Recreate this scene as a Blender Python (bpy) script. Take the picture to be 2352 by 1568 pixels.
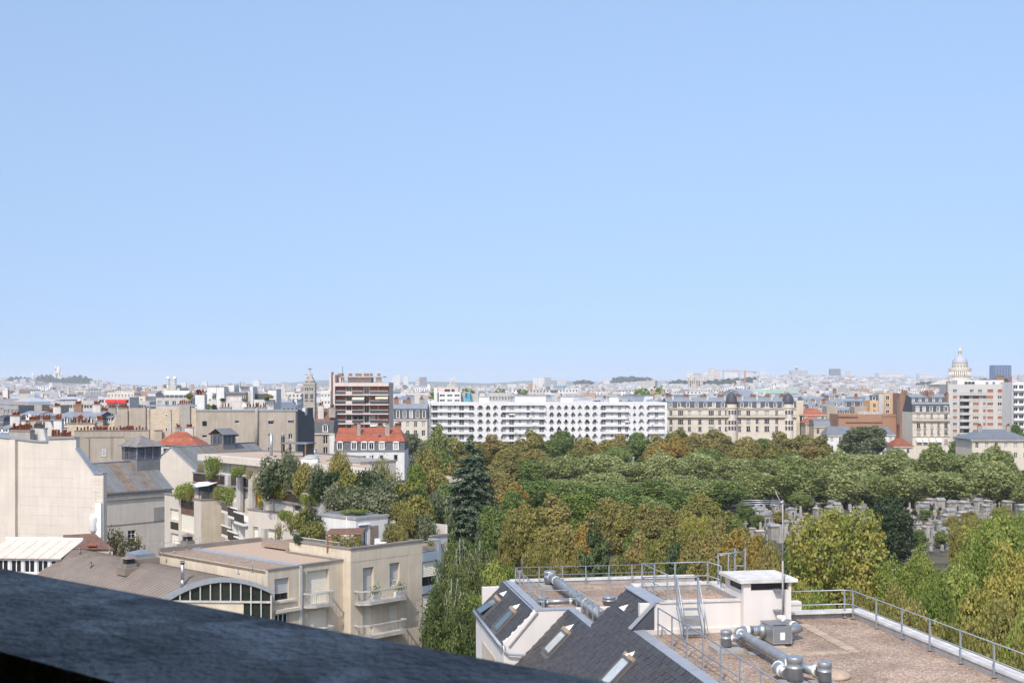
import bpy, math, random
import numpy as np
from mathutils import Vector, Matrix

for o in list(bpy.data.objects):
    bpy.data.objects.remove(o)
SC = bpy.context.scene
COL = SC.collection
RND = random.Random(11)
rad = math.radians

# ---------------------------------------------------------------- camera, sky, sun, exposure
FOC, EYE, HOR, MID = 2857.0, 31.0, 884.0, 1176.0      # focal length in units of a 2352 wide frame, eye height, horizon row, centre column
cam_data = bpy.data.cameras.new('camera')
cam = bpy.data.objects.new('camera', cam_data)
COL.objects.link(cam)
cam.location = (0, 0, EYE)
cam.rotation_euler = (rad(90), 0, 0)
cam_data.sensor_width = 36
cam_data.lens = 36 * FOC / 2352
cam_data.shift_y = (HOR - 784) / 2352
cam_data.clip_start = 0.05
cam_data.clip_end = 30000
cam_data.dof.use_dof = True
cam_data.dof.focus_distance = 90
cam_data.dof.aperture_fstop = 13
SC.camera = cam

SUN_EL, SUN_AZ = rad(47), rad(198)                     # clockwise from +Y
world = bpy.data.worlds.new('World')
SC.world = world
world.use_nodes = True
wn, wl = world.node_tree.nodes, world.node_tree.links
sky = wn.new('ShaderNodeTexSky')
sky.sky_type = 'NISHITA'
sky.sun_disc = False
sky.sun_elevation = SUN_EL
sky.sun_rotation = SUN_AZ
sky.altitude = 90
sky.air_density = 1.0
sky.dust_density = 3.0
sky.ozone_density = 2.0
wtc = wn.new('ShaderNodeTexCoord'); wsp = wn.new('ShaderNodeSeparateXYZ'); wcb = wn.new('ShaderNodeCombineXYZ'); wmx = wn.new('ShaderNodeMath'); wma = wn.new('ShaderNodeMath')
wmx.operation = 'MAXIMUM'; wmx.inputs[1].default_value = 0; wma.operation = 'MULTIPLY_ADD'; wma.inputs[1].default_value = .36; wma.inputs[2].default_value = .18
wl.new(wtc.outputs['Generated'], wsp.inputs[0]); wl.new(wsp.outputs[0], wcb.inputs[0]); wl.new(wsp.outputs[1], wcb.inputs[1])
wl.new(wsp.outputs[2], wmx.inputs[0]); wl.new(wmx.outputs[0], wma.inputs[0]); wl.new(wma.outputs[0], wcb.inputs[2])
wl.new(wcb.outputs[0], sky.inputs[0])                  # the whole dome is read a little higher: a clear, evenly blue sky without a white horizon band
wtn = wn.new('ShaderNodeMix'); wtn.data_type = 'RGBA'; wtn.blend_type = 'MULTIPLY'; wtn.inputs[0].default_value = 1; wtn.inputs[7].default_value = (1.0, .985, 1.0, 1)
wl.new(sky.outputs[0], wtn.inputs[6]); wl.new(wtn.outputs[2], wn['Background'].inputs[0])
wn['Background'].inputs[1].default_value = 0.15
sun_data = bpy.data.lights.new('sun', 'SUN')
sun_data.energy = 2.6
sun_data.angle = rad(0.5)
sun_data.color = (1.0, 0.935, 0.85)
sun = bpy.data.objects.new('sun', sun_data)
COL.objects.link(sun)
sdir = Vector((math.sin(SUN_AZ) * math.cos(SUN_EL), math.cos(SUN_AZ) * math.cos(SUN_EL), math.sin(SUN_EL)))
sun.rotation_euler = sdir.to_track_quat('Z', 'Y').to_euler()
sun.location = (-30, -60, 120)
SC.view_settings.view_transform = 'Standard'
SC.view_settings.look = 'None'
SC.view_settings.exposure = 0.55
SC.view_settings.gamma = 1
SC.view_settings.use_curve_mapping = False
SC.render.engine = 'CYCLES'
SC.cycles.use_denoising = True
SC.cycles.max_bounces = 6
SC.cycles.diffuse_bounces = 3
SC.cycles.glossy_bounces = 3
SC.cycles.transmission_bounces = 3
SC.cycles.transparent_max_bounces = 6
SC.cycles.volume_bounces = 1
SC.cycles.caustics_reflective = False
SC.cycles.caustics_refractive = False
SC.cycles.sample_clamp_indirect = 6


# ---------------------------------------------------------------- helpers
def px(x, Y): return (x - MID) / FOC * Y
def pz(y, Y): return EYE + (HOR - y) / FOC * Y
def at(x, y, Y): return Vector((px(x, Y), Y, pz(y, Y)))
def drop(x, y, d):                                     # the point of a level plane d below the eye
    Y = d * FOC / (y - HOR)
    return Vector((px(x, Y), Y, EYE - d))


MAT = {}
def M(name, col, rough=.85, var=.12, scale=.8, bump=0., streak=0., spec=.3, metal=0., var2=None, island=0.):
    """procedural surface: base colour with noise mottling, optional rain streaks, second tint, per-piece tint and fine relief"""
    m = bpy.data.materials.new(name); m.use_nodes = True
    n, l = m.node_tree.nodes, m.node_tree.links
    b = n['Principled BSDF']
    b.inputs['Roughness'].default_value = rough
    b.inputs['Metallic'].default_value = metal
    b.inputs['Specular IOR Level'].default_value = spec
    tc = n.new('ShaderNodeTexCoord')
    nz = n.new('ShaderNodeTexNoise'); nz.inputs['Scale'].default_value = scale; nz.inputs['Detail'].default_value = 6
    nz.inputs['Roughness'].default_value = .65
    l.new(tc.outputs['Object'], nz.inputs['Vector'])
    rp = n.new('ShaderNodeValToRGB')
    lo = tuple(max(0, c * (1 - var)) for c in col); hi = tuple(min(1, c * (1 + var)) for c in (var2 or col))
    rp.color_ramp.elements[0].position = .32; rp.color_ramp.elements[1].position = .68
    rp.color_ramp.elements[0].color = (*lo, 1); rp.color_ramp.elements[1].color = (*hi, 1)
    l.new(nz.outputs['Fac'], rp.inputs[0])
    out = rp.outputs[0]
    if streak:
        mp = n.new('ShaderNodeMapping'); mp.inputs['Scale'].default_value = (1.6, 1.6, .12)
        l.new(tc.outputs['Object'], mp.inputs[0])
        s = n.new('ShaderNodeTexNoise'); s.inputs['Scale'].default_value = 1.5; s.inputs['Detail'].default_value = 5
        l.new(mp.outputs[0], s.inputs['Vector'])
        mr = n.new('ShaderNodeMapRange'); mr.inputs[1].default_value = .35; mr.inputs[2].default_value = .7
        mr.inputs[3].default_value = 1.0; mr.inputs[4].default_value = 1 - streak
        l.new(s.outputs['Fac'], mr.inputs[0])
        mx = n.new('ShaderNodeMix'); mx.data_type = 'RGBA'; mx.blend_type = 'MULTIPLY'; mx.inputs[0].default_value = 1
        l.new(out, mx.inputs[6]); l.new(mr.outputs[0], mx.inputs[7]); out = mx.outputs[2]
    if island:
        g = n.new('ShaderNodeNewGeometry')
        mr = n.new('ShaderNodeMapRange'); mr.inputs[3].default_value = 1 - island; mr.inputs[4].default_value = 1 + island
        l.new(g.outputs['Random Per Island'], mr.inputs[0])
        oi = n.new('ShaderNodeObjectInfo')
        mr2 = n.new('ShaderNodeMapRange'); mr2.inputs[3].default_value = 1 - island; mr2.inputs[4].default_value = 1 + island
        l.new(oi.outputs['Random'], mr2.inputs[0])
        mm = n.new('ShaderNodeMath'); mm.operation = 'MULTIPLY'
        l.new(mr.outputs[0], mm.inputs[0]); l.new(mr2.outputs[0], mm.inputs[1])
        mx = n.new('ShaderNodeMix'); mx.data_type = 'RGBA'; mx.blend_type = 'MULTIPLY'; mx.inputs[0].default_value = 1
        l.new(out, mx.inputs[6]); l.new(mm.outputs[0], mx.inputs[7]); out = mx.outputs[2]
    l.new(out, b.inputs['Base Color'])
    if bump:
        bz = n.new('ShaderNodeTexNoise'); bz.inputs['Scale'].default_value = scale * 14; bz.inputs['Detail'].default_value = 4
        l.new(tc.outputs['Object'], bz.inputs['Vector'])
        bp = n.new('ShaderNodeBump'); bp.inputs['Strength'].default_value = bump; bp.inputs['Distance'].default_value = .03
        l.new(bz.outputs['Fac'], bp.inputs['Height']); l.new(bp.outputs[0], b.inputs['Normal'])
    MAT[name] = m
    return m


def leaf_mat(name, c1, c2, c3, trans=.3):
    """leaf colours: a mottle through the crown, a tint per leaf and a tint per tree"""
    m = bpy.data.materials.new(name); m.use_nodes = True
    n, l = m.node_tree.nodes, m.node_tree.links
    for x in list(n):
        if x.type != 'OUTPUT_MATERIAL': n.remove(x)
    outn = [x for x in n if x.type == 'OUTPUT_MATERIAL'][0]
    tc = n.new('ShaderNodeTexCoord'); nz = n.new('ShaderNodeTexNoise'); nz.inputs['Scale'].default_value = .38; nz.inputs['Detail'].default_value = 3
    oi = n.new('ShaderNodeObjectInfo')
    va = n.new('ShaderNodeVectorMath'); va.operation = 'ADD'
    sc_ = n.new('ShaderNodeVectorMath'); sc_.operation = 'SCALE'; sc_.inputs['Scale'].default_value = 90
    cx = n.new('ShaderNodeCombineXYZ'); l.new(oi.outputs['Random'], cx.inputs[0]); l.new(cx.outputs[0], sc_.inputs[0])
    l.new(tc.outputs['Object'], va.inputs[0]); l.new(sc_.outputs[0], va.inputs[1]); l.new(va.outputs[0], nz.inputs['Vector'])
    g = n.new('ShaderNodeNewGeometry')
    ad = n.new('ShaderNodeMath'); ad.operation = 'MULTIPLY_ADD'; ad.inputs[1].default_value = .30
    l.new(g.outputs['Random Per Island'], ad.inputs[0]); l.new(nz.outputs['Fac'], ad.inputs[2])
    ad2 = n.new('ShaderNodeMath'); ad2.operation = 'MULTIPLY_ADD'; ad2.inputs[1].default_value = .3
    l.new(oi.outputs['Random'], ad2.inputs[0]); l.new(ad.outputs[0], ad2.inputs[2])
    rp = n.new('ShaderNodeValToRGB'); e = rp.color_ramp.elements
    e[0].position = .52; e[0].color = (*c1, 1); e[1].position = 1.05; e[1].color = (*c3, 1)
    k = e.new(.78); k.color = (*c2, 1)
    l.new(ad2.outputs[0], rp.inputs[0])
    d = n.new('ShaderNodeBsdfPrincipled'); d.inputs['Roughness'].default_value = .55; d.inputs['Specular IOR Level'].default_value = .25
    t = n.new('ShaderNodeBsdfTranslucent')
    l.new(rp.outputs[0], d.inputs['Base Color']); l.new(rp.outputs[0], t.inputs[0])
    mx = n.new('ShaderNodeMixShader'); mx.inputs[0].default_value = trans
    l.new(d.outputs[0], mx.inputs[1]); l.new(t.outputs[0], mx.inputs[2]); l.new(mx.outputs[0], outn.inputs[0])
    MAT[name] = m
    return m


def seam_mat(name, col, axis, period, width=.06, rough=.5, metal=.3, var=.15, rust=None, scale=.5, dark=.55):
    """sheet-metal or tile courses: a thin line each period along one object axis, with optional rust stripes"""
    m = M(name, col, rough, var, scale, 0, 0, .4, metal)
    n, l = m.node_tree.nodes, m.node_tree.links
    b = n['Principled BSDF']; src = b.inputs['Base Color'].links[0].from_socket
    tc = [x for x in n if x.type == 'TEX_COORD'][0]
    sp = n.new('ShaderNodeSeparateXYZ'); l.new(tc.outputs['Object'], sp.inputs[0])
    dv = n.new('ShaderNodeMath'); dv.operation = 'DIVIDE'; dv.inputs[1].default_value = period; l.new(sp.outputs[axis], dv.inputs[0])
    if rust:
        fl = n.new('ShaderNodeMath'); fl.operation = 'FLOOR'; l.new(dv.outputs[0], fl.inputs[0])
        wn_ = n.new('ShaderNodeTexWhiteNoise'); wn_.noise_dimensions = '1D'; l.new(fl.outputs[0], wn_.inputs['W'])
        rr = n.new('ShaderNodeValToRGB'); rr.color_ramp.elements[0].position = .5; rr.color_ramp.elements[1].position = .95
        rr.color_ramp.elements[0].color = (0, 0, 0, 1); rr.color_ramp.elements[1].color = (.75, .75, .75, 1)
        l.new(wn_.outputs[0], rr.inputs[0])
        mx = n.new('ShaderNodeMix'); mx.data_type = 'RGBA'; l.new(rr.outputs[0], mx.inputs[0]); l.new(src, mx.inputs[6])
        mx.inputs[7].default_value = (*rust, 1); src = mx.outputs[2]
    fr = n.new('ShaderNodeMath'); fr.operation = 'FRACT'; l.new(dv.outputs[0], fr.inputs[0])
    lt = n.new('ShaderNodeMath'); lt.operation = 'LESS_THAN'; lt.inputs[1].default_value = width; l.new(fr.outputs[0], lt.inputs[0])
    mx = n.new('ShaderNodeMix'); mx.data_type = 'RGBA'; mx.blend_type = 'MULTIPLY'; l.new(lt.outputs[0], mx.inputs[0]); l.new(src, mx.inputs[6])
    mx.inputs[7].default_value = (dark, dark, dark, 1)
    l.new(mx.outputs[2], b.inputs['Base Color'])
    return m


def brick_mat(name, c1, c2, mortar, w=.45, h=.22, sx='XZ', rough=.9, msize=.02):
    m = bpy.data.materials.new(name); m.use_nodes = True
    n, l = m.node_tree.nodes, m.node_tree.links
    b = n['Principled BSDF']; b.inputs['Roughness'].default_value = rough
    tc = n.new('ShaderNodeTexCoord'); sp = n.new('ShaderNodeSeparateXYZ'); cb = n.new('ShaderNodeCombineXYZ')
    l.new(tc.outputs['Object'], sp.inputs[0])
    ad = n.new('ShaderNodeMath'); l.new(sp.outputs[0], ad.inputs[0]); l.new(sp.outputs[1], ad.inputs[1])
    nz = n.new('ShaderNodeTexNoise'); nz.inputs['Scale'].default_value = 2.; l.new(tc.outputs['Object'], nz.inputs['Vector'])
    ms = n.new('ShaderNodeMath'); ms.operation = 'MULTIPLY_ADD'; ms.inputs[1].default_value = h * .6; l.new(nz.outputs[0], ms.inputs[0]); l.new(sp.outputs[2], ms.inputs[2])
    l.new(ad.outputs[0], cb.inputs[0]); l.new(ms.outputs[0], cb.inputs[1])
    bt = n.new('ShaderNodeTexBrick'); bt.inputs['Scale'].default_value = 1
    bt.inputs['Brick Width'].default_value = w; bt.inputs['Row Height'].default_value = h; bt.inputs['Mortar Size'].default_value = msize
    bt.inputs['Color1'].default_value = (*c1, 1); bt.inputs['Color2'].default_value = (*c2, 1); bt.inputs['Mortar'].default_value = (*mortar, 1)
    bt.inputs['Bias'].default_value = 0
    l.new(cb.outputs[0], bt.inputs['Vector']); l.new(bt.outputs[0], b.inputs['Base Color'])
    MAT[name] = m
    return m


class MB:
    """collects faces (with a material index and a smooth flag) and builds ONE mesh object"""
    def __init__(s): s.v = []; s.f = []; s.m = []; s.s = []
    def poly(s, pts, m=0, sm=False):
        i = len(s.v); s.v += [tuple(p) for p in pts]; s.f.append(tuple(range(i, i + len(pts)))); s.m.append(m); s.s.append(sm)
    def hexa(s, p, m=0):                                # 8 corners: bottom 0-3 counter-clockwise, top 4-7
        i = len(s.v); s.v += [tuple(q) for q in p]
        for q in ((3, 2, 1, 0), (4, 5, 6, 7), (0, 1, 5, 4), (1, 2, 6, 5), (2, 3, 7, 6), (3, 0, 4, 7)):
            s.f.append(tuple(i + k for k in q)); s.m.append(m); s.s.append(False)
        return s
    def box(s, x0, x1, y0, y1, z0, z1, m=0):
        return s.hexa([(x0, y0, z0), (x1, y0, z0), (x1, y1, z0), (x0, y1, z0), (x0, y0, z1), (x1, y0, z1), (x1, y1, z1), (x0, y1, z1)], m)
    def bar(s, a, b, w, h=None, m=0):                   # square bar between two points
        a, b = Vector(a), Vector(b); h = h or w
        d = (b - a).normalized(); u = d.cross(Vector((0, 0, 1)))
        if u.length < 1e-4: u = Vector((1, 0, 0))
        u.normalize(); t = u.cross(d)
        u *= w / 2; t *= h / 2
        return s.hexa([a - u - t, a + u - t, b + u - t, b - u - t, a - u + t, a + u + t, b + u + t, b - u + t], m)
    def prism(s, poly, y0, y1, m=0, me=None):           # outline in xz, extruded along y
        n = len(poly); i = len(s.v)
        s.v += [(x, y0, z) for x, z in poly] + [(x, y1, z) for x, z in poly]
        s.f += [tuple(i + k for k in range(n)), tuple(i + n + k for k in reversed(range(n)))]; s.m += [m, m]; s.s += [False] * 2
        for k in range(n):
            j = (k + 1) % n
            s.f.append((i + j, i + k, i + n + k, i + n + j)); s.m.append(m if me is None else me); s.s.append(False)
        return s
    def slab(s, poly, z0, z1, m=0, mt=None):            # outline in xy, extruded along z
        n = len(poly); i = len(s.v)
        s.v += [(p[0], p[1], z0) for p in poly] + [(p[0], p[1], z1) for p in poly]
        s.f += [tuple(i + k for k in reversed(range(n))), tuple(i + n + k for k in range(n))]; s.m += [m, m if mt is None else mt]; s.s += [False] * 2
        for k in range(n):
            j = (k + 1) % n
            s.f.append((i + k, i + j, i + n + j, i + n + k)); s.m.append(m); s.s.append(False)
        return s
    def tube(s, pts, r, n=8, m=0, caps=True):
        pts = [Vector(p) for p in pts]; rs = r if isinstance(r, (list, tuple)) else [r] * len(pts)
        i = len(s.v); k = len(pts); prev = None
        for a in range(k):
            d = (pts[min(a + 1, k - 1)] - pts[max(a - 1, 0)]).normalized()
            if prev is None:
                u = d.cross(Vector((0, 0, 1)))
                if u.length < 1e-3: u = d.cross(Vector((1, 0, 0)))
            else: u = prev - d * prev.dot(d)
            u.normalize(); prev = u; w = d.cross(u)
            for q in range(n):
                t = 2 * math.pi * q / n
                s.v.append(tuple(pts[a] + (u * math.cos(t) + w * math.sin(t)) * rs[a]))
        for a in range(k - 1):
            for q in range(n):
                q2 = (q + 1) % n
                s.f.append((i + a * n + q, i + a * n + q2, i + (a + 1) * n + q2, i + (a + 1) * n + q)); s.m.append(m); s.s.append(True)
        if caps:
            s.f.append(tuple(i + q for q in reversed(range(n)))); s.m.append(m); s.s.append(False)
            s.f.append(tuple(i + (k - 1) * n + q for q in range(n))); s.m.append(m); s.s.append(False)
        return s
    def lathe(s, prof, n=16, c=(0, 0), m=0, sm=True):   # (radius, z) pairs
        i = len(s.v)
        for r, z in prof:
            for q in range(n):
                t = 2 * math.pi * (q + .5) / n
                s.v.append((c[0] + r * math.cos(t), c[1] + r * math.sin(t), z))
        for a in range(len(prof) - 1):
            for q in range(n):
                q2 = (q + 1) % n
                s.f.append((i + a * n + q, i + a * n + q2, i + (a + 1) * n + q2, i + (a + 1) * n + q)); s.m.append(m); s.s.append(sm)
        s.f.append(tuple(i + q for q in reversed(range(n)))); s.m.append(m); s.s.append(False)
        s.f.append(tuple(i + (len(prof) - 1) * n + q for q in range(n))); s.m.append(m); s.s.append(False)
        return s
    def wall(s, x0, x1, z0, z1, holes=(), y=0., d=.25, m=0):
        """a wall in the xz plane facing -y, with openings (x0, x1, z0, z1) that have reveals d deep"""
        xs = sorted({x0, x1, *[min(max(q, x0), x1) for h in holes for q in h[:2]]}); zs = sorted({z0, z1, *[min(max(q, z0), z1) for h in holes for q in h[2:4]]})
        for a in range(len(zs) - 1):
            cz = (zs[a] + zs[a + 1]) / 2; run = None
            row = [h for h in holes if h[2] < cz < h[3]]
            for b in range(len(xs) - 1):
                cx = (xs[b] + xs[b + 1]) / 2
                solid = not any(h[0] < cx < h[1] for h in row)
                if solid:
                    run = xs[b] if run is None else run
                if run is not None and (not solid or b == len(xs) - 2):
                    e = xs[b + 1] if solid else xs[b]
                    s.poly([(run, y, zs[a]), (e, y, zs[a]), (e, y, zs[a + 1]), (run, y, zs[a + 1])], m); run = None
        for h in holes:
            a, b, c, e = h[:4]
            s.poly([(a, y, c), (a, y + d, c), (b, y + d, c), (b, y, c)], m); s.poly([(a, y, e), (b, y, e), (b, y + d, e), (a, y + d, e)], m)
            s.poly([(a, y, c), (a, y, e), (a, y + d, e), (a, y + d, c)], m); s.poly([(b, y, c), (b, y + d, c), (b, y + d, e), (b, y, e)], m)
        return s
    def mesh(s, name, mats):
        me = bpy.data.meshes.new(name); me.from_pydata(s.v, [], s.f)
        me.polygons.foreach_set('material_index', s.m); me.polygons.foreach_set('use_smooth', s.s)
        for k in (mats if isinstance(mats, (list, tuple)) else [mats]):
            me.materials.append(MAT[k] if isinstance(k, str) else k)
        me.update(); return me
    def build(s, name, mats, parent=None, loc=(0, 0, 0), rz=0):
        return obj(name, s.mesh(name, mats), parent, loc, rz)


def obj(name, mesh, parent=None, loc=(0, 0, 0), rz=0):
    o = bpy.data.objects.new(name, mesh); COL.objects.link(o)
    o.parent = parent; o.location = loc
    if rz: o.rotation_euler = (0, 0, rz)
    return o
def tag(o, label=None, cat=None, group=None, kind=None):
    if label: o['label'] = label
    if cat: o['category'] = cat
    if group: o['group'] = group
    if kind: o['kind'] = kind
    return o
def thing(name, label, cat, loc=(0, 0, 0), rz=0, group=None):
    o = bpy.data.objects.new(name, None); COL.objects.link(o)
    o.location = loc; o.rotation_euler = (0, 0, rz); o.empty_display_size = .5
    return tag(o, label, cat, group)
def part(name, mats, parent, fn, *a, **k):
    b = MB(); getattr(b, fn)(*a, **k); return b.build(name, mats, parent)
def copy_thing(src, loc, rz=0, scale=None):
    r = src.copy(); COL.objects.link(r); r.location = loc; r.rotation_euler = (0, 0, rz)
    if scale: r.scale = scale
    for ch in src.children:
        c = ch.copy(); COL.objects.link(c); c.parent = r
        for g in ch.children:
            d = g.copy(); COL.objects.link(d); d.parent = c
    return r
def front(name, label, cat, xl, Yl, xr, Yr, z0=0, group=None):
    """a building whose front runs from frame column xl at distance Yl to column xr at distance Yr; local x along the front, y inwards"""
    a, b = Vector((px(xl, Yl), Yl, 0)), Vector((px(xr, Yr), Yr, 0)); d = b - a
    t = thing(name, label, cat, (a.x, a.y, z0), math.atan2(d.y, d.x), group)
    return t, d.length

CACHE = {}
def window(parent, x, z, w, h, y=.18, cols=2, rows=1, frame='white_paint', glass=None, fw=.07, name='window'):
    """frame bars (the window) with its pane as a sub-part, set back in its opening; meshes shared between alike windows"""
    w, h = round(w, 2), round(h, 2); k = ('w', w, h, cols, rows, frame, fw)
    if k not in CACHE:
        b = MB(); e = .004
        b.box(e, fw, 0, .07, e, h - e); b.box(w - fw, w - e, 0, .07, e, h - e); b.box(fw, w - fw, 0, .07, e, fw); b.box(fw, w - fw, 0, .07, h - fw, h - e)
        for i in range(1, cols): b.box(w * i / cols - fw * .6, w * i / cols + fw * .6, .003, .067, fw, h - fw)
        for i in range(1, rows): b.box(fw, w - fw, .012, .06, h * i / rows - fw * .4, h * i / rows + fw * .4)
        CACHE[k] = b.mesh('window', frame)
    g = glass or RND.choice(['glass', 'glass', 'glass', 'curtain', 'glass_grey'])
    k2 = ('p', w, h, g)
    if k2 not in CACHE:
        b = MB(); b.box(.01, w - .01, .035, .05, .01, h - .01); CACHE[k2] = b.mesh('pane', g)
    o = obj(name, CACHE[k], parent, (x, y, z)); obj('pane', CACHE[k2], o)
    return o
def shutter(parent, x, z, w, h, y=.15, mat='shutter_white', pitch=.14, name='roller_shutter'):
    w, h = round(w, 2), round(h, 2); k = ('s', w, h, mat, pitch)
    if k not in CACHE:
        b = MB(); n = max(2, int(h / pitch)); s = h / n
        for i in range(n):
            b.poly([(.01, 0, i * s), (w - .01, 0, i * s), (w - .01, .025, (i + .85) * s), (.01, .025, (i + .85) * s)])
            b.poly([(.01, .025, (i + .85) * s), (w - .01, .025, (i + .85) * s), (w - .01, 0, (i + 1) * s), (.01, 0, (i + 1) * s)])
        CACHE[k] = b.mesh('roller_shutter', mat)
    return obj(name, CACHE[k], parent, (x, y, z))
def railing_mesh(L, h=1., pitch=.12, r=.012, mat='grey_metal', top=.05, posts=0):
    k = ('r', round(L, 2), h, pitch, mat, top)
    if k not in CACHE:
        b = MB(); b.box(0, L, -top / 2, top / 2, h - .05, h); b.box(0, L, -.02, .02, .08, .11)
        n = max(2, int(L / pitch))
        for i in range(n + 1):
            x = L * i / n; x = min(max(x, r), L - r); b.box(x - r, x + r, -r, r, .11 if 0 < i < n else 0, h - .05)
        CACHE[k] = b.mesh('railing', mat)
    return CACHE[k]
def shell(parent, W, D, z0, z1, mat, name='side_wall', y0=0.):
    b = MB()
    b.poly([(0, D, z0), (0, y0, z0), (0, y0, z1), (0, D, z1)]); b.poly([(W, y0, z0), (W, D, z0), (W, D, z1), (W, y0, z1)]); b.poly([(W, D, z0), (0, D, z0), (0, D, z1), (W, D, z1)])
    return b.build(name, mat, parent)
def front_wall(parent, W, z0, z1, holes, mat, d=.25, x0=0., y=0., name='wall'):
    b = MB(); b.wall(x0, W, z0, z1, holes, y, d); return b.build(name, mat, parent)

def chimney(parent, x, y, z, w, d, h, npots=4, mat='render_grey', pot='terracotta', name='chimney', poth=.55):
    """rendered stack with a cap course; its pots are sub-parts"""
    b = MB(); b.box(-w / 2, w / 2, -d / 2, d / 2, 0, h); b.box(-w / 2 - .08, w / 2 + .08, -d / 2 - .08, d / 2 + .08, h + .002, h + .14, 1)
    o = b.build(name, [mat, 'cap_stone'], parent, (x, y, z))
    for i in range(npots):
        k = ('pot', pot, RND.randint(0, 2), round(poth, 2))
        if k not in CACHE:
            q = MB(); hh = poth * (.8 + .25 * k[2]); q.lathe([(.15, 0), (.13, hh * .85), (.155, hh * .86), (.15, hh), (.1, hh), (.1, hh * .7)], 9); CACHE[k] = q.mesh('chimney_pot', pot)
        obj('chimney_pot', CACHE[k], o, (-w / 2 + .22 + (w - .44) * (i + .5) / npots + RND.uniform(-.05, .05), RND.uniform(-.04, .04), h + .142))
    return o
def flat_roof(parent, W, D, z, mat='gravel_grey', name='roof', par=.35, pm='white_paint', t=.25):
    """roof sheet with a parapet ring as its sub-part"""
    o = part(name, mat, parent, 'box', t, W - t, t, D - t, z - .2, z)
    if par:
        b = MB(); e = .003
        b.box(-e, W + e, -e, t, z - .25, z + par); b.box(-e, W + e, D - t, D + e, z - .25, z + par); b.box(-e, t, t, D - t, z - .25, z + par); b.box(W - t, W + e, t, D - t, z - .25, z + par)
        b.build('parapet', pm, o)
    return o
def mansard(parent, W, D, z, hl, il, ht, mat_low='slate', mat_top='zinc', name='roof', it=None, ends=False):
    """steep lower slope hl high set back il, shallow upper slope ht high to a ridge along x; party ends stay upright unless ends"""
    b = MB(); e = il if ends else 0; it = D / 2 if it is None else it
    A = [(0, 0, z), (W, 0, z), (W, D, z), (0, D, z)]; B = [(e, il, z + hl), (W - e, il, z + hl), (W - e, D - il, z + hl), (e, D - il, z + hl)]
    for i in range(4):
        j = (i + 1) % 4; b.poly([A[i], A[j], B[j], B[i]], 0)
    f = (D / 2 - il) if ends else 0
    r0, r1 = (e + f, D / 2, z + hl + ht), (W - e - f, D / 2, z + hl + ht)
    if ends and r1[0] < r0[0]: r0 = r1 = (W / 2, D / 2, z + hl + ht)
    b.poly([B[0], B[1], r1, r0], 1); b.poly([B[2], B[3], r0, r1], 1); b.poly([B[1], B[2], r1], 1 if ends else 0); b.poly([B[3], B[0], r0], 1 if ends else 0)
    return b.build(name, [mat_low, mat_top], parent)
def dormer(parent, x, z, w, h, y, depth, mat='zinc', cheek='slate', frame='white_paint', glass=None, arch=False):
    """box dormer with a small pitched or rounded lid; its window is a sub-part"""
    k = ('d', round(w, 2), round(h, 2), round(depth, 2), mat, cheek, arch)
    if k not in CACHE:
        b = MB(); b.wall(-.14, w + .14, 0, h + .12, [(0, w, .05, h)], 0, .1, 2); b.poly([(-.14, 0, 0), (-.14, 0, h + .12), (-.14, depth, h + .12)], 1); b.poly([(w + .14, 0, 0), (w + .14, depth, h + .12), (w + .14, 0, h + .12)], 1)
        if arch: out = [(-.22, h + .1), (w + .22, h + .1), (w + .12, h + .22), (w * .75, h + .34), (w * .5, h + .38), (w * .25, h + .34), (-.12, h + .22)]
        else: out = [(-.24, h + .1), (w + .24, h + .1), (w + .24, h + .15), (w / 2, h + .4), (-.24, h + .15)]
        b.prism(out, -.12, depth + .15, 0); CACHE[k] = b.mesh('dormer', [mat, cheek, frame])
    o = obj('dormer', CACHE[k], parent, (x, y, z))
    window(o, 0, .05, w, h - .05, .06, 2, 1, frame, glass); return o

# ---------------------------------------------------------------- surfaces
M('white_paint', (.78, .77, .74), .6, .05); M('white_render', (.66, .65, .63), .85, .07, .6, 0, .12); M('white_concrete', (.70, .69, .67), .85, .07, .5, 0, .12)
M('cream_render', (.60, .54, .465), .9, .07, .4, .15, .10); M('cream_stone', (.59, .51, .395), .9, .10, .5, .2, .15); M('beige_stone', (.55, .48, .37), .9, .10, .6, .15, .16)
M('tan_render', (.40, .345, .28), .9, .10, .3, .1, .18); M('sand_stone', (.58, .50, .39), .9, .10, .6, 0, .16); M('pale_stone', (.62, .555, .465), .9, .08, .5, 0, .14)
M('pink_render', (.62, .52, .47), .9, .06, .5, 0, .08); M('render_grey', (.36, .33, .29), .9, .14, .9, .1, .2); M('render_light', (.58, .55, .51), .9, .12, .8, .1, .2)
M('cap_stone', (.24, .21, .19), .9, .15); M('terracotta', (.42, .15, .08), .85, .2, 2., 0, 0, .3, 0, None, .18); M('brown_brick', (.26, .15, .10), .9, .15)
M('dark_render', (.085, .09, .10), .85, .1, .3, 0, .1); M('grey_concrete', (.34, .33, .31), .9, .12, .8, .1, .2); M('pale_concrete', (.50, .48, .45), .9, .1, .9, .1, .22)
M('zinc', (.30, .33, .36), .45, .12, .5, 0, .1, .4, .25); M('zinc_dark', (.19, .205, .225), .5, .14, .5, 0, .1, .4, .2); M('slate', (.07, .075, .088), .55, .18, 1.2, 0, .1)
M('grey_metal', (.27, .285, .30), .42, .08, 2., 0, 0, .5, .55); M('galvanised', (.44, .46, .48), .36, .12, 3., 0, 0, .5, .75); M('dark_metal', (.035, .036, .04), .5, .1); M('white_tape', (.72, .70, .66), .7, .06, 6.)
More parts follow.
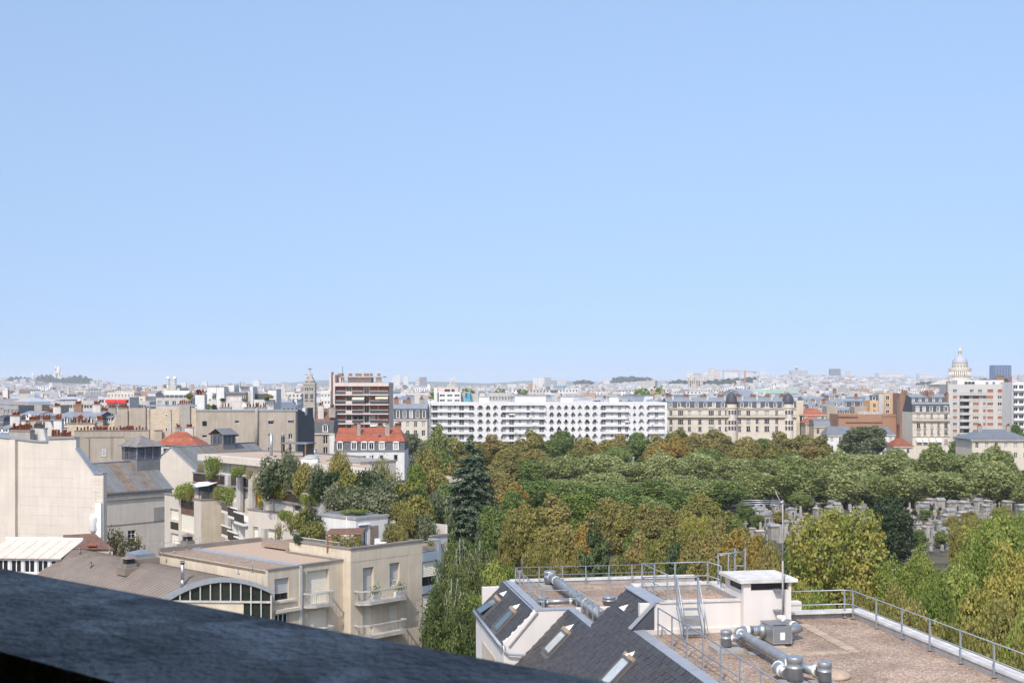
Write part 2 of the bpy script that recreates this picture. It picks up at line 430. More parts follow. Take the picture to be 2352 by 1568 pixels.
M('glass', (.018, .022, .028), .06, .1, 1., 0, 0, .6); M('glass_grey', (.07, .08, .09), .08, .1, 1., 0, 0, .6); M('curtain', (.36, .36, .35), .12, .15, 3., 0, 0, .6); M('brown_glass', (.05, .035, .028), .10, .35, 1.1, 0, 0, .5)
M('shutter_white', (.70, .69, .65), .6, .04); M('shutter_cream', (.74, .69, .57), .6, .04); M('shutter_red', (.32, .125, .08), .7, .12, 2., 0, 0, .3, 0, None, .12); M('shutter_grey', (.46, .45, .44), .6, .05)
M('gravel_grey', (.30, .28, .26), .95, .2, 2.); M('gravel_tan', (.44, .335, .25), .95, .2, 6., .3); M('gravel_brown', (.30, .225, .17), .95, .25, 4., .3); M('pool_blue', (.05, .35, .5), .4, .05)
M('red_awning', (.62, .03, .03), .8, .05); M('cream_awning', (.72, .66, .48), .8, .05); M('orange_blind', (.72, .34, .04), .7, .05); M('blue_metal', (.33, .39, .46), .45, .06, 1., 0, 0, .4, .2); M('brick_red', (.35, .14, .10), .9, .15)
M('bark', (.12, .09, .065), .95, .3, 3., .4); M('birch_bark', (.55, .52, .47), .9, .35, 4.); M('soil', (.09, .075, .055), .95, .3, .3); M('asphalt', (.055, .055, .058), .9, .2, .5)
M('tile_red', (.32, .105, .062), .85, .2, 1.3, .2, .1, .3, 0, (.38, .135, .085)); M('tile_brown', (.17, .095, .07), .9, .35, 2.2, .3); M('tile_rust', (.24, .08, .05), .9, .2, 1.)
M('ochre_render', (.58, .38, .20), .9, .08, .5); M('green_copper', (.33, .46, .40), .7, .1); M('facade_blue', (.06, .12, .26), .15, .2, .1, 0, 0, .6); M('wood', (.22, .13, .07), .8, .25, 3.)
M('tomb_stone', (.36, .335, .295), .9, .18, 1.2, .1, .2, .3, 0, None, .15); M('tomb_roof', (.25, .25, .25), .85, .2, 1.5); M('tomb_dark', (.10, .10, .11), .4, .2, 2.)
brick_mat('rubble', (.56, .45, .32), (.40, .31, .21), (.50, .43, .34), .42, .2, msize=.03); brick_mat('brick', (.35, .19, .11), (.30, .16, .09), (.38, .27, .2), .5, .2, msize=.015); brick_mat('ochre_brick', (.52, .35, .2), (.46, .30, .17), (.5, .4, .3), .5, .2, msize=.012)
# ---------------------------------------------------------------- the building the photograph is taken from: a deep window with its stone sill, the wall above shades it
def m_sill():
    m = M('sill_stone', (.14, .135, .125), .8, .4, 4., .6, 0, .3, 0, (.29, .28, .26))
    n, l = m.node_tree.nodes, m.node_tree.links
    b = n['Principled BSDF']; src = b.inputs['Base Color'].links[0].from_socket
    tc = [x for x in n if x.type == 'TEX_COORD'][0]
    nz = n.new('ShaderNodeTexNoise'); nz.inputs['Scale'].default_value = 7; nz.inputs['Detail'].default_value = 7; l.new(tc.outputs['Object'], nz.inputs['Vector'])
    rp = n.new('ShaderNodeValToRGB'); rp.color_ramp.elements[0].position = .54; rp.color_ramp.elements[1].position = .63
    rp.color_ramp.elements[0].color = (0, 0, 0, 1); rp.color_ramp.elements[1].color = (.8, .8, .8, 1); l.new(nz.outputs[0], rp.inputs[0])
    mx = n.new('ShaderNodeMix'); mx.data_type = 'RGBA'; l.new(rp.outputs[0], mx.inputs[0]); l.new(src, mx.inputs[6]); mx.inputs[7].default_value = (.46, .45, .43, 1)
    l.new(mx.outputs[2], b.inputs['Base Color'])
m_sill()
hs = .35
own = thing('apartment_building', 'building with a dark weathered stone window sill crossing the foreground', 'building', (0, 0, 0), math.atan2(-.642, .767))
# local x runs along the facade, local y outwards; the outer sill edge lies at 3.42 * hs
yo, yi = 3.42 * hs, 2.35 * hs
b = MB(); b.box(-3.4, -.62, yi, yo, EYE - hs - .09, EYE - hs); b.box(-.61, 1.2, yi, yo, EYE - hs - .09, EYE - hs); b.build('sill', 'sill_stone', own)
w = MB()
w.box(-8, 7, yi + .05, yo - .06, 0, EYE - hs - .092); w.box(-8, -3.2, yi + .05, yo - .06, EYE - hs - .092, EYE + 5); w.box(1.0, 7, yi + .05, yo - .06, EYE - hs - .092, EYE + 5)
w.box(-3.2, 1.0, yi + .05, yo - .06, EYE + 1.25, EYE + 5); w.build('wall', 'tan_render', own)
w = MB(); w.box(-8, 7, -9, -8.7, 0, EYE + 5); w.box(-8, -7.7, -8.7, yi + .048, 0, EYE + 5); w.box(6.7, 7, -8.7, yi + .048, 0, EYE + 5); w.build('side_wall', 'tan_render', own)
part('roof', 'zinc_dark', own, 'box', -8.1, 7.1, -9.1, yo, EYE + 5.003, EYE + 5.3)
part('floor', 'wood', own, 'box', -7.7, 6.7, -8.7, yi + .04, EYE - 1.7, EYE - 1.5)
part('ceiling', 'white_paint', own, 'box', -7.7, 6.7, -8.7, yi + .04, EYE + 1.5, EYE + 1.7)

# ---------------------------------------------------------------- slate-roofed building with gravel terraces just below
m = bpy.data.materials.new('roof_gravel'); m.use_nodes = True; MAT['roof_gravel'] = m
n, l = m.node_tree.nodes, m.node_tree.links; b_ = n['Principled BSDF']; b_.inputs['Roughness'].default_value = .95
tc = n.new('ShaderNodeTexCoord'); vo = n.new('ShaderNodeTexVoronoi'); vo.inputs['Scale'].default_value = 19; l.new(tc.outputs['Object'], vo.inputs['Vector'])
sp = n.new('ShaderNodeSeparateColor'); l.new(vo.outputs['Color'], sp.inputs[0])
rp = n.new('ShaderNodeValToRGB'); e = rp.color_ramp.elements; e[0].position = 0; e[0].color = (.25, .16, .11, 1); e[1].position = 1; e[1].color = (.66, .55, .44, 1)
k = e.new(.45); k.color = (.42, .295, .215, 1); k = e.new(.8); k.color = (.50, .38, .285, 1)
l.new(sp.outputs[0], rp.inputs[0])
nz = n.new('ShaderNodeTexNoise'); nz.inputs['Scale'].default_value = .55; nz.inputs['Detail'].default_value = 5; l.new(tc.outputs['Object'], nz.inputs['Vector'])
mr = n.new('ShaderNodeMapRange'); mr.inputs[1].default_value = .35; mr.inputs[2].default_value = .7; mr.inputs[3].default_value = .68; mr.inputs[4].default_value = 1.14; l.new(nz.outputs[0], mr.inputs[0])
mx = n.new('ShaderNodeMix'); mx.data_type = 'RGBA'; mx.blend_type = 'MULTIPLY'; mx.inputs[0].default_value = 1; l.new(rp.outputs[0], mx.inputs[6]); l.new(mr.outputs[0], mx.inputs[7])
l.new(mx.outputs[2], b_.inputs['Base Color'])
bp = n.new('ShaderNodeBump'); bp.inputs['Strength'].default_value = .9; bp.inputs['Distance'].default_value = .05; l.new(vo.outputs['Distance'], bp.inputs['Height']); l.new(bp.outputs[0], b_.inputs['Normal'])
M('slate_tile', (.042, .043, .049), .5, .2, 3., .05, 0, .35, 0, (.052, .05, .052), .16); M('slate_hook', (.20, .14, .08), .6, .1)
M('white_wall', (.68, .64, .60), .88, .05, .5, .1, .07); M('coping_white', (.64, .615, .575), .85, .16, 1.8, .2, .2); M('upstand_grey', (.36, .35, .34), .7, .12, 2., 0, .2)
M('coping_zinc', (.40, .42, .45), .42, .10, 1.2, 0, 0, .4, .4); M('paver', (.42, .33, .25), .9, .2, 3., .2, 0, .3, 0, None, .15); M('rail_grey', (.36, .39, .42), .42, .06, 3., 0, 0, .5, .5)
M('duct', (.40, .425, .44), .4, .18, 3., 0, .15, .5, .65)

CA, SA = .985, .17; TH = math.atan2(SA, CA); U0, V0 = 9.0, 30.0
def E(d): return EYE - d
def Lc(u, v, z): return (u - U0, v - V0, z)
SB = thing('slate_roof_building', 'white walled building with steep dark slate roof and pinkish gravel terraces', 'building', (CA * U0 - SA * V0, SA * U0 + CA * V0, 0), TH)
def on_slope(x, y, c):                                   # frame point onto the slope drop = c - u
    Y = c / ((y - HOR) / FOC + CA * (x - MID) / FOC + SA); X = (x - MID) / FOC * Y
    return CA * X + SA * Y, -SA * X + CA * Y
CN, CL = 21.93, 20.5
# walls
b = MB()
def vwall(b, u0, u1, v0, v1, z0, z1, m=0): b.box(u0 - U0, u1 - U0, v0 - V0, v1 - V0, z0, z1, m)
b.prism([(0.02, 0), (14, 0), (14, E(10.02)), (1.5, E(10.02)), (.02, E(11.45))], 54.45 - V0, 54.9 - V0); b.build('wall', 'white_wall', SB)
b = MB(); vwall(b, 9.02, 9.3, 54.9, 63.1, 0, E(11.5)); vwall(b, 9.3, 21, 62.7, 63.0, 0, E(10.3)); b.build('wall', 'white_wall', SB)
b = MB(); vwall(b, 13.0, 17.4, 46.35, 46.6, E(12), E(8.42)); vwall(b, 13.6, 17.4, 50.0, 50.25, 0, E(8.42)); vwall(b, 17.15, 17.4, 46.6, 50.0, E(12), E(8.42)); b.build('wall', 'white_wall', SB)
b = MB(); vwall(b, 12.9, 23.0, 48.35, 48.6, 0, E(9.45)); vwall(b, 22.7, 23.05, 26, 48.6, 0, E(9.45)); b.build('wall', 'white_wall', SB)
b = MB(); vwall(b, 13.05, 17.4, 46.25, 46.35, E(9.62), E(9.42)); vwall(b, 17.0, 19.05, 45.9, 46.0, E(9.62), E(9.42)); b.build('plinth', 'coping_white', SB)
# gravel fields
b = MB(); vwall(b, 12.7, 22.75, 26, 48.35, E(9.9), E(9.6)); b.build('gravel_roof', 'roof_gravel', SB)
b = MB(); vwall(b, 13.8, 17.15, 46.6, 50.0, E(8.9), E(8.52)); b.build('gravel_roof', 'roof_gravel', SB)
b = MB(); vwall(b, 10.7, 20.5, 54.9, 62.7, E(10.6), E(10.25)); vwall(b, 12.2, 20.5, 50.3, 54.9, E(10.6), E(10.252)); b.build('gravel_roof', 'roof_gravel', SB)
# upstands and copings, each stone or sheet a piece
b = MB(); vwall(b, 17.4, 22.7, 48.2, 48.35, E(9.6), E(9.36)); vwall(b, 22.55, 22.7, 26, 48.2, E(9.6), E(9.36)); b.build('upstand', 'upstand_grey', SB)
b = MB(); vwall(b, 13.8, 17.15, 49.86, 50.0, E(8.52), E(8.33)); vwall(b, 17.0, 17.15, 46.6, 49.86, E(8.52), E(8.33)); b.build('upstand', 'upstand_grey', SB)
b = MB(); vwall(b, 10.7, 20.5, 62.55, 62.7, E(10.25), E(10.05)); b.build('upstand', 'upstand_grey', SB)
def coping(u0, u1, v0, v1, z, mat, along, n, t=.07, gap=.008, tilt=0.):
    for i in range(n):
        b = MB()
        if along == 'v':
            a, c = v0 + (v1 - v0) * i / n + gap, v0 + (v1 - v0) * (i + 1) / n - gap
            p = [(u0, a, z - tilt), (u1, a, z), (u1, c, z), (u0, c, z - tilt)]
        else:
            a, c = u0 + (u1 - u0) * i / n + gap, u0 + (u1 - u0) * (i + 1) / n - gap
            p = [(a, v0, z), (c, v0, z), (c, v1, z), (a, v1, z)]
        b.hexa([Lc(q[0], q[1], q[2]) for q in p] + [Lc(q[0], q[1], q[2] + t) for q in p]); b.build('coping', mat, SB)
coping(22.52, 23.1, 26, 48.0, E(9.36), 'coping_white', 'v', 9); coping(19.1, 23.1, 48.02, 48.65, E(9.36), 'coping_white', 'u', 2)
coping(13.7, 17.5, 49.83, 50.32, E(8.33), 'coping_white', 'u', 2); coping(17.0, 17.5, 48.3, 49.82, E(8.33), 'coping_white', 'v', 1); coping(13.75, 17.1, 46.3, 46.62, E(8.42), 'coping_white', 'u', 2)
coping(10.75, 20.6, 62.5, 63.1, E(10.05), 'coping_white', 'u', 5)
coping(12.52, 13.12, 30, 46.2, E(9.42), 'coping_zinc', 'v', 12, .05, .008, .05)
coping(13.4, 13.98, 46.3, 50.3, E(8.37), 'coping_zinc', 'v', 3, .05, .008, .05)
coping(11.85, 12.35, 50.2, 54.6, E(10.08), 'coping_zinc', 'v', 4, .05, .008, .05); coping(10.45, 12.33, 54.42, 54.95, E(10.05), 'coping_zinc', 'u', 2, .05)
coping(10.4, 10.9, 54.97, 63.1, E(10.07), 'coping_zinc', 'v', 6, .05, .008, .05)
# slate slopes: deck, then slates (the ones that show largest are single pieces, the rest one part)
deckN = MB()
def slope_quad(b, c, u0, u1, v0, v1, off=0.03):
    b.poly([Lc(u0, v0, E(c - u0 + off)), Lc(u1, v0, E(c - u1 + off)), Lc(u1, v1, E(c - u1 + off)), Lc(u0, v1, E(c - u0 + off))])
slope_quad(deckN, CN, 6.5, 11.95, 30, 54.45); slope_quad(deckN, CN, 11.95, 12.6, 30, 50.2); slope_quad(deckN, CN, 12.6, 13.55, 46.3, 50.2)
deckN.poly([Lc(12.6, 46.3, E(9.38)), Lc(13.55, 46.3, E(8.4)), Lc(13.55, 46.3, E(9.8))])
deckN = deckN.build('roof_slope', 'slate', SB)
deckL = MB(); slope_quad(deckL, CL, 8.85, 10.5, 54.5, 63.1); deckL = deckL.build('roof_slope', 'slate', SB)
b = MB(); b.hexa([Lc(13.5, 46.24, E(8.45)), Lc(13.6, 46.24, E(8.35)), Lc(13.6, 46.32, E(8.35)), Lc(13.5, 46.32, E(8.45)), Lc(13.5, 46.24, E(8.38)), Lc(13.6, 46.24, E(8.3)), Lc(13.6, 46.32, E(8.3)), Lc(13.5, 46.32, E(8.38))])
b.bar(Lc(13.55, 46.28, E(8.36)), Lc(12.55, 46.28, E(9.36)), .09, .12); b.build('verge_flashing', 'coping_zinc', SB)
SQ = math.sqrt(.5); ex, wd = .20, .32                    # exposure along the slope, slate width
def slate_pts(o):                                        # the slate lies on the 45 degree slope, its lower edge proud
    du = SQ * ex * 1.25; t0, t1 = .030, .010; nx = SQ
    P = []
    for (s, v, t) in ((0, .006, t0), (1, .006, t1), (1, wd - .006, t1), (0, wd - .006, t0)):
        for th in (0,):
            P.append((o[0] + s * du - nx * (t - .008), o[1] + v, o[2] + s * du + nx * (t - .008)))
    T = [(p[0] - nx * .008, p[1], p[2] + nx * .008) for p in P]
    return P + T
pieces = []
def slates(c, u0, u1, v0, v1, deck, cut=None):
    nu = int((u1 - u0) / (SQ * ex)); nv = int((v1 - v0) / wd)
    for i in range(nu):
        for j in range(nv + 1):
            u = u0 + i * SQ * ex; v = v0 + (j - (.5 if i % 2 else 0)) * wd
            if v < v0 - .01 or v + wd > v1 + .17: continue
            if cut and not cut(u + .07, v + wd / 2): continue
            pieces.append((u, v, c - u, deck))
slates(CN, 6.9, 13.5, 31, 54.3, deckN, lambda u, v: u < 11.9 or (u < 12.5 and v < 50.1) or (46.4 < v < 50.1))
slates(CL, 8.95, 10.42, 54.6, 63.0, deckL)
def frame_of(u, v, d):
    X, Y = CA * u - SA * v, SA * u + CA * v; return MID + X / Y * FOC, HOR + d / Y * FOC, Y
def shown(p):
    x, y, Y = frame_of(p[0], p[1] + wd / 2, p[2]); return 0 < x < 2352 and y < 1568 and y < 1300 + x * .188 + 5
vis = sorted([p for p in pieces if shown(p)], key=lambda p: frame_of(p[0], p[1], p[2])[2])
single = set(id(p) for p in vis[:300])
sm_ = MB(); sm_.hexa(slate_pts((0, 0, 0)), 0); h = .03
sm_.box(-.045, -.005, wd / 2 - .014, wd / 2 + .014, .01, .04, 1); sme = sm_.mesh('slate', ['slate_tile', 'slate_hook'])
rest = {deckN: MB(), deckL: MB()}
for p in pieces:
    o = Lc(p[0], p[1], E(p[2])); jit = RND.uniform(-.004, .006)
    if id(p) in single: obj('slate', sme, p[3], (o[0] - jit, o[1] + jit, o[2] + jit))
    else:
        q = (o[0] - jit, o[1] + jit, o[2] + jit); r_ = rest[p[3]]; r_.hexa(slate_pts(q), 0); r_.box(q[0] - .045, q[0] - .005, q[1] + wd / 2 - .014, q[1] + wd / 2 + .014, q[2] + .01, q[2] + .04, 1)
for d_, r_ in rest.items():
    if r_.v: tag(r_.build('slate_courses', ['slate_tile', 'slate_hook'], d_), kind='stuff')
# roof windows and white vent hoods
def slope_frame(u, v, c):                                # local axes at a slope point: s down the slope, v along, n outwards
    return Vector(Lc(u, v, E(c - u))), Vector((-SQ, 0, -SQ)), Vector((0, 1, 0)), Vector((-SQ, 0, SQ))
def roof_window(x, y, c, w=.75, h=1.15, tilt=0., glass='sky_glass'):
    u, v = on_slope(x, y, c); o, s, a, nn = slope_frame(u, v, c)
    R3 = Matrix((s, a, nn)).transposed()
    T = thing_part = bpy.data.objects.new('roof_window', None)
    b = MB(); f = .09
    def rbox(b, s0, s1, a0, a1, n0, n1, m=0):
        b.hexa([o + R3 @ Vector(q) for q in ((s0, a0, n0), (s1, a0, n0), (s1, a1, n0), (s0, a1, n0), (s0, a0, n1), (s1, a0, n1), (s1, a1, n1), (s0, a1, n1))], m)
    rbox(b, -h / 2, -h / 2 + f, -w / 2, w / 2, 0, .16); rbox(b, h / 2 - f, h / 2, -w / 2, w / 2, 0, .13); rbox(b, -h / 2 + f, h / 2 - f, -w / 2, -w / 2 + f, 0, .13); rbox(b, -h / 2 + f, h / 2 - f, w / 2 - f, w / 2, 0, .13)
    rbox(b, -h / 2 - .15, -h / 2 - .002, -w / 2 - .02, w / 2 + .02, .0, .15, 1); rbox(b, -h / 2 - .1, h / 2 + .12, -w / 2 - .16, -w / 2 - .002, .0, .045, 2); rbox(b, -h / 2 - .1, h / 2 + .12, w / 2 + .002, w / 2 + .16, 0, .045, 2); rbox(b, h / 2 + .002, h / 2 + .2, -w / 2, w / 2, 0, .045, 2)
    o_ = b.build('roof_window', ['window_grey', 'wood_pale', 'window_grey'], SB)
    b = MB(); k = math.tan(tilt)
    rp_ = [(-h / 2 + f - .02, -w / 2 + f - .02, .07), (h / 2 - f + .02, -w / 2 + f - .02, .07 + k * h), (h / 2 - f + .02, w / 2 - f + .02, .07 + k * h), (-h / 2 + f - .02, w / 2 - f + .02, .07)]
    b.hexa([o + R3 @ Vector(q) for q in rp_] + [o + R3 @ (Vector(q) + Vector((0, 0, .03))) for q in rp_]); b.build('pane', glass, o_)
M('window_grey', (.12, .115, .11), .5, .1, 2., 0, 0, .4, .2); M('wood_pale', (.34, .25, .17), .8, .15, 3.); M('sky_glass', (.05, .075, .085), .03, .1, 1., 0, 0, 1.); M('white_glass', (.45, .48, .47), .1, .15, 2., 0, 0, .8)
def A4(x, y): return 1078 + .2865 * x, 1261.75 + .2865 * y
def A5(x, y): return 1678.25 + .2865 * x, 1261.75 + .2865 * y
roof_window(*A4(165, 470), CL, 1.2, 1.12, .2); roof_window(*A4(283, 570), CL, 1.2, 1.15)
roof_window(*A4(700, 748), CN, 1.15, 1.2, 0, 'white_glass'); roof_window(*A4(1185, 985), CN, 1.1, 1.3, 0, 'white_glass')
def vent_hood(x, y, c, s=.3):
    u, v = on_slope(x, y, c); o, sd, a, nn = slope_frame(u, v, c)
    b = MB(); p0, p1, t = o - a * s * .55 + sd * .1, o + a * s * .55 + sd * .1, o - sd * s * .9; q = o + sd * .12 + nn * s * .75
    b.poly([p0, q, t]); b.poly([q, p1, t]); b.poly([p0, p1, q], 1); b.build('vent_hood', ['white_paint', 'dark_metal'], SB)
for x, y, c in ((280, 358, CL), (385, 462, CL), (812, 628, CN), (1245, 472, CN), (1300, 850, CN)): vent_hood(*A4(x, y), c)
# rain pipe, gutter, arched recess on the side wall
b = MB(); b.tube([Lc(9.0, 54.35, E(11.5)), Lc(9.02, 54.3, E(11.75)), Lc(9.2, 54.25, E(11.88)), Lc(10.0, 54.25, E(11.98)), Lc(10.15, 54.25, E(12.15)), Lc(10.15, 54.25, E(13.5))], .055, 8); b.build('rain_pipe', 'coping_zinc', SB)
b = MB(); b.tube([Lc(8.9, 54.4, E(11.55)), Lc(8.9, 63.1, E(11.55))], .08, 8); b.build('gutter', 'coping_zinc', SB)
b = MB(); b.bar(Lc(10.55, 54.4, E(10.1)), Lc(9.25, 54.4, E(11.6)), .06, .06); b.build('flashing', 'upstand_grey', SB)
b = MB(); vwall(b, 8.97, 9.03, 56.6, 60.6, E(17), E(12.6)); b.build('recess_panel', 'beige_stone', SB)
b = MB(); ac = [Lc(8.93, 58.6 - 1.3 * math.cos(t), E(14.6) + 1.4 * math.sin(t)) for t in np.linspace(0, math.pi, 13)]; b.tube(ac, .09, 6); b.build('window_arch', 'white_paint', SB)
# pavers and hatch
pm = MB(); pm.box(-.21, .21, -.21, .21, 0, .04); pme = pm.mesh('paver', 'paver')
for i in range(12): obj('paver', pme, SB, Lc(19.95 - .02 * i, 46.9 - .43 * i, E(9.6) + .002), RND.uniform(-.02, .02))
for i in range(6): obj('paver', pme, SB, Lc(19.25 - .43 * i, 42.0, E(9.6) + .002), RND.uniform(-.02, .02))
for i in range(7):
    for j in range(2): obj('paver', pme, SB, Lc(17.0 + .43 * j, 44.9 - .43 * i, E(9.6) + .002))
b = MB(); b.lathe([(.62, 0), (.62, .08), (.5, .17), (.25, .22), (.02, .23)], 20); b.build('roof_hatch', 'gravel_tan', SB, Lc(17.35, 38.6, E(9.6)))
# ---- chimney housing
HS = thing('chimney_housing', 'white rendered roof housing with overhanging flat slab and dark vent slot', 'roof structure', Lc(0, 0, 0), 0)
HS.location = SB.matrix_basis @ Vector((0, 0, 0)); HS.rotation_euler = (0, 0, TH); HS.location = (CA * 17.05 - SA * 46.0, SA * 17.05 + CA * 46.0, E(9.6)); HSW = 1.95
b = MB(); b.wall(0, HSW, 0, 1.93, [(.3, 1.85, 1.62, 1.9)], 0, .25); b.poly([(0, 2.1, 0), (0, 0, 0), (0, 0, 1.62), (0, 2.1, 1.62)]); b.poly([(HSW, 0, 0), (HSW, 2.1, 0), (HSW, 2.1, 1.93), (HSW, 0, 1.93)]); b.poly([(0, 2.1, 0), (HSW, 2.1, 0), (HSW, 2.1, 1.93), (0, 2.1, 1.93)]); b.poly([(0, 1.5, 1.62), (0, 2.1, 1.62), (0, 2.1, 1.93), (0, 1.5, 1.93)]); b.poly([(0, 0, 1.62), (0, .25, 1.62), (0, .25, 1.93), (0, 0, 1.93)]); b.build('wall', 'white_wall', HS)
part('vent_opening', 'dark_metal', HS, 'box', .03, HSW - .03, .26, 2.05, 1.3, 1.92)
b = MB(); b.box(-.2, HSW + .22, -.15, 2.3, 1.935, 2.06); b.build('roof_slab', 'coping_white', HS)
b = MB(); b.box(-.06, HSW + .06, -.06, -.002, 0, .16); b.build('plinth', 'coping_white', HS)
# ---- ladder cage behind it
LG = thing('ladder_cage', 'grey metal ladder hoop rising behind the white roof housing', 'ladder', (CA * 17.2 - SA * 49.4, SA * 17.2 + CA * 49.4, E(8.33)), TH)
for x in (0, .45): part('rail', 'rail_grey', LG, 'box', x - .025, x + .025, -.025, .025, 0, 1.35)
for x in (.85, 1.3): part('upright', 'rail_grey', LG, 'box', x - .03, x + .03, .3, .36, -.4, 1.5)
b = MB(); b.tube([(0, 0, 1.33), (.1, -.1, 1.34), (.7, .1, 1.35), (1.3, .33, 1.36)], .03, 6); b.tube([(0, 0, 1.25), (.5, .2, 1.27), (.85, .33, 1.28)], .025, 6); b.build('hoop', 'rail_grey', LG)
part('rung', 'rail_grey', LG, 'box', .88, 1.27, .31, .35, .75, .8)
# ---- guard railings: posts and two rails each
def guard(label, pts, zb, h=1.15, spacing=1.8, mid=.55, extra=(), grp='guard rails round the gravel terraces'):
    o = pts[0]; t = thing('guard_railing', label, 'railing', (CA * o[0] - SA * o[1], SA * o[0] + CA * o[1], zb), TH, grp)
    loc = [Vector((p[0] - o[0], p[1] - o[1], 0)) for p in pts]
    for z in (h, mid): b = MB(); b.tube([p + Vector((0, 0, z)) for p in loc], .024, 8); b.build('rail', 'rail_grey', t)
    pm_ = ('gp', h)
    if pm_ not in CACHE:
        b = MB(); b.box(-.025, .025, -.03, .03, 0, h + .01); b.box(-.06, .06, -.07, .07, 0, .05); CACHE[pm_] = b.mesh('post', 'rail_grey')
    for i in range(len(loc) - 1):
        d = loc[i + 1] - loc[i]; k = max(1, round(d.length / spacing))
        for j in range(k + (i == len(loc) - 2)): obj('post', CACHE[pm_], t, loc[i] + d * j / k)
    return t
guard('long grey pipe railing beside the slate slope with gravel behind', [(13.5, 45.6), (13.55, 28)], E(9.6), 1.15)
guard('grey pipe railing along the parapet in front of the yellow tree and olive trees', [(19.3, 48.15), (22.2, 48.15), (22.45, 47.9), (22.5, 27)], E(9.55), 1.12, 2.)
guard('grey pipe railing round the raised gravel square above the steps', [(14.2, 46.7), (14.05, 49.8), (16.9, 49.85), (17.05, 48.6)], E(8.5), 1.12, 1.5)
guard('thin grey railing along the far parapet of the lower terrace', [(10.95, 55.4), (10.95, 62.4), (18.3, 62.45)], E(10.25), .95, 1.2)
guard('thin short grey railing round the stepped corner of the lower terrace', [(11.0, 55.25), (12.5, 55.2), (12.55, 51.2)], E(10.25), .95, 1.1)
# ---- metal steps
ST = thing('roof_steps', 'short steep grey metal steps with open treads and bent handrails', 'steps', (CA * 14.35 - SA * 45.2, SA * 14.35 + CA * 45.2, E(9.6)), TH)
for x in (0, .84):
    b = MB(); b.bar((x, 0, .02), (x, .72, 1.1), .05, .14); b.bar((x, .72, 1.1), (x, .75, 2.2), .06, .06); b.build('stringer', 'rail_grey', ST)
    b = MB(); b.tube([(x, -.02, .0), (x, -.05, .95), (x, .0, 1.08), (x, .62, 2.1), (x, .75, 2.2), (x, 1.2, 2.2)], .022, 8); b.tube([(x, -.05, .5), (x, .68, 1.65), (x, 1.2, 1.68)], .02, 8); b.build('handrail', 'rail_grey', ST)
for i in range(4):
    b = MB(); z = .22 + .27 * i; y = .08 + .18 * i
    for k in range(6): b.box(.04, .80, y + k * .045, y + k * .045 + .018, z - .03, z)
    b.box(.04, .80, y - .02, y - .005, z - .05, z); b.build('tread', 'rail_grey', ST)
# ---- ducts
def duct(label, pts, r, zb, spacing=.0, bands=(), grp='round ventilation ducts on the gravel terraces', rings=True):
    o = pts[0]; t = thing('ventilation_duct', label, 'duct', (CA * o[0] - SA * o[1], SA * o[0] + CA * o[1], zb), TH, grp)
    loc = [Vector((p[0] - o[0], p[1] - o[1], p[2])) for p in pts]
    b = MB(); b.tube(loc, r, 18)
    if rings:
        for i in range(len(loc) - 1):
            d = loc[i + 1] - loc[i]; n_ = int(d.length / .16)
            if d.length > .7:
                for k in range(1, n_): c = loc[i] + d * k / n_; b.tube([c - d.normalized() * .012, c + d.normalized() * .012], r + .008, 18)
    b.build('pipe', 'duct', t)
    for (i, f) in bands:
        d = loc[i + 1] - loc[i]; c = loc[i] + d * f; q = MB(); q.tube([c - d.normalized() * .07, c + d.normalized() * .07], r + .014, 18); q.build('joint_tape', 'white_tape', t)
    return t
def can(label, u, v, zb, h, r, base=None, mat='duct', grp='upright roof vent cans'):
    t = thing('vent_can', label, 'vent', (CA * u - SA * v, SA * u + CA * v, zb), TH, grp)
    b = MB(); b.lathe([(r * .7, 0), (r * .7, h * .25), (r, h * .27), (r, h * .62), (r + .008, h * .625), (r + .008, h * .65), (r, h * .655), (r, h * .82), (r * 1.03, h * .825), (r * 1.03, h * .98), (r * .97, h)], 20); b.build('body', mat, t)
    if base: part('base_slab', 'upstand_grey', t, 'box', -base, base, -base, base, .003, .14)
    return t
G9 = E(9.6)
duct('long ribbed metal duct lying across the gravel beside the pavers', [(16.75, 44.25, .45), (16.35, 44.25, .45), (16.15, 44.1, .45), (16.1, 43.8, .45), (16.08, 38.5, .45), (16.2, 38.1, .45), (16.45, 37.6, .45)], .17, G9, bands=[(0, .5), (3, .02), (3, .97), (5, .8)])
duct('short ribbed duct joining the main duct to the metal fan box', [(17.22, 44.3, .42), (16.4, 44.32, .42)], .19, G9, bands=[(0, .12), (0, .85)])
duct('thin smooth duct bending from a vent can into the main duct', [(15.35, 43.0, .48), (15.6, 42.9, .46), (15.9, 43.3, .45), (16.05, 43.4, .45)], .11, G9, bands=[(0, .4), (2, .3)], rings=False)
duct('ribbed duct elbow curving from the fan box to the housing wall', [(17.95, 44.1, .45), (18.35, 44.1, .45), (18.6, 44.3, .45), (18.6, 44.6, .47), (18.45, 45.3, .5)], .16, G9, bands=[(0, .3), (3, .2), (3, .95)])
duct('fat curled duct elbow beside the front vent can', [(16.05, 38.6, .42), (15.6, 38.75, .42), (15.4, 38.4, .4), (15.5, 37.9, .35)], .19, G9, bands=[(0, .5), (1, .6), (2, .5)])
can('grey vent can standing on a square lead base beside the steps', 15.28, 43.0, G9, .75, .2, .5)
can('large grey vent can at the curled duct elbow', 15.65, 37.6, G9, .95, .26, .4); can('grey vent can at the end of the long main duct', 16.55, 37.35, G9, .8, .22, .4)
can('white vent pipe with cracked cap against the housing', 18.4, 45.5, G9, .72, .18, None, 'white_wall')
duct('long ribbed duct running down the lower terrace beyond the slate roof', [(12.72, 62.0, .5), (12.74, 51.2, .5)], .22, E(10.25), bands=[(0, .02), (0, .12), (0, .72)])
duct('short smooth duct crossing the lower terrace to the long duct', [(11.2, 55.95, .32), (12.5, 55.85, .34)], .13, E(10.25), bands=[(0, .05), (0, .9)], rings=False)
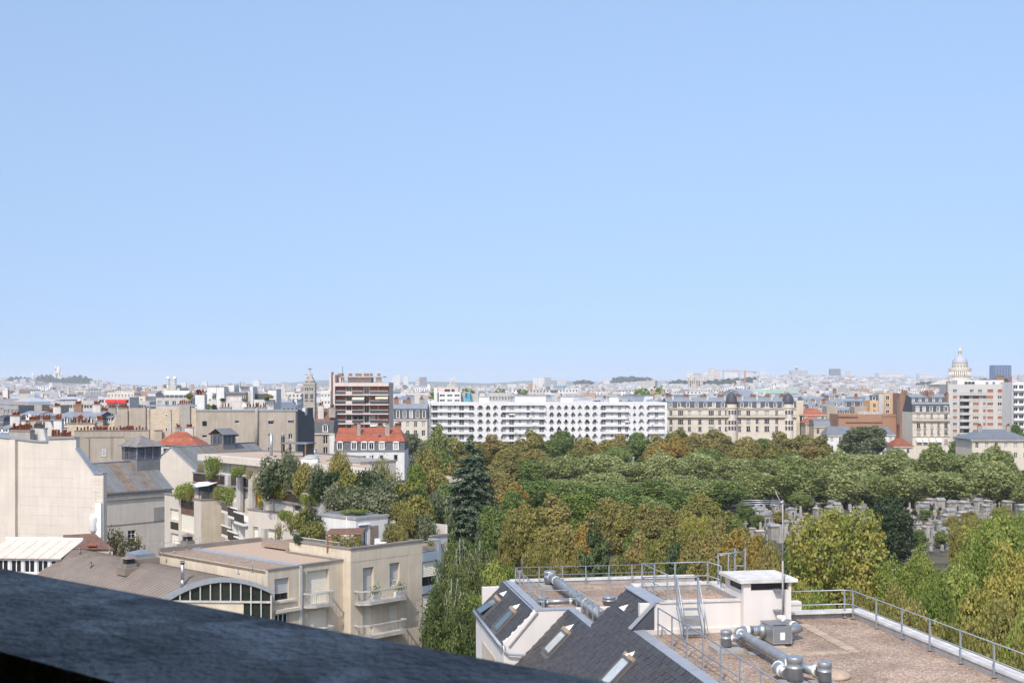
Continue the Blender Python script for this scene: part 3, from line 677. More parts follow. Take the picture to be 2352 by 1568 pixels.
can('grey vent can at the far end of the lower terrace', 12.66, 62.05, E(10.25), .8, .3, .55); can('small grey vent can at the near corner of the lower terrace', 11.1, 56.0, E(10.25), .55, .24, None); can('squat grey vent can half hidden behind the slate gable', 14.2, 55.9, E(10.25), .5, .3, None)
FB = thing('fan_box', 'square grey metal ventilation fan box with a paper label plate', 'fan box', (CA * 17.2 - SA * 43.35, SA * 17.2 + CA * 43.35, G9), TH)
b = MB(); b.box(0, .75, 0, 1.25, .1, .72); b.build('casing', 'duct', FB); part('lid', 'grey_metal', FB, 'box', -.01, .76, -.01, 1.26, .722, .745); part('label_plate', 'white_paint', FB, 'box', .28, .46, -.008, -.002, .25, .52); part('stand', 'dark_metal', FB, 'box', .03, .72, .03, 1.2, .002, .098)
part('hatch', 'grey_metal', FB, 'box', .05, .70, -.004, -.001, .14, .69); part('vent_grille', 'dark_metal', FB, 'box', .1, .6, .1, .3, .746, .75)
b = MB(); b.lathe([(.30, 0), (.22, .12), (.2, .2)], 18); c = b.build('spigot', 'duct', FB, (-.002, .95, .42)); c.rotation_euler = (0, rad(-90), 0)
for (u, v) in ((16.1, 42.4), (16.08, 40.2), (18.6, 44.4)):
    t = thing('duct_support', 'small metal foot on a square pad propping the ventilation duct', 'support', (CA * u - SA * v, SA * u + CA * v, G9), TH, 'feet under the ventilation ducts')
    part('rod', 'rail_grey', t, 'box', -.015, .015, -.015, .015, .03, .3); part('pad', 'upstand_grey', t, 'box', -.2, .2, -.2, .2, .002, .03)
# ---- antenna mast
AN = thing('antenna_mast', 'tall thin grey mast with television aerials and a coiled cable', 'antenna', (CA * 18.55 - SA * 45.75, SA * 18.55 + CA * 45.75, E(9.0)), TH)
b = MB(); b.tube([(0, 0, .1), (0, 0, 2.2)], .038, 8); b.tube([(0, 0, 2.2), (0, 0, 4.55)], .026, 8); b.build('mast', 'upstand_grey', AN)
b = MB()
for k in range(3): b.tube([(0, 0, 4.42 + .05 * k), (-1.5, .25, 4.36 + .09 * k)], .014, 5)
b.tube([(-.1, 0, 4.46), (.05, 0, 4.46)], .05, 6); b.build('aerial', 'galvanised', AN)
b = MB(); b.tube([(-.32, 0, 4.9), (-.1, 0, 4.48), (-.35, 0, 4.05)], .011, 5); b.tube([(-.25, .1, 4.9), (-.05, .1, 4.48), (-.28, .1, 4.08)], .008, 5); b.build('reflector', 'upstand_grey', AN)
b = MB(); b.tube([(.22 * math.cos(t), .02, 3.0 - .18 + .42 * math.sin(t) * .8 + .002 * t) for t in np.linspace(0, 12.5, 40)], .005, 5); b.build('cable_coil', 'grey_metal', AN)
for z in (1.05, .25): part('bracket', 'grey_metal', AN, 'box', -.3, .0, -.02, .3, z - .03, z + .03)
b = MB(); b.tube([(.03, -.05, .2), (.05, -.05, 1.2), (.04, -.05, 2.0)], .012, 5); b.build('cable', 'dark_metal', AN)
# ---------------------------------------------------------------- ground and trees
M('cemetery_ground', (.055, .058, .034), .95, .35, .12, 0, 0, .2, 0, (.105, .092, .066))
b = MB(); b.box(-9000, 9000, -300, 14000, -1, 0); tag(b.build('ground', 'cemetery_ground'), kind='structure')
leaf_mat('leaf_plane', (0.170, 0.210, 0.065), (0.260, 0.300, 0.100), (0.380, 0.410, 0.180)); leaf_mat('leaf_green', (0.110, 0.163, 0.043), (0.163, 0.227, 0.060), (0.234, 0.289, 0.094)); leaf_mat('leaf_olive', (0.172, 0.179, 0.046), (0.257, 0.242, 0.066), (0.336, 0.281, 0.094))
leaf_mat('leaf_yellow', (0.171, 0.207, 0.049), (0.262, 0.281, 0.061), (0.415, 0.354, 0.091)); leaf_mat('leaf_brown', (0.197, 0.190, 0.061), (0.272, 0.241, 0.081), (0.348, 0.266, 0.098)); leaf_mat('leaf_orange', (0.205, 0.179, 0.044), (0.320, 0.243, 0.058), (0.397, 0.262, 0.070))
leaf_mat('leaf_dark', (0.024, 0.042, 0.018), (0.036, 0.060, 0.024), (0.055, 0.080, 0.032), .15); leaf_mat('leaf_cedar', (0.062, 0.100, 0.055), (0.095, 0.140, 0.080), (0.140, 0.190, 0.115), .15); leaf_mat('leaf_pine', (0.045, 0.075, 0.028), (0.070, 0.105, 0.038), (0.105, 0.145, 0.055), .15)
leaf_mat('leaf_birch', (0.075, 0.105, 0.030), (0.125, 0.160, 0.045), (0.190, 0.215, 0.075)); leaf_mat('leaf_grey', (0.096, 0.122, 0.064), (0.154, 0.179, 0.096), (0.224, 0.243, 0.141)); leaf_mat('leaf_fresh', (0.133, 0.188, 0.038), (0.211, 0.273, 0.054), (0.312, 0.351, 0.085))
NR = np.random.RandomState(5)

def leaf_mesh(name, pos, nrm, size, mat, aspect=1.5):
    """one folded leaf spray (two triangles) per point"""
    n = len(pos); nrm = nrm / (np.linalg.norm(nrm, axis=1, keepdims=True) + 1e-9)
    r = NR.normal(size=(n, 3)); t = np.cross(nrm, r); t /= np.linalg.norm(t, axis=1, keepdims=True) + 1e-9; w = np.cross(nrm, t)
    s = (size * (.6 + .8 * NR.rand(n)))[:, None] if np.isscalar(size) else size[:, None]
    V = np.stack([pos - t * s * .5 * aspect, pos - w * s * .5 + nrm * s * .12, pos + t * s * .5 * aspect, pos + w * s * .5 + nrm * s * .12], 1).reshape(-1, 3)
    me = bpy.data.meshes.new(name); me.vertices.add(4 * n); me.vertices.foreach_set('co', V.astype(np.float32).ravel())
    me.loops.add(4 * n); me.loops.foreach_set('vertex_index', np.arange(4 * n, dtype=np.int32)); me.polygons.add(n)
    me.polygons.foreach_set('loop_start', np.arange(0, 4 * n, 4, dtype=np.int32)); me.polygons.foreach_set('loop_total', np.full(n, 4, dtype=np.int32))
    me.update(calc_edges=True); me.materials.append(MAT[mat]); return me

def lobes(nl, R, H, base, seed, top=1.):
    """cluster centres and radii filling a crown from height base to H"""
    rs = np.random.RandomState(seed); out = []
    cz, rz = (base + H) / 2, (H - base) / 2
    for i in range(nl):
        d = rs.normal(size=3); d /= np.linalg.norm(d); q = rs.rand() ** .4 * rs.uniform(.6, 1.0)
        r = R * rs.uniform(.17, .44)
        out.append((d[0] * (R - r * .6) * q, d[1] * (R - r * .6) * q, cz + d[2] * (rz - r * .55) * q * (top if d[2] > 0 else 1), r))
    return np.array(out)
def crown(name, L, n, size, mat, seed, squash=.8, bias=.35, fluff=.28):
    rs = np.random.RandomState(seed + 99); w = L[:, 3] ** 2; k = rs.choice(len(L), int(n * 1.7), p=w / w.sum())
    d = rs.normal(size=(len(k), 3)); d /= np.linalg.norm(d, axis=1, keepdims=True)
    c = L[k]; sub = rs.normal(size=(len(k), 3)) * .06
    lump = 1 + .16 * np.sin(d[:, 0] * 7 + k * 1.7) * np.sin(d[:, 1] * 6 + k) + .10 * np.sin(d[:, 2] * 13 + k * 2.1)
    rr = c[:, 3] * lump * (1 - fluff * rs.rand(len(k)) ** 1.5)
    p = c[:, :3] + d * rr[:, None] * np.array([1, 1, squash]) + sub
    inside = np.zeros(len(k), bool)
    for q in L:
        e = (p - q[:3]) / np.array([1, 1, squash]); inside |= (np.linalg.norm(e, axis=1) < q[3] * .72)
    keep = ~inside | (rs.rand(len(k)) < .06)
    p, d = p[keep][:n], d[keep][:n]
    nr = d * .75 + np.array([0, 0, bias]) + rs.normal(size=p.shape) * .75
    return leaf_mesh(name, p, nr, size, mat)
def trunk_mesh(name, L, base, r0, mat='bark', nb=9, seed=0, lean=0.):
    rs = np.random.RandomState(seed); b = MB(); top = L[:, 2].max() * .8
    b.tube([(0, 0, -.3), (.02, 0, .4), (rs.uniform(-.2, .2), rs.uniform(-.2, .2), base * .7), (rs.uniform(-.4, .4), rs.uniform(-.4, .4), top)], [r0 * 1.35, r0, r0 * .8, r0 * .15], 8)
    for i in rs.choice(len(L), min(nb, len(L)), replace=False):
        q = L[i]; z0 = base * rs.uniform(.55, 1.0); m_ = (q[0] * .45, q[1] * .45, z0 + (q[2] - z0) * .55)
        b.tube([(0, 0, z0), m_, (q[0], q[1], q[2] + q[3] * .3)], [r0 * .45, r0 * .3, r0 * .08], 6)
    return b.mesh(name, mat)
SHAPES = {}
def broad(key, seed, R, H, base, nl, n, size, mat, squash=.8, fluff=.28, r0=.28):
    L = lobes(nl, R, H, base, seed)
    SHAPES[key] = (crown('crown', L, n, size, mat, seed, squash, .15, fluff), trunk_mesh('trunk', L, base, r0, 'bark', 9, seed), R, H)
for i, s in enumerate((1, 2, 3)): broad('plane%d' % i, s, 5.6, 14, .4, 56, 16000, .36, 'leaf_plane', 1.0, .42)
for i, s in enumerate((11, 12)): broad('olive%d' % i, s, 4.6, 14, 1.8, 40, 11000, .34, 'leaf_olive', .95, .36)
for i, s in enumerate((21, 22)): broad('green%d' % i, s, 4.8, 14, 1.8, 40, 11500, .33, 'leaf_green', .95, .36)
for i, s in enumerate((31, 32)): broad('brown%d' % i, s, 4.6, 14, 1.8, 40, 11000, .34, 'leaf_brown', .95, .36)
broad('orange0', 41, 4.5, 14, 1.8, 40, 11000, .34, 'leaf_orange', .95, .36); broad('fresh0', 51, 4.6, 14, 1.6, 40, 12000, .3, 'leaf_fresh', .95, .36); broad('grey0', 52, 5.0, 15, 1.8, 40, 12000, .34, 'leaf_grey')
broad('yellow0', 61, 6.6, 16, 2.5, 64, 36000, .23, 'leaf_yellow', .95, .36); broad('near_olive0', 62, 5.2, 14, 2.0, 50, 29000, .205, 'leaf_olive', .95, .36); broad('near_green0', 63, 5.2, 14, 2.0, 50, 29000, .20, 'leaf_fresh', .95, .36); broad('near_yellow0', 64, 5.0, 14, 2.0, 48, 27000, .205, 'leaf_yellow', .95, .36)
broad('yew0', 71, 4.3, 9, .6, 60, 16000, .24, 'leaf_dark', .95, .2)
def conifer(key, seed, R, H, mat, tiers, per, n_leaf, size, droop=.12, base=1.5, power=1., up=0.):
    """whorls of spreading boughs carrying needle sprays"""
    rs = np.random.RandomState(seed); P, N = [], []; b = MB(); b.tube([(0, 0, -.3), (0, 0, H * .5), (0, 0, H)], [.4, .22, .03], 8)
    for i in range(tiers):
        f = i / (tiers - 1); z = base + (H - base) * f; r = R * (1 - f) ** power + .25
        for j in range(per if f < .8 else max(4, per // 2)):
            a = 2 * math.pi * (j + rs.rand() * .8) / per + i * 1.3; ln = r * rs.uniform(.7, 1.12); zz = z + rs.uniform(-.4, .4); dr = droop * rs.uniform(.5, 1.5)
            ex, ey = math.cos(a), math.sin(a); b.tube([(0, 0, zz), (ex * ln * .55, ey * ln * .55, zz + up * ln), (ex * ln, ey * ln, zz + up * ln * 1.3 - dr * ln)], [.07 + .03 * (1 - f), .05, .015], 4, 0, False)
            m_ = max(8, int(n_leaf * ln / R)); t = rs.rand(m_) ** .75
            side = rs.normal(size=m_) * ln * .15 * (1 - t * .55)
            x = ex * ln * t - ey * side; y = ey * ln * t + ex * side; zc = zz + up * ln * 1.3 * t - dr * ln * t ** 2 + rs.normal(size=m_) * .10 - np.abs(side) * .25
            P.append(np.stack([x, y, zc], 1)); N.append(np.stack([ex * .3 + rs.normal(size=m_) * .4, ey * .3 + rs.normal(size=m_) * .4, .9 + rs.normal(size=m_) * .3], 1))
    SHAPES[key] = (leaf_mesh('crown', np.concatenate(P), np.concatenate(N), size, mat, 2.4), b.mesh('trunk', 'bark'), R, H)
conifer('cedar0', 81, 6.6, 19.5, 'leaf_cedar', 30, 11, 190, .24, .18, 1.2, .72, .06); conifer('pine0', 82, 4.6, 12, 'leaf_pine', 17, 12, 190, .26, -.02, 2., .45, .10); conifer('spire0', 83, 1.0, 9, 'leaf_cedar', 16, 7, 80, .2, -.3, .5, .7, .2)
def weeping(key, seed, R, H, n, size):
    rs = np.random.RandomState(seed); L = lobes(20, R * .75, H, 6, seed); b = MB()
    b.tube([(0, 0, -.3), (.2, .1, 6), (.1, 0, H * .95)], [.2, .13, .03], 7)
    P, N = [], []
    for i in range(200):
        a = rs.rand() * 2 * math.pi; r = R * rs.rand() ** .5; z1 = 7 + (H - 7) * rs.rand() ** .6 * (1 - .35 * (r / R) ** 2); ln = rs.uniform(1.5, 4.5); m_ = int(n / 400)
        t = rs.rand(m_); x = r * math.cos(a) + rs.normal(size=m_) * .38; y = r * math.sin(a) + rs.normal(size=m_) * .38; z = z1 - t * ln
        P.append(np.stack([x, y, z], 1)); N.append(rs.normal(size=(m_, 3)) + np.array([math.cos(a), math.sin(a), .2]))
        if i % 5 == 0: b.tube([(.1, 0, min(z1 * .75, H * .8)), (r * .6 * math.cos(a), r * .6 * math.sin(a), z1 + .2), (r * math.cos(a), r * math.sin(a), z1 - ln * .6)], [.06, .035, .012], 5)
    L = lobes(44, R, H, 3.5, seed + 5); w = L[:, 3] ** 2; k = rs.choice(len(L), n, p=w / w.sum()); d = rs.normal(size=(n, 3)); d /= np.linalg.norm(d, axis=1, keepdims=True); f = (1 - .45 * rs.rand(n))[:, None]
    P.append(L[k][:, :3] + d * L[k][:, 3:4] * f - np.array([0, 0, 1]) * (rs.rand(n) ** 2 * 1.2)[:, None]); N.append(d + rs.normal(size=d.shape) * .8)
    SHAPES[key] = (leaf_mesh('crown', np.concatenate(P), np.concatenate(N), size, 'leaf_birch'), b.mesh('trunk', 'birch_bark'), R, H)
weeping('birch0', 91, 5.4, 19, 26000, .2)
KIND = {   # label, group
    'plane': ('pale green plane tree of the long row beside the graves', 'plane trees along the cemetery avenue'), 'olive': ('olive green chestnut tree turning dull in the cemetery', 'olive chestnut trees'),
    'green': ('mid green leafy tree among the cemetery chestnuts', 'mid green cemetery trees'), 'brown': ('brown leaved chestnut tree drying out in the cemetery', 'brown chestnut trees'),
    'orange': ('golden orange chestnut tree among the duller trees', 'golden orange chestnut trees'), 'fresh': ('bright fresh green tree in the cemetery', 'bright green cemetery trees'),
    'grey': ('large round grey green tree in front of the brick blocks', None), 'yellow': ('big yellow green tree with golden leaf tips behind the roof housing', None),
    'near_olive': ('dense olive tree crowding behind the parapet railing', 'trees behind the parapet railing'), 'near_green': ('dense bright green tree behind the parapet railing', 'green trees behind the parapet railing'), 'near_yellow': ('dense yellowish tree behind the parapet railing', 'yellowish trees behind the parapet railing'),
    'yew': ('rounded very dark green yew beside the tombs', None), 'cedar': ('tall blue green cedar with drooping layered boughs', None), 'pine': ('dark green pine rising behind the lower terrace railing', 'pines behind the lower terrace railing'),
    'spire': ('narrow pointed dark conifer in front of the cedar', None), 'birch': ('weeping birch with trailing leaves and pale trunk beside the loggias', 'weeping birches')}
ADJ = {'olive': 'olive green chestnut tree', 'green': 'mid green leafy tree', 'brown': 'brown leaved drying chestnut tree', 'orange': 'golden orange chestnut tree', 'fresh': 'bright fresh green tree'}
def tree(kind, x, ytop, Y, wid=None, z0=0., label=None, name=None, group='', var=None):
    """a tree whose top shows at frame (x, ytop) when it stands at distance Y; wid is its crown width in frame units"""
    opts = [k for k in SHAPES if k.rstrip('0123456789') == kind]; key = opts[var if var is not None else RND.randrange(len(opts))]
    if label is None and kind in ADJ:
        zone = ('below the long white block' if x < 1530 else 'below the ornate stone houses' if x < 1920 else 'below the far apartment blocks') if Y >= 380 else 'around the blue green cedar' if x < 1215 else 'just beyond the lower terrace railing' if Y < 170 and x < 1800 else 'between the plane trees and the slate roof' if x < 1720 else 'beside the tombs'
        label = ADJ[kind] + ' ' + zone; group = ADJ[kind].split()[0] + ' trees ' + zone
    if label is None and kind == 'plane':
        zone = ('rear' if Y > 345 else 'front') + ' row of the plane avenue ' + ('between the chestnuts' if x < 1700 else 'above the tombs'); label = 'pale green plane tree in the ' + zone; group = 'plane trees, ' + zone
    cm, tm, R, Ht = SHAPES[key]; h = pz(ytop, Y) - z0; w = (wid / FOC * Y / 2 / R) if wid else h / Ht
    t = thing(name or {'cedar': 'cedar_tree', 'pine': 'pine_tree', 'yew': 'yew_tree', 'spire': 'cypress_tree', 'birch': 'birch_tree', 'plane': 'plane_tree'}.get(kind, 'chestnut_tree' if kind in ('olive', 'brown', 'orange') else 'leafy_tree'), label or KIND[kind][0], 'tree', (px(x, Y), Y, z0), RND.uniform(0, 6.28), group if group != '' else KIND[kind][1])
    t.scale = (w, w, h / Ht); obj('crown', cm, t); obj('trunk', tm, t); return t
# back row against the long white block, the brown and golden chestnuts
for (k, x, y, Y, w) in [('grey', 945, 975, 330, 85), ('plane', 1000, 972, 350, 100), ('olive', 985, 1012, 300, 90), ('fresh', 955, 1052, 235, 70), ('olive', 1040, 992, 380, 95), ('olive', 1085, 1003, 400, 90), ('brown', 1128, 998, 410, 80), ('olive', 1165, 1012, 400, 80),
        ('olive', 1222, 984, 420, 80), ('green', 1262, 998, 425, 80), ('green', 1296, 983, 430, 90), ('olive', 1345, 995, 425, 90), ('olive', 1395, 1000, 420, 80), ('brown', 1425, 997, 435, 70), ('green', 1470, 987, 430, 75), ('olive', 1508, 994, 425, 70), ('orange', 1550, 996, 415, 90), ('brown', 1595, 992, 425, 90), ('olive', 1560, 982, 440, 80), ('olive', 1640, 982, 440, 85), ('brown', 1660, 1002, 420, 85), ('olive', 1715, 993, 425, 80), ('green', 1760, 1002, 430, 80), ('brown', 1800, 992, 420, 95), ('olive', 1845, 988, 430, 95), ('olive', 1885, 996, 420, 80), ('orange', 1520, 1015, 390, 80), ('olive', 1700, 1018, 395, 80), ('green', 1630, 1018, 385, 90), ('olive', 1780, 1015, 395, 90), ('brown', 1865, 1012, 400, 80), ('green', 1410, 1015, 395, 90), ('olive', 1330, 1020, 390, 90), ('olive', 1230, 1022, 385, 90), ('brown', 1190, 1008, 415, 70)]:
    if k == 'grey': tree(k, x, y, Y, w, label='tall grey green tree rising beside the red tiled house')
    else: tree(k, x, y, Y, w)
tree('grey', 1984, 963, 410, 124); tree('green', 2203, 991, 400, 64); tree('green', 2272, 979, 430, 46); tree('green', 2338, 968, 440, 50); tree('plane', 2060, 1024, 390, 80, label='pale green plane tree of the long row beside the graves')
# the plane avenue
for i, x in enumerate(range(1230, 2420, 76)): tree('plane', x + RND.uniform(-14, 14), (1062 if x < 1290 else 1040 if x < 1700 else 1034 if x < 2100 else 1024) + RND.uniform(-12, 16), 372 + RND.uniform(-12, 12), RND.uniform(95, 140))
for i, x in enumerate(range(1300, 2420, 88)): tree('plane', x + RND.uniform(-12, 12), (1082 if x < 1600 else 1072 if x < 2000 else 1066) + RND.uniform(-18, 16), 312 + RND.uniform(-7, 7), RND.uniform(105, 155))
for i, x in enumerate(range(1330, 1700, 84)): tree('plane' if i % 2 else 'green', x, 1096 + RND.uniform(-6, 8), 300, 120)
# the belt in front of it
for (k, x, y, Y, w) in [('brown', 1160, 1040, 330, 90), ('brown', 1148, 1075, 280, 80), ('orange', 1182, 1100, 255, 85), ('green', 1210, 1050, 330, 100), ('green', 1240, 1085, 270, 110), ('green', 1300, 1098, 250, 110), ('green', 1385, 1095, 262, 110), ('fresh', 1330, 1120, 225, 110), ('olive', 1270, 1128, 215, 100), ('olive', 1395, 1128, 225, 100), ('green', 1450, 1110, 245, 110), ('green', 1500, 1128, 235, 100),
        ('olive', 1440, 1150, 200, 100), ('brown', 1365, 1168, 190, 100), ('olive', 1232, 1158, 180, 105), ('olive', 1300, 1180, 170, 90), ('orange', 1340, 1195, 165, 70), ('brown', 1490, 1160, 195, 90), ('brown', 1520, 1155, 205, 90), ('green', 1465, 1190, 178, 70), ('olive', 1580, 1152, 205, 100), ('olive', 1635, 1150, 200, 95), ('yellow', 1600, 1165, 180, 110), ('olive', 1545, 1190, 165, 100), ('brown', 1470, 1225, 150, 90), ('brown', 1660, 1195, 165, 90), ('brown', 1625, 1215, 150, 90), ('orange', 1690, 1205, 160, 100), ('brown', 1585, 1225, 140, 90), ('olive', 1700, 1260, 130, 80), ('orange', 1560, 1260, 125, 80), ('brown', 1760, 1245, 125, 70), ('olive', 1420, 1245, 135, 80)]:
    if k == 'yellow': tree(k, x, y, Y, w, label='yellow green tree standing among brown chestnuts')
    else: tree(k, x, y, Y, w)
tree('cedar', 1082, 1003, 208, 195); tree('spire', 1101, 1196, 150, 14); tree('pine', 1368, 1208, 112, 130); tree('pine', 1548, 1230, 108, 95)
tree('yew', 2042, 1136, 205, 150); tree('yellow', 1925, 1126, 122, 270)
# bright and olive trees behind the right parapet
for (k, x, y, Y, w) in [('near_green', 2290, 1158, 118, 190), ('near_olive', 2210, 1160, 160, 90), ('near_yellow', 2330, 1195, 104, 170), ('near_green', 2190, 1262, 100, 190), ('near_green', 2115, 1240, 122, 120), ('near_yellow', 2260, 1265, 88, 190), ('near_olive', 2120, 1325, 82, 210), ('near_olive', 2010, 1330, 80, 150), ('near_olive', 2330, 1300, 76, 210), ('near_olive', 2215, 1340, 72, 200), ('near_green', 1870, 1330, 90, 170), ('near_olive', 2400, 1380, 60, 240), ('near_olive', 2300, 1400, 60, 200), ('near_yellow', 2420, 1440, 50, 230), ('near_green', 1790, 1310, 95, 100)]:
    tree(k, x, y, Y, w)
for (k, x, y, Y, w) in [('near_green', 2045, 1265, 118, 130), ('near_olive', 2075, 1300, 100, 130), ('near_olive', 1985, 1310, 104, 110), ('near_green', 2150, 1290, 92, 130), ('near_yellow', 2240, 1180, 150, 120), ('near_green', 2345, 1165, 150, 120), ('near_olive', 2280, 1205, 130, 130), ('near_green', 2240, 1225, 116, 120), ('near_olive', 2160, 1345, 70, 150), ('near_olive', 2050, 1350, 78, 140), ('near_yellow', 1850, 1300, 108, 110), ('near_olive', 1925, 1345, 84, 130), ('near_olive', 2250, 1385, 64, 170), ('near_green', 2360, 1350, 70, 150)]: tree(k, x, y, Y, w)
for (k, x, y, Y, w) in [('green', 1185, 1120, 235, 90), ('olive', 1205, 1140, 215, 80), ('brown', 1165, 1085, 265, 80), ('olive', 1175, 1150, 190, 70), ('green', 1035, 1090, 245, 90), ('green', 1010, 1120, 215, 90), ('olive', 1000, 1060, 260, 90), ('green', 1130, 1140, 200, 90), ('green', 1020, 1165, 170, 80), ('olive', 960, 1060, 255, 60), ('green', 965, 1110, 200, 70), ('olive', 1120, 1060, 300, 80), ('olive', 1060, 1045, 320, 90), ('green', 1015, 1030, 330, 90), ('olive', 1610, 1120, 245, 100), ('green', 1560, 1115, 250, 100), ('olive', 1670, 1160, 215, 90), ('olive', 1705, 1188, 175, 80), ('green', 1690, 1170, 200, 60), ('green', 1710, 1150, 270, 50), ('olive', 1255, 1205, 150, 90), ('olive', 1500, 1235, 135, 90), ('orange', 1740, 1215, 150, 70), ('olive', 1735, 1275, 115, 70), ('olive', 1650, 1255, 125, 80), ('green', 1840, 1125, 300, 60), ('olive', 1280, 1235, 135, 60), ('olive', 1330, 1225, 140, 60), ('plane', 1900, 1075, 318, 110), ('plane', 2080, 1072, 318, 110), ('plane', 1990, 1078, 320, 110), ('plane', 2180, 1066, 322, 110), ('plane', 2330, 1062, 322, 120)]: tree(k, x, y, Y, w)
for (k, x, y, Y, w) in [('near_olive', 2250, 1164, 192, 100), ('near_yellow', 2312, 1162, 188, 110), ('near_green', 2352, 1168, 178, 90), ('near_olive', 2218, 1205, 165, 64), ('near_green', 2275, 1180, 172, 100)]: tree(k, x, y, Y, w)
for (k, x, y, Y, w) in [('brown', 1725, 1228, 152, 80), ('olive', 1775, 1236, 142, 70), ('olive', 1745, 1210, 178, 60), ('olive', 1690, 1235, 140, 80), ('green', 1810, 1222, 160, 60)]: tree(k, x, y, Y, w)
for (k, x, y, Y, w) in [('green', 1742, 1176, 262, 40), ('olive', 1792, 1172, 270, 46), ('green', 2128, 1166, 285, 36), ('olive', 2188, 1178, 255, 44), ('olive', 2228, 1172, 268, 50), ('green', 2162, 1216, 236, 40), ('green', 2110, 1212, 225, 50)]: tree(k, x, y, Y, w)
tree('near_olive', 2300, 1150, 245, 60, label='small rounded shrub among the tombs', name='leafy_shrub', group=None); tree('green', 2225, 1175, 222, 60, label='spreading dark layered tree beside the pale tombs', group=None)
# by the terraced flats
tree('birch', 1055, 1212, 104, 130); tree('birch', 1035, 1300, 92, 150); tree('birch', 1100, 1220, 118, 110); tree('fresh', 1130, 1262, 112, 110); tree('fresh', 1080, 1330, 98, 120); tree('fresh', 1168, 1275, 128, 70); tree('near_olive', 1150, 1240, 150, 70, label='slim olive tree between the birches and the lower terrace', group=None)
tree('near_olive', 1235, 1215, 140, 95, label='olive tree with a visible trunk over dark cemetery ground', group=None)
# ---------------------------------------------------------------- helpers that read a facade off the frame
def cvt(x0, y0, f): return lambda x, y: (x0 + f * x, y0 + f * y)
Z1 = cvt(0, 796.25, .25); Z2 = cvt(0, 1163.75, .2578); Z3 = cvt(551.25, 820.75, .2109); Z4 = cvt(551.25, 1114.75, .25)
A1 = cvt(955.5, 820.75, .2604); A2 = cvt(1506.75, 820.75, .2604); A3 = cvt(2045.75, 784, .1953); B1 = cvt(0, 820.75, .14583); B2 = cvt(330.75, 857.5, .14583); B3 = cvt(428.75, 1041.25, .14842); B5 = cvt(1837.5, 906.5, .13542)
def lx(t, P, y=0.):
    """local x where the sight line of frame column P meets the plane at depth y of a building front"""
    o = t.location; a = t.rotation_euler.z; d = Vector((math.cos(a), math.sin(a))); n_ = Vector((-d.y, d.x)); s = (P - MID) / FOC
    ox, oy = o.x + n_.x * y, o.y + n_.y * y
    return (s * oy - ox) / (d.x - s * d.y)
def lY(t, x, y=0.): a = t.rotation_euler.z; return t.location.y + math.sin(a) * x + math.cos(a) * y
def rc(t, cv, x0, y0, x1, y1, y=0.):
    p0, p1 = cv(x0, y0), cv(x1, y1); a, b = lx(t, p0[0], y), lx(t, p1[0], y); Y = lY(t, (a + b) / 2, y)
    return a, b, pz(p1[1], Y) - t.location.z, pz(p0[1], Y) - t.location.z
def zat(t, cv, x, y_, y=0.): p = cv(x, y_); return pz(p[1], lY(t, lx(t, p[0], y), y)) - t.location.z
def gap(t, h, glass=None, cols=2, rows=1, frame='white_paint', y=.18, fw=.07): return window(t, h[0], h[2], h[1] - h[0], h[3] - h[2], y, cols, rows, frame, glass, fw)
def blind(t, h, mat='shutter_white', y=.15): return shutter(t, h[0], h[2], h[1] - h[0], h[3] - h[2], y, mat)

# ---------------------------------------------------------------- terraced cream flats: corner block with balconies
ZT = EYE - 13.6
CB, _ = front('corner_apartment_block', 'cream stone corner block with railed balconies and a planted roof terrace', 'building', 805.7, 103, 968.75, 108.8)
CBW = 8.0
hs_ = [rc(CB, Z4, 1130, 750, 1228, 1062), rc(CB, Z4, 1375, 708, 1467, 925), rc(CB, Z4, 1128, 1085, 1230, 1385), rc(CB, Z4, 1372, 1085, 1470, 1360)]
front_wall(CB, CBW, 0, ZT, hs_, 'cream_stone', .35)
blind(CB, hs_[0], 'shutter_grey', .3); h = hs_[1]; zt = h[2] + (h[3] - h[2]) * .25
blind(CB, (h[0], h[1], zt, h[3]), 'shutter_grey', .3); gap(CB, (h[0], h[1], h[2], zt), None, 2, 1, 'white_paint', .3)
blind(CB, hs_[2], 'shutter_cream', .3); blind(CB, hs_[3], 'shutter_cream', .3)
b = MB(); b.poly([(0, 8.4, 0), (0, 0, 0), (0, 0, ZT), (0, 8.4, ZT)]); b.poly([(CBW, 0, 0), (CBW, 12, 0), (CBW, 12, ZT), (CBW, 0, ZT)]); b.build('side_wall', 'cream_stone', CB)
# stone facing: panel courses stand a little proud
pmB = MB()
for i in range(5):
    z1 = ZT - .1 - i * 1.0
    for j in range(5):
        x0 = .02 + j * 1.6; w_ = 1.58
        if any(h[0] < x0 + w_ and h[1] > x0 and h[2] < z1 and h[3] > z1 - .98 for h in hs_): continue
        part('facing_panel', 'cream_stone', CB, 'box', x0, min(x0 + w_, CBW - .02), -.018, -.002, z1 - .985, z1)
for i in range(4): part('facing_panel', 'cream_stone', CB, 'box', -.018, -.002, .02, 1.0, ZT - .1 - i * 1.0 - .985, ZT - .1 - i * 1.0)
b = MB(); b.box(-.12, CBW + .1, -.12, .3, ZT + .003, ZT + .13); b.box(-.12, .3, .3, 8.4, ZT + .003, ZT + .13); b.build('parapet_cap', 'cap_stone', CB)
part('terrace_floor', 'gravel_brown', CB, 'box', .3, 11, .3, 13, ZT - .9, ZT - .55)
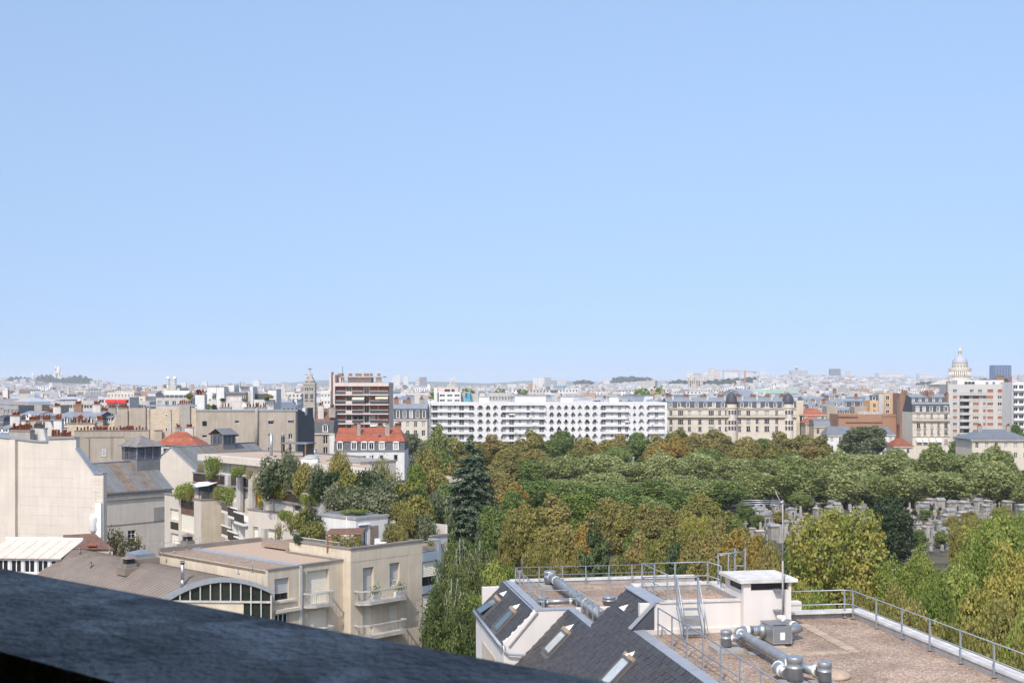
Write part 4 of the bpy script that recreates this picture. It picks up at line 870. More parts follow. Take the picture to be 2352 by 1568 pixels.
def balcony(t, x0, x1, z, dep=1.1, cut=.8, y=0., full=True):
    b = MB(); P = [(x0, y - .003), (x0, y - dep * .55), (x0 + cut, y - dep), (x1, y - dep), (x1, y - .003)]
    b.slab(P, z - .2, z); o = b.build('balcony', 'pale_concrete', t)
    r = MB()
    for (a, c) in ((P[0], P[1]), (P[1], P[2]), (P[2], P[3]), (P[3], P[4])):
        a, c = Vector((*a, 0)), Vector((*c, 0)); d = c - a; n_ = max(2, int(d.length / .16))
        r.bar(a + Vector((0, 0, z + .95)), c + Vector((0, 0, z + .95)), .10, .12); r.bar(a + Vector((0, 0, z + .1)), c + Vector((0, 0, z + .1)), .04, .04)
        for i in range(n_ + 1): q = a + d * i / n_; r.box(q.x - .012, q.x + .012, q.y - .012, q.y + .012, z, z + .9)
    r.build('railing', 'pale_concrete', o); return o
bx0, bx1 = lx(CB, Z4(1095, 0)[0], -.6), lx(CB, Z4(1530, 0)[0], -1.1)
balcony(CB, bx0, bx1, ZT - 4.45); balcony(CB, bx0, bx1, ZT - 7.3)
def planter(x, y, z, w, d, h, mat, label, t, group=None, rz=0):
    a = t.rotation_euler.z; o = t.location; X = o.x + math.cos(a) * x - math.sin(a) * y; Y = o.y + math.sin(a) * x + math.cos(a) * y
    q = thing('planter', label, 'planter', (X, Y, z), a, group)
    b = MB(); b.hexa([(0, 0, 0), (w, 0, 0), (w, d, 0), (0, d, 0), (-.03, -.03, h), (w + .03, -.03, h), (w + .03, d + .03, h), (-.03, d + .03, h)]); b.build('tub', mat, q)
    n_ = int(300 * w); P = NR.normal(size=(n_, 3)) * np.array([w * .35, d * .5, .28]) + np.array([w / 2, d / 2, h + .3]); obj('foliage', leaf_mesh('foliage', P, NR.normal(size=(n_, 3)), .09, 'leaf_brown' if RND.random() < .4 else 'leaf_green'), q)
planter(bx0 + 1.3, -.85, ZT - 4.44, .7, .35, .5, 'white_paint', 'white tub with a dry bush on the upper balcony', CB); planter(bx0 + 3.9, -.85, ZT - 4.44, .9, .35, .5, 'white_paint', 'white trough of heather at the end of the upper balcony', CB)
# recessed lower wings to the left, one storey step lower
YW = 1.0
def cbrc(x0, y0, x1, y1, y=YW): return rc(CB, Z4, x0, y0, x1, y1, y)
h1 = [cbrc(618, 775, 818, 1075), cbrc(616, 1140, 818, 1420)]; xl_ = lx(CB, Z4(543, 0)[0], YW)
zr = ZT - 1.0
front_wall(CB, 0, 0, zr, h1, 'cream_stone', .35, xl_, YW); blind(CB, h1[0], 'shutter_cream', YW + .3); blind(CB, h1[1], 'shutter_cream', YW + .3)
balcony(CB, lx(CB, Z4(605, 0)[0], YW - .5), lx(CB, Z4(862, 0)[0], YW - 1), h1[0][2], 1., .7, YW); balcony(CB, lx(CB, Z4(690, 0)[0], YW - .5), lx(CB, Z4(862, 0)[0], YW - 1), h1[0][2] - 2.85, 1., .7, YW)
h2 = [cbrc(318, 850, 450, 1050, .8), cbrc(322, 1178, 448, 1420, .8)]
front_wall(CB, xl_ - .16, 0, zr, h2, 'cream_stone', .3, -7.75, .8)
b = MB(); b.box(xl_ - .15, xl_ + .1, .7, 1.2, 0, zr + .02); b.build('pilaster', 'render_light', CB)
h = h2[0]; zt = h[2] + (h[3] - h[2]) * .3; blind(CB, (h[0], h[1], zt, h[3]), 'shutter_grey', 1.0); gap(CB, (h[0], h[1], h[2], zt), 'glass', 2, 1, 'dark_metal', 1.0); gap(CB, h2[1], 'glass', 3, 1, 'white_paint', 1.0)
b = MB(); b.box(h[0] - .1, h[1] + .5, .6, .797, h[2] - .2, h[2] - .02); b.box(h[0] - .1, xl_ - .2, .45, .797, h2[1][3] + .15, h2[1][3] + .4); b.build('ledge', 'pale_stone', CB)
for i in range(4):
    for j in range(3):
        x0 = xl_ + .12 + j * 1.62; z1 = zr - .12 - i
        if not any(q[0] < x0 + 1.6 and q[1] > x0 and q[2] < z1 and q[3] > z1 - .98 for q in h1) and x0 + 1.6 < 0: part('facing_panel', 'cream_stone', CB, 'box', x0, x0 + 1.6, YW - .018, YW - .002, z1 - .985, z1)
b = MB(); b.box(xl_ + .1, -.01, YW - .1, YW + .25, zr + .003, zr + .12); b.box(-7.75, xl_ - .16, .72, 1.05, zr + .003, zr + .12); b.box(-.25, -.122, YW + .25, 8.4, zr + .003, zr + .12); b.box(-7.75, 2.9, 16.6, 16.95, zr - .3, zr + .35); b.box(-.2, 3.0, 8.35, 8.7, zr - .2, zr + .3); b.box(2.9, 3.2, 8.7, 16.6, zr - .2, zr + .3); b.build('parapet_cap', 'cap_stone', CB)
part('gravel_roof', 'gravel_tan', CB, 'box', -4.1, 2.9, 1.25, 16.6, zr - .3, zr - .05); part('gravel_roof', 'gravel_brown', CB, 'box', -7.75, -4.5, 1.05, 16.6, zr - .3, zr - .06); part('gutter_strip', 'blue_metal', CB, 'box', -4.5, -4.1, 1.0, 16.6, zr - .3, zr + .04)
b = MB(); b.poly([(-7.75, 17, 0), (-7.75, .8, 0), (-7.75, .8, zr), (-7.75, 17, zr)]); b.poly([(-7.75, 17, 0), (3.2, 17, 0), (3.2, 17, zr), (-7.75, 17, zr)]); b.build('side_wall', 'cream_stone', CB)
# terrace railing on the left edge
b = MB(); mr_ = railing_mesh(6.2, 1.0, .13, .013, 'pale_concrete', .16); o = obj('terrace_railing', mr_, CB, (.06, 1.6, ZT - .55), rad(90)); o2 = obj('terrace_railing', railing_mesh(3.0, 1.0, .13, .013, 'pale_concrete', .16), CB, (2.95, 8.6, ZT - .55), rad(90))
# loggia bay to the right
bay = []
xr0, xr1 = CBW, lx(CB, Z4(1812, 0)[0])
def bz(y): return zat(CB, Z4, 1745, y)
part('loggia_post', 'blue_metal', CB, 'box', xr1, xr1 + .32, -.15, 1.2, 0, bz(500)); part('loggia_back', 'render_grey', CB, 'box', xr0, xr1, .6, .7, 0, bz(620))
for (y0, y1) in ((605, 690), (915, 985), (1232, 1300), (1560, 1630)): part('loggia_panel', 'blue_metal', CB, 'box', xr0 + .02, xr1 - .003, -.1, .02, bz(y1), bz(y0))
for (y0, y1) in ((698, 832), (998, 1228)): shutter(CB, xr0 + .05, bz(y1), xr1 - xr0 - .1, bz(y0) - bz(y1), .1, 'shutter_cream')
window(CB, xr0 + .05, bz(915), xr1 - xr0 - .1, bz(832) - bz(915), .1, 2, 1, 'dark_metal', 'glass'); window(CB, xr0 + .05, bz(1420), xr1 - xr0 - .1, bz(1305) - bz(1420), .1, 2, 1, 'blue_metal', 'glass')
obj('terrace_railing', railing_mesh(xr1 - xr0, 1.0, .13, .013, 'pale_concrete', .1), CB, (xr0, -.05, bz(605)))
xe = lx(CB, Z4(1905, 0)[0], 1.0); front_wall(CB, xe, 0, zat(CB, Z4, 1870, 460, 1.0), [], 'render_light', .2, xr1 + .32, 1.0); b = MB(); b.poly([(xe, 1, 0), (xe, 5, 0), (xe, 5, ZT + 1), (xe, 1, ZT + 1)]); b.build('side_wall', 'render_light', CB)
b = MB(); b.box(xr1 + .2, xe + .1, .9, 1.3, zat(CB, Z4, 1870, 460, 1.), zat(CB, Z4, 1870, 445, 1.)); b.box(CBW - .6, xe + .1, 5., 5.3, ZT - .3, ZT + 1.0); b.build('parapet_cap', 'cap_stone', CB)
part('terrace_wall', 'render_light', CB, 'box', 6.2, xe, 5.31, 5.6, ZT - .6, ZT + .95); part('terrace_wall', 'render_light', CB, 'box', 6.2, xe, 11.0, 11.3, ZT - .6, ZT + 1.5)
# roof house on the terrace
RH = thing('roof_house', 'small white flat roofed stair house with blue barred door', 'roof structure', (-13.45, 107.2, ZT - .55), rad(46))
hw = 3.6; hz = 2.55
RHd = rc(RH, Z4, 1095, 362, 1176, 562)
front_wall(RH, hw, 0, hz, [(RHd[0], RHd[1], 0, 2.0)], 'white_render', .2); b = MB(); b.poly([(0, 6, 0), (0, 0, 0), (0, 0, hz), (0, 6, hz)]); b.poly([(hw, 0, 0), (hw, 6, 0), (hw, 6, hz), (hw, 0, hz)]); b.poly([(hw, 6, 0), (0, 6, 0), (0, 6, hz), (hw, 6, hz)]); b.build('side_wall', 'white_render', RH)
b = MB(); b.box(-.1, hw + .1, -.1, .25, hz + .003, hz + .22); b.box(-.1, .25, .25, 6, hz + .003, hz + .22); b.build('roof_edge', 'grey_concrete', RH); part('roof', 'zinc_dark', RH, 'box', .25, hw, .25, 6, hz + .003, hz + .14)
dr = part('door', 'blue_metal', RH, 'box', RHd[0], RHd[1], .1, .16, 0, 2.0); part('pane', 'curtain', dr, 'box', RHd[0] + .12, RHd[1] - .12, .085, .097, 1.0, 1.9)
b = MB()
for i in range(5): x = RHd[0] + .14 + (RHd[1] - RHd[0] - .28) * i / 4; b.box(x - .02, x + .02, .06, .08, .98, 1.92)
b.build('bars', 'blue_metal', dr); b = MB(); b.tube([(-.05, 1.2, 0), (-.05, 1.2, hz + .15)], .06, 8); b.build('rain_pipe', 'white_paint', RH); part('lintel', 'white_paint', RH, 'box', RHd[0] - .1, RHd[1] + .15, -.2, -.003, 2.05, 2.12)
b = MB()
for i in range(8): b.bar((RHd[1] + .25 + .12 * i, -.03, 0), (RHd[1] + .25 + .12 * i, -.03, 1.9), .025); 
for i in range(12): b.bar((RHd[1] + .25, -.06, .1 + i * .16), (RHd[1] + 1.1, -.06, .1 + i * .16), .025)
b.build('trellis', 'wood', RH)
# garden shed with trellis
GS = thing('garden_shed', 'open wooden shed with brown sheet roof and ivy on white trellis', 'shed', (-15.6, 105.0, ZT - .55), rad(-3))
b = MB(); b.hexa([(-.1, -.1, 1.5), (3.0, -.3, 1.6), (3.0, 1.9, 1.85), (-.1, 1.9, 1.75), (-.1, -.1, 1.58), (3.0, -.3, 1.68), (3.0, 1.9, 1.93), (-.1, 1.9, 1.83)]); b.build('roof', 'tile_brown', GS)
for (x, y) in ((0, 0), (.45, 0), (2.85, 0), (0, 1.8), (2.85, 1.8)): part('post', 'wood', GS, 'box', x - .05, x + .05, y - .05, y + .05, 0, 1.52)
b = MB()
for i in range(14): b.bar((.5 + i * .17, .0, .05), (min(.5 + i * .17 + 1.3, 2.8), .0, min(1.35, .05 + 2.8 - .5 - i * .17)), .03); b.bar((2.8 - i * .17, .03, .05), (max(2.8 - i * .17 - 1.3, .5), .03, min(1.35, .05 + 2.8 - i * .17 - .5)), .03)
b.build('trellis', 'white_paint', GS)
n_ = 1500; P = np.stack([NR.rand(n_) * 2.4 + .45, -.1 + NR.normal(size=n_) * .08, NR.rand(n_) ** .8 * 1.5], 1); P = P[(NR.rand(n_) < .25) | (P[:, 0] < 1.1) | (P[:, 0] > 2.5)]; obj('ivy', leaf_mesh('ivy', P, NR.normal(size=P.shape) + np.array([0, -1.2, .4]), .13, 'leaf_olive'), GS)
b = MB(); b.box(.05, .4, .02, .05, .1, 1.4); b.build('door', 'wood', GS)
# terrace chairs and table
GT = thing('garden_table', 'small white garden table on the roof terrace by the blue door', 'table', (-11.15, 106.3, ZT - .55), rad(46)); b = MB(); b.lathe([(.45, .68), (.45, .72)], 16); b.build('table_top', 'white_paint', GT)
for (x, y) in ((.25, .2), (-.25, .2), (0, -.28)): part('leg', 'white_paint', GT, 'box', x - .02, x + .02, y - .02, y + .02, 0, .68)
GC = thing('garden_chair', 'white plastic garden chair beside the small white table', 'chair', (-11.5, 107.0, ZT - .55), rad(30)); part('seat', 'white_paint', GC, 'box', -.25, .25, -.25, .25, .4, .45); part('backrest', 'white_paint', GC, 'box', -.25, .25, .22, .27, .451, .95)
for (x, y) in ((.22, .22), (-.22, .22), (.22, -.22), (-.22, -.22)): part('leg', 'white_paint', GC, 'box', x - .02, x + .02, y - .02, y + .02, 0, .4)

# ---------------------------------------------------------------- barrel-vaulted hall in front of the flats
M('vault_zinc', (.25, .205, .17), .55, .12, .6, 0, .05, .4, .15); M('glass_green', (.02, .026, .02), .05, .3, .6, 0, 0, .7)
VA = Vector((-27.3, 98, 0)); VB = Vector((-18.9, 97.6, 0)); VD = Vector((-.72, .694, 0)); VL = 24.5
VH = thing('vaulted_hall', 'low hall under a wide brown grey seamed metal barrel roof', 'building', (VA.x, VA.y, 0), 0)
def vz(s): return EYE - 15.15 - 4.94 * (s - .56) ** 2
def vp(s, t, off=0.): q = (VB - VA) * s + VD * t; return Vector((q.x, q.y, vz(s) + off))
SS = [-.42 + 1.42 * i / 22 for i in range(23)]
npan = 46
for k in range(npan):
    t0, t1 = VL * k / npan + .012, VL * (k + 1) / npan - .012; b = MB()
    for i in range(22): b.poly([vp(SS[i], t0), vp(SS[i + 1], t0), vp(SS[i + 1], t1), vp(SS[i], t1)], 0, True)
    for i in range(0, 22, 2): b.poly([vp(SS[i], t0), vp(SS[i], t0, .05), vp(SS[i + 2], t0, .05), vp(SS[i + 2], t0)], 0); b.poly([vp(SS[i], t0 - .02, .05), vp(SS[i], t0, .05), vp(SS[i + 2], t0, .05), vp(SS[i + 2], t0 - .02, .05)])
    b.build('roof_panel', 'vault_zinc', VH)
b = MB()
for i in range(22):
    b.hexa([vp(SS[i], -.35, -.3), vp(SS[i + 1], -.35, -.3), vp(SS[i + 1], .0, -.3), vp(SS[i], .0, -.3), vp(SS[i], -.35, .06), vp(SS[i + 1], -.35, .06), vp(SS[i + 1], .0, .06), vp(SS[i], .0, .06)])
b.build('fascia', 'galvanised', VH)
b = MB(); b.poly([vp(s, .12, -.25) for s in SS] + [Vector((*(vp(SS[-1], .12).xy), 6)), Vector((*(vp(SS[0], .12).xy), 6))]); b.build('glazing', 'glass_green', VH)
for i in range(13):
    s = -.15 + 1.15 * i / 12; q = vp(s, -.05); part('mullion', 'pale_concrete', VH, 'box', q.x - .045, q.x + .045, q.y - .1, q.y + .1, EYE - 17.0 if s < .74 else 9, q.z - .3)
b = MB()
for z in (EYE - 17.0, EYE - 18.7): b.bar(Vector((*vp(-.3, -.1).xy, z)), Vector((*vp(1., -.1).xy, z)), .1, .16)
b.build('transom', 'pale_concrete', VH); b = MB(); b.hexa([Vector((*vp(-.3, .0).xy, EYE - 18.6)), Vector((*vp(.74, .0).xy, EYE - 18.6)), Vector((*vp(.74, .08).xy, EYE - 18.6)), Vector((*vp(-.3, .08).xy, EYE - 18.6)), Vector((*vp(-.3, .0).xy, EYE - 17.1)), Vector((*vp(.74, .0).xy, EYE - 17.1)), Vector((*vp(.74, .08).xy, EYE - 17.1)), Vector((*vp(-.3, .08).xy, EYE - 17.1))]); b.build('spandrel', 'cream_stone', VH)
b = MB(); q0, q1 = vp(SS[-1], 0), vp(SS[-1], VL); b.poly([(q0.x, q0.y, 0), (q1.x, q1.y, 0), q1, q0]); q0, q1 = vp(SS[0], 0), vp(SS[0], VL); b.poly([(q0.x, q0.y, 0), (q1.x, q1.y, 0), q1, q0]); b.poly([vp(s, VL) for s in SS] + [Vector((*vp(SS[-1], VL).xy, 0)), Vector((*vp(SS[0], VL).xy, 0))]); b.build('wall', 'cream_stone', VH)
def on_vault(x, y):
    P = Z2(x, y); best = None
    for i in range(80):
        for j in range(140):
            s, t = -.4 + 1.4 * i / 79, VL * j / 139; w_ = vp(s, t) + VH.location; fx, fy = MID + w_.x / w_.y * FOC, HOR + (EYE - w_.z) / w_.y * FOC; e_ = (fx - P[0]) ** 2 + (fy - P[1]) ** 2
            if best is None or e_ < best[0]: best = (e_, w_)
    return best[1]
for (x, y) in ((710, 420), (978, 420), (806, 542)):
    w_ = on_vault(x, y); t = thing('vent_pipe', 'short capped vent pipe on the seamed barrel roof', 'vent', w_, 0, 'capped vent pipes on the barrel roof'); b = MB(); b.tube([(0, 0, -.05), (0, 0, .45)], .09, 8); b.build('pipe', 'vault_zinc', t); b = MB(); b.lathe([(.16, .48), (.02, .6)], 8); b.build('cap', 'vault_zinc', t)
for (x, y) in ((630, 452), (750, 450), (960, 528), (1305, 618), (1805, 622), (1435, 527)):
    w_ = on_vault(x, y); t = thing('roof_vent', 'small low scoop vent on the seamed barrel roof', 'vent', w_, 0, 'scoop vents on the barrel roof'); b = MB(); b.prism([(0, 0), (.4, 0), (.4, .16)], -.12, .12); b.build('scoop', 'vault_zinc', t)
def cowl(w_, s, label):
    t = thing('louvre_vent', label, 'vent', w_, rad(45)); part('base', 'vault_zinc', t, 'box', -s, s, -s, s, -.3, .3); part('collar', 'vault_zinc', t, 'box', -s * .65, s * .65, -s * .65, s * .65, .302, .6)
    b = MB()
    for k in range(4): b.box(-s * .5, s * .5, -s * .5, s * .5, .602 + k * .1, .66 + k * .1)
    b.build('louvre', 'dark_metal', t); b = MB(); b.lathe([(s * .95, 1.02), (s * .9, 1.06), (.05, 1.3)], 4, (0, 0), 0, False); b.build('cap', 'vault_zinc', t)
cowl(on_vault(1150, 570), .75, 'louvred square vent with pyramid cap on the barrel roof beside the hatch'); cowl(Vector((-29.2, 112.0, EYE - 14.6)), .7, 'louvred square vent with pyramid cap on the brown gravel roof')
w_ = on_vault(1250, 490); t = thing('roof_hatch', 'large stepped grey access hatch on the barrel roof', 'roof hatch', w_, rad(45)); part('base', 'vault_zinc', t, 'box', -1.3, 1.3, -1, 1, -.4, .35); part('curb', 'galvanised', t, 'box', -1.0, 1.0, -.8, .8, .352, .7); b = MB(); b.lathe([(1.25, .702), (1.25, .78), (.3, 1.0)], 4, (0, 0), 0, False); b.build('lid', 'galvanised', t)
w_ = on_vault(1622, 705); t = thing('metal_flue', 'bright steel flue pipe standing on the barrel roof', 'flue', w_); b = MB(); b.tube([(0, 0, -.1), (0, 0, .5)], .17, 12); b.tube([(0, 0, .5), (0, 0, 1.75)], .14, 12); b.build('pipe', 'galvanised', t); b = MB(); b.tube([(0, 0, 1.76), (0, 0, 1.85)], .19, 12); b.tube([(0, 0, 1.95), (0, 0, 1.98)], .2, 12); b.build('cap', 'dark_metal', t)
for (x, y, d) in ((1326, 412, 14.5), (1440, 412, 14.5), (1553, 400, 14.5), (1665, 385, 14.5), (1780, 368, 14.5), (2122, 600, 14.6), (2250, 585, 14.6)):
    p_ = drop(*Z2(x, y), d); t = thing('chain_post', 'thin stanchion of the sagging chain guard on the gravel roof', 'post', p_, 0, 'chain stanchions on the gravel roof'); b = MB(); b.tube([(0, 0, 0), (0, 0, 1.0)], .025, 6); b.build('post', 'grey_metal', t); b = MB(); b.lathe([(.14, 0), (.1, .1)], 8); b.build('foot', 'grey_concrete', t)
for (pa, pb) in (((1326, 412), (1440, 412)), ((1440, 412), (1553, 400)), ((1553, 400), (1665, 385)), ((1665, 385), (1780, 368)), ((2122, 600), (2250, 585))):
    a, c = drop(*Z2(*pa), 14.55), drop(*Z2(*pb), 14.55); b = MB(); b.tube([a.lerp(c, f) + Vector((0, 0, .97 - .5 * f * (1 - f))) for f in (0, .25, .5, .75, 1)], .014, 5); tag(b.build('guard_chain', 'grey_metal'), 'thin sagging chain between stanchions on the gravel roof', 'chain', 'chains on the gravel roof')

# ---------------------------------------------------------------- blocks behind: set-back bays, glass balconies, planted upper terraces
D1 = 13.7
BA, wA = front('bay_apartment_block', 'cream block with brown framed shuttered bay and a white sail canopy above', 'building', 378, 156.6, 462, 148)
zA = EYE - D1
hA = [rc(BA, Z1, 1560, 1490, 1640, 1585), rc(BA, Z2, 1520, 135, 1590, 200), rc(BA, Z2, 1520, 235, 1590, 322), rc(BA, Z1, 1660, 1405, 1782, 1700), ]
front_wall(BA, wA, 0, zA, [hA[0], hA[2], hA[3]], 'cream_render', .3)
blind(BA, hA[0], 'shutter_cream', .22); blind(BA, hA[2], 'shutter_cream', .22); part('spandrel', 'brown_glass', BA, 'box', hA[1][0], hA[1][1], -.02, -.002, hA[1][2], hA[1][3])
x0, x1 = hA[3][0] + .01, hA[3][1] - .01
for (cv, y0, y1, mt) in ((Z1, 1405, 1475, 'brown_glass'), (Z1, 1478, 1530, 'tile_brown'), (Z2, 230, 268, 'tile_brown')):
    za, zb_ = zat(BA, cv, 1670 if cv is Z1 else 1640, y1), zat(BA, cv, 1670 if cv is Z1 else 1640, y0); part('spandrel', mt, BA, 'box', x0, x1, .05, .12, za, zb_)
for (y0, y1) in ((62, 228), (270, 420)): za, zb_ = zat(BA, Z2, 1640, y1), zat(BA, Z2, 1640, y0); shutter(BA, x0, za, x1 - x0, zb_ - za, .14, 'shutter_cream', .2)
b = MB(); b.poly([(wA, 0, 0), (wA, 12, 0), (wA, 12, zA), (wA, 0, zA)]); b.poly([(0, 12, 0), (0, 0, 0), (0, 0, zA), (0, 12, zA)]); b.poly([(0, 12, 0), (wA, 12, 0), (wA, 12, zA), (0, 12, zA)]); b.build('side_wall', 'cream_stone', BA)
b = MB(); b.box(-.1, wA + .1, -.1, .3, zA + .003, zA + .12); b.box(wA - .3, wA + .1, .3, 5, zA + .003, zA + .12); b.build('parapet_cap', 'cap_stone', BA); part('terrace_floor', 'gravel_brown', BA, 'box', .02, wA - .3, .3, 12, zA - .6, zA - .4)
for i in range(5):
    for j in range(2): part('facing_panel', 'cream_stone', BA, 'box', wA + .002, wA + .016, .05 + j * 1.6, 1.63 + j * 1.6, zA - .1 - (i + 1) * 1.05 + .02, zA - .1 - i * 1.05)
sc_ = thing('sail_canopy', 'white stretched awning over the planted terrace of the bay block', 'awning', at(461, 1140, 152), rad(-20)); b = MB(); b.hexa([(-1.6, -1, 1.0), (2.0, -1.3, 1.5), (2.4, 1.2, 1.9), (-1.2, 1.4, 1.6), (-1.6, -1, 1.05), (2.0, -1.3, 1.55), (2.4, 1.2, 1.95), (-1.2, 1.4, 1.65)]); b.build('cloth', 'white_paint', sc_)
for (x, y, z) in ((-1.5, -.9, 1.0), (1.9, -1.2, 1.5), (2.3, 1.1, 1.9), (-1.1, 1.3, 1.6)): part('pole', 'dark_metal', sc_, 'box', x - .03, x + .03, y - .03, y + .03, -.6, z)
BB, wB = front('small_apartment_block', 'low cream block with two shuttered windows above the tan gravel roof', 'building', 570, 135, 637.5, 131.3); zB = EYE - D1 + .2
hB = [rc(BB, Z4, 120, 378, 166, 560), rc(BB, Z4, 225, 398, 332, 560)]
front_wall(BB, wB, 0, zB, hB, 'cream_render', .3)
for h in hB: blind(BB, (h[0], h[1], h[2], h[3] - .25), 'shutter_cream', .2); part('shutter_box', 'blue_metal', BB, 'box', h[0], h[1], .12, .28, h[3] - .25, h[3])
b = MB(); b.poly([(wB, 0, 0), (wB, 10, 0), (wB, 10, zB), (wB, 0, zB)]); b.poly([(0, 10, 0), (0, 0, 0), (0, 0, zB), (0, 10, zB)]); b.build('side_wall', 'render_grey', BB); b = MB(); b.box(-.1, wB + .1, -.1, .3, zB + .003, zB + .12); b.box(-.1, .3, .3, 5, zB + .003, zB + .12); b.build('parapet_cap', 'cap_stone', BB); part('roof', 'gravel_brown', BB, 'box', .3, wB, .3, 10, zB - .5, zB - .2)
part('fin', 'pale_concrete', BB, 'box', lx(BB, Z4(280, 0)[0]), lx(BB, Z4(312, 0)[0]), -1.2, -.7, 0, zat(BB, Z4, 295, 388))
# stepped glass balconies
BS, wS = front('stepped_balcony_block', 'recessed stack of staggered brown glass balconies with white edges', 'building', 512, 147, 572, 138)
zS = EYE - D1; front_wall(BS, wS, 0, zS - 1, [], 'cream_stone', .2, 0, 1.2)
for r in range(4):
    for j in range(3):
        x0 = wS * j / 3; z = zS - 1.0 - .3 * j - 2.8 * r; yy = .4 - .25 * j
        o = part('balcony', 'white_paint', BS, 'box', x0 + .02, x0 + wS / 3 + .3, yy - .6, 1.19, z - .3, z - .02); part('rail', 'white_paint', o, 'box', x0 + .02, x0 + wS / 3 + .3, yy - .66, yy - .5, z + .95, z + 1.08); part('glass_panel', 'brown_glass', o, 'box', x0 + .05, x0 + wS / 3 + .25, yy - .58, yy - .54, z, z + .95)
        part('divider', 'white_paint', o, 'box', x0 + wS / 3 - .1, x0 + wS / 3 + .05, yy - .3, 1.18, z - 2.5, z - .31)
# upper slab with two planted terrace fronts and the penthouse
def terrace_front(name, label, xl, Yl, xr, Yr, bays, D=10.9):
    t, W = front(name, label, 'building', xl, Yl, xr, Yr); zt = EYE - D; hz_ = []
    for k in bays: hz_.append(rc(t, B3, *k[:4]))
    front_wall(t, W, 0, zt - 1.35, hz_, 'cream_render', .35)
    for k, h in zip(bays, hz_):
        if k[4] == 'win': gap(t, h, 'glass', 2, 1, 'blue_metal', .25)
        else: blind(t, (h[0], h[1], h[2], h[3] - .3), k[4], .2); part('shutter_box', 'blue_metal', t, 'box', h[0], h[1], .1, .32, h[3] - .3, h[3])
    part('ledge', 'cap_stone', t, 'box', -.1, W + .1, -.25, .2, zt - 1.35, zt - 1.15)
    n_ = max(3, int(W / 2.6))
    part('handrail', 'galvanised', t, 'box', -.1, W + .1, -.22, .02, zt - .1, zt + .06)
    for i in range(n_): part('glass_panel', 'brown_glass', t, 'box', W * i / n_ + .05, W * (i + 1) / n_ - .05, -.12, -.08, zt - 1.1, zt - .12)
    part('terrace_floor', 'gravel_brown', t, 'box', 0, W - .05, .2, 4.5, zt - 1.5, zt - 1.16)
    b = MB(); b.poly([(0, 14, 0), (0, 0, 0), (0, 0, zt - 1.2), (0, 14, zt - 1.2)]); b.poly([(W, 0, 0), (W, 4.5, 0), (W, 4.5, zt - 1.2), (W, 0, zt - 1.2)]); b.build('side_wall', 'cream_render', t)
    return t, W, zt
U1, w1, z1_ = terrace_front('terraced_flats', 'cream terraced flats with brown glass balustrade and an orange roller blind', 445, 155.7, 602, 145, [(690, 530, 795, 740, 'shutter_cream'), (868, 545, 972, 702, 'shutter_white'), (1062, 572, 1180, 810, 'orange_blind')])
for (a, c) in ((622, 675), (800, 862), (988, 1050)): x0, x1 = lx(U1, B3(a, 0)[0], -.4), lx(U1, B3(c, 0)[0], -.4); part('fin', 'pale_concrete', U1, 'box', x0, x1, -.7, -.26, 0, z1_ + .1)
part('awning_box', 'facade_blue', U1, 'box', 0.2, lx(U1, B3(500, 0)[0]), -.6, -.26, z1_ - 2.1, z1_ - 1.6)
U2, w2, z2_ = terrace_front('terraced_flats', 'cream terraced flats with brown glass balustrade under the dense roof garden', 605, 134.5, 800, 118, [(1338, 735, 1535, 940, 'shutter_cream'), (1640, 770, 1815, 900, 'win'), (1900, 820, 2060, 900, 'shutter_cream')])
for (a, c) in ((1820, 1893), (2065, 2140)): x0, x1 = lx(U2, B3(a, 0)[0], -.4), lx(U2, B3(c, 0)[0], -.4); part('fin', 'pale_concrete', U2, 'box', x0, x1, -.7, -.26, 0, z2_ + .1)
PH, wp = front('penthouse', 'long cream penthouse storey with gravel roof above the planted terraces', 'building', 470, 167, 850, 137); zp = EYE - 9.3
hP = [rc(PH, B3, 525, 160, 690, 320), rc(PH, B3, 880, 165, 1040, 330), rc(PH, B3, 1190, 190, 1330, 330), rc(PH, B3, 1800, 200, 1950, 330)]
front_wall(PH, wp, 0, zp - .25, hP, 'cream_render', .4)
for i, h in enumerate(hP): (blind(PH, h, 'shutter_cream', .3) if i % 2 else gap(PH, h, 'curtain', 2, 1, 'white_paint', .3))
part('fascia', 'cream_render', PH, 'box', -.3, wp + .3, -.9, .4, zp - .75, zp + .05); 
def ph_loc(x, y): p_ = drop(x, y, 9.3) - PH.location; a = -PH.rotation_euler.z; return (p_.x * math.cos(a) - p_.y * math.sin(a), p_.x * math.sin(a) + p_.y * math.cos(a))
far = [ph_loc(838, 1051), ph_loc(728, 1042), ph_loc(600, 1036), ph_loc(490, 1040)]
b = MB(); b.slab([(0, .4), (wp, .4)] + far, zp - .3, zp - .02); b.build('gravel_roof', 'gravel_tan', PH)
b = MB(); q_ = [(wp, .4)] + far + [(0, .4)]
for i in range(len(q_) - 1): b.poly([(*q_[i], 0), (*q_[i + 1], 0), (*q_[i + 1], zp - .02), (*q_[i], zp - .02)])
b.build('side_wall', 'cream_render', PH)
b = MB()
for i in range(len(far) - 1): b.bar((*far[i], zp + .06), (*far[i + 1], zp + .06), .3, .26)
b.build('roof_edge', 'zinc_dark', PH)
def roof_item(P, d): return drop(P[0], P[1], d)
for (x, y, s) in ((770, 1140, .95), (765, 1040, .8)):
    t = thing('dome_skylight', 'white domed skylight on the penthouse gravel roof' if s > .9 else 'grey domed skylight beside the roof canopy', 'skylight', roof_item(Z3(x, y), 9.3)); part('curb', 'white_paint', t, 'box', -s, s, -s, s, -.1, .4)
    b = MB(); b.lathe([(s * 1.1, .402), (s * 1.05, .55), (s * .7, .8), (s * .3, .92), (.03, .95)], 12); b.build('dome', 'curtain', t)
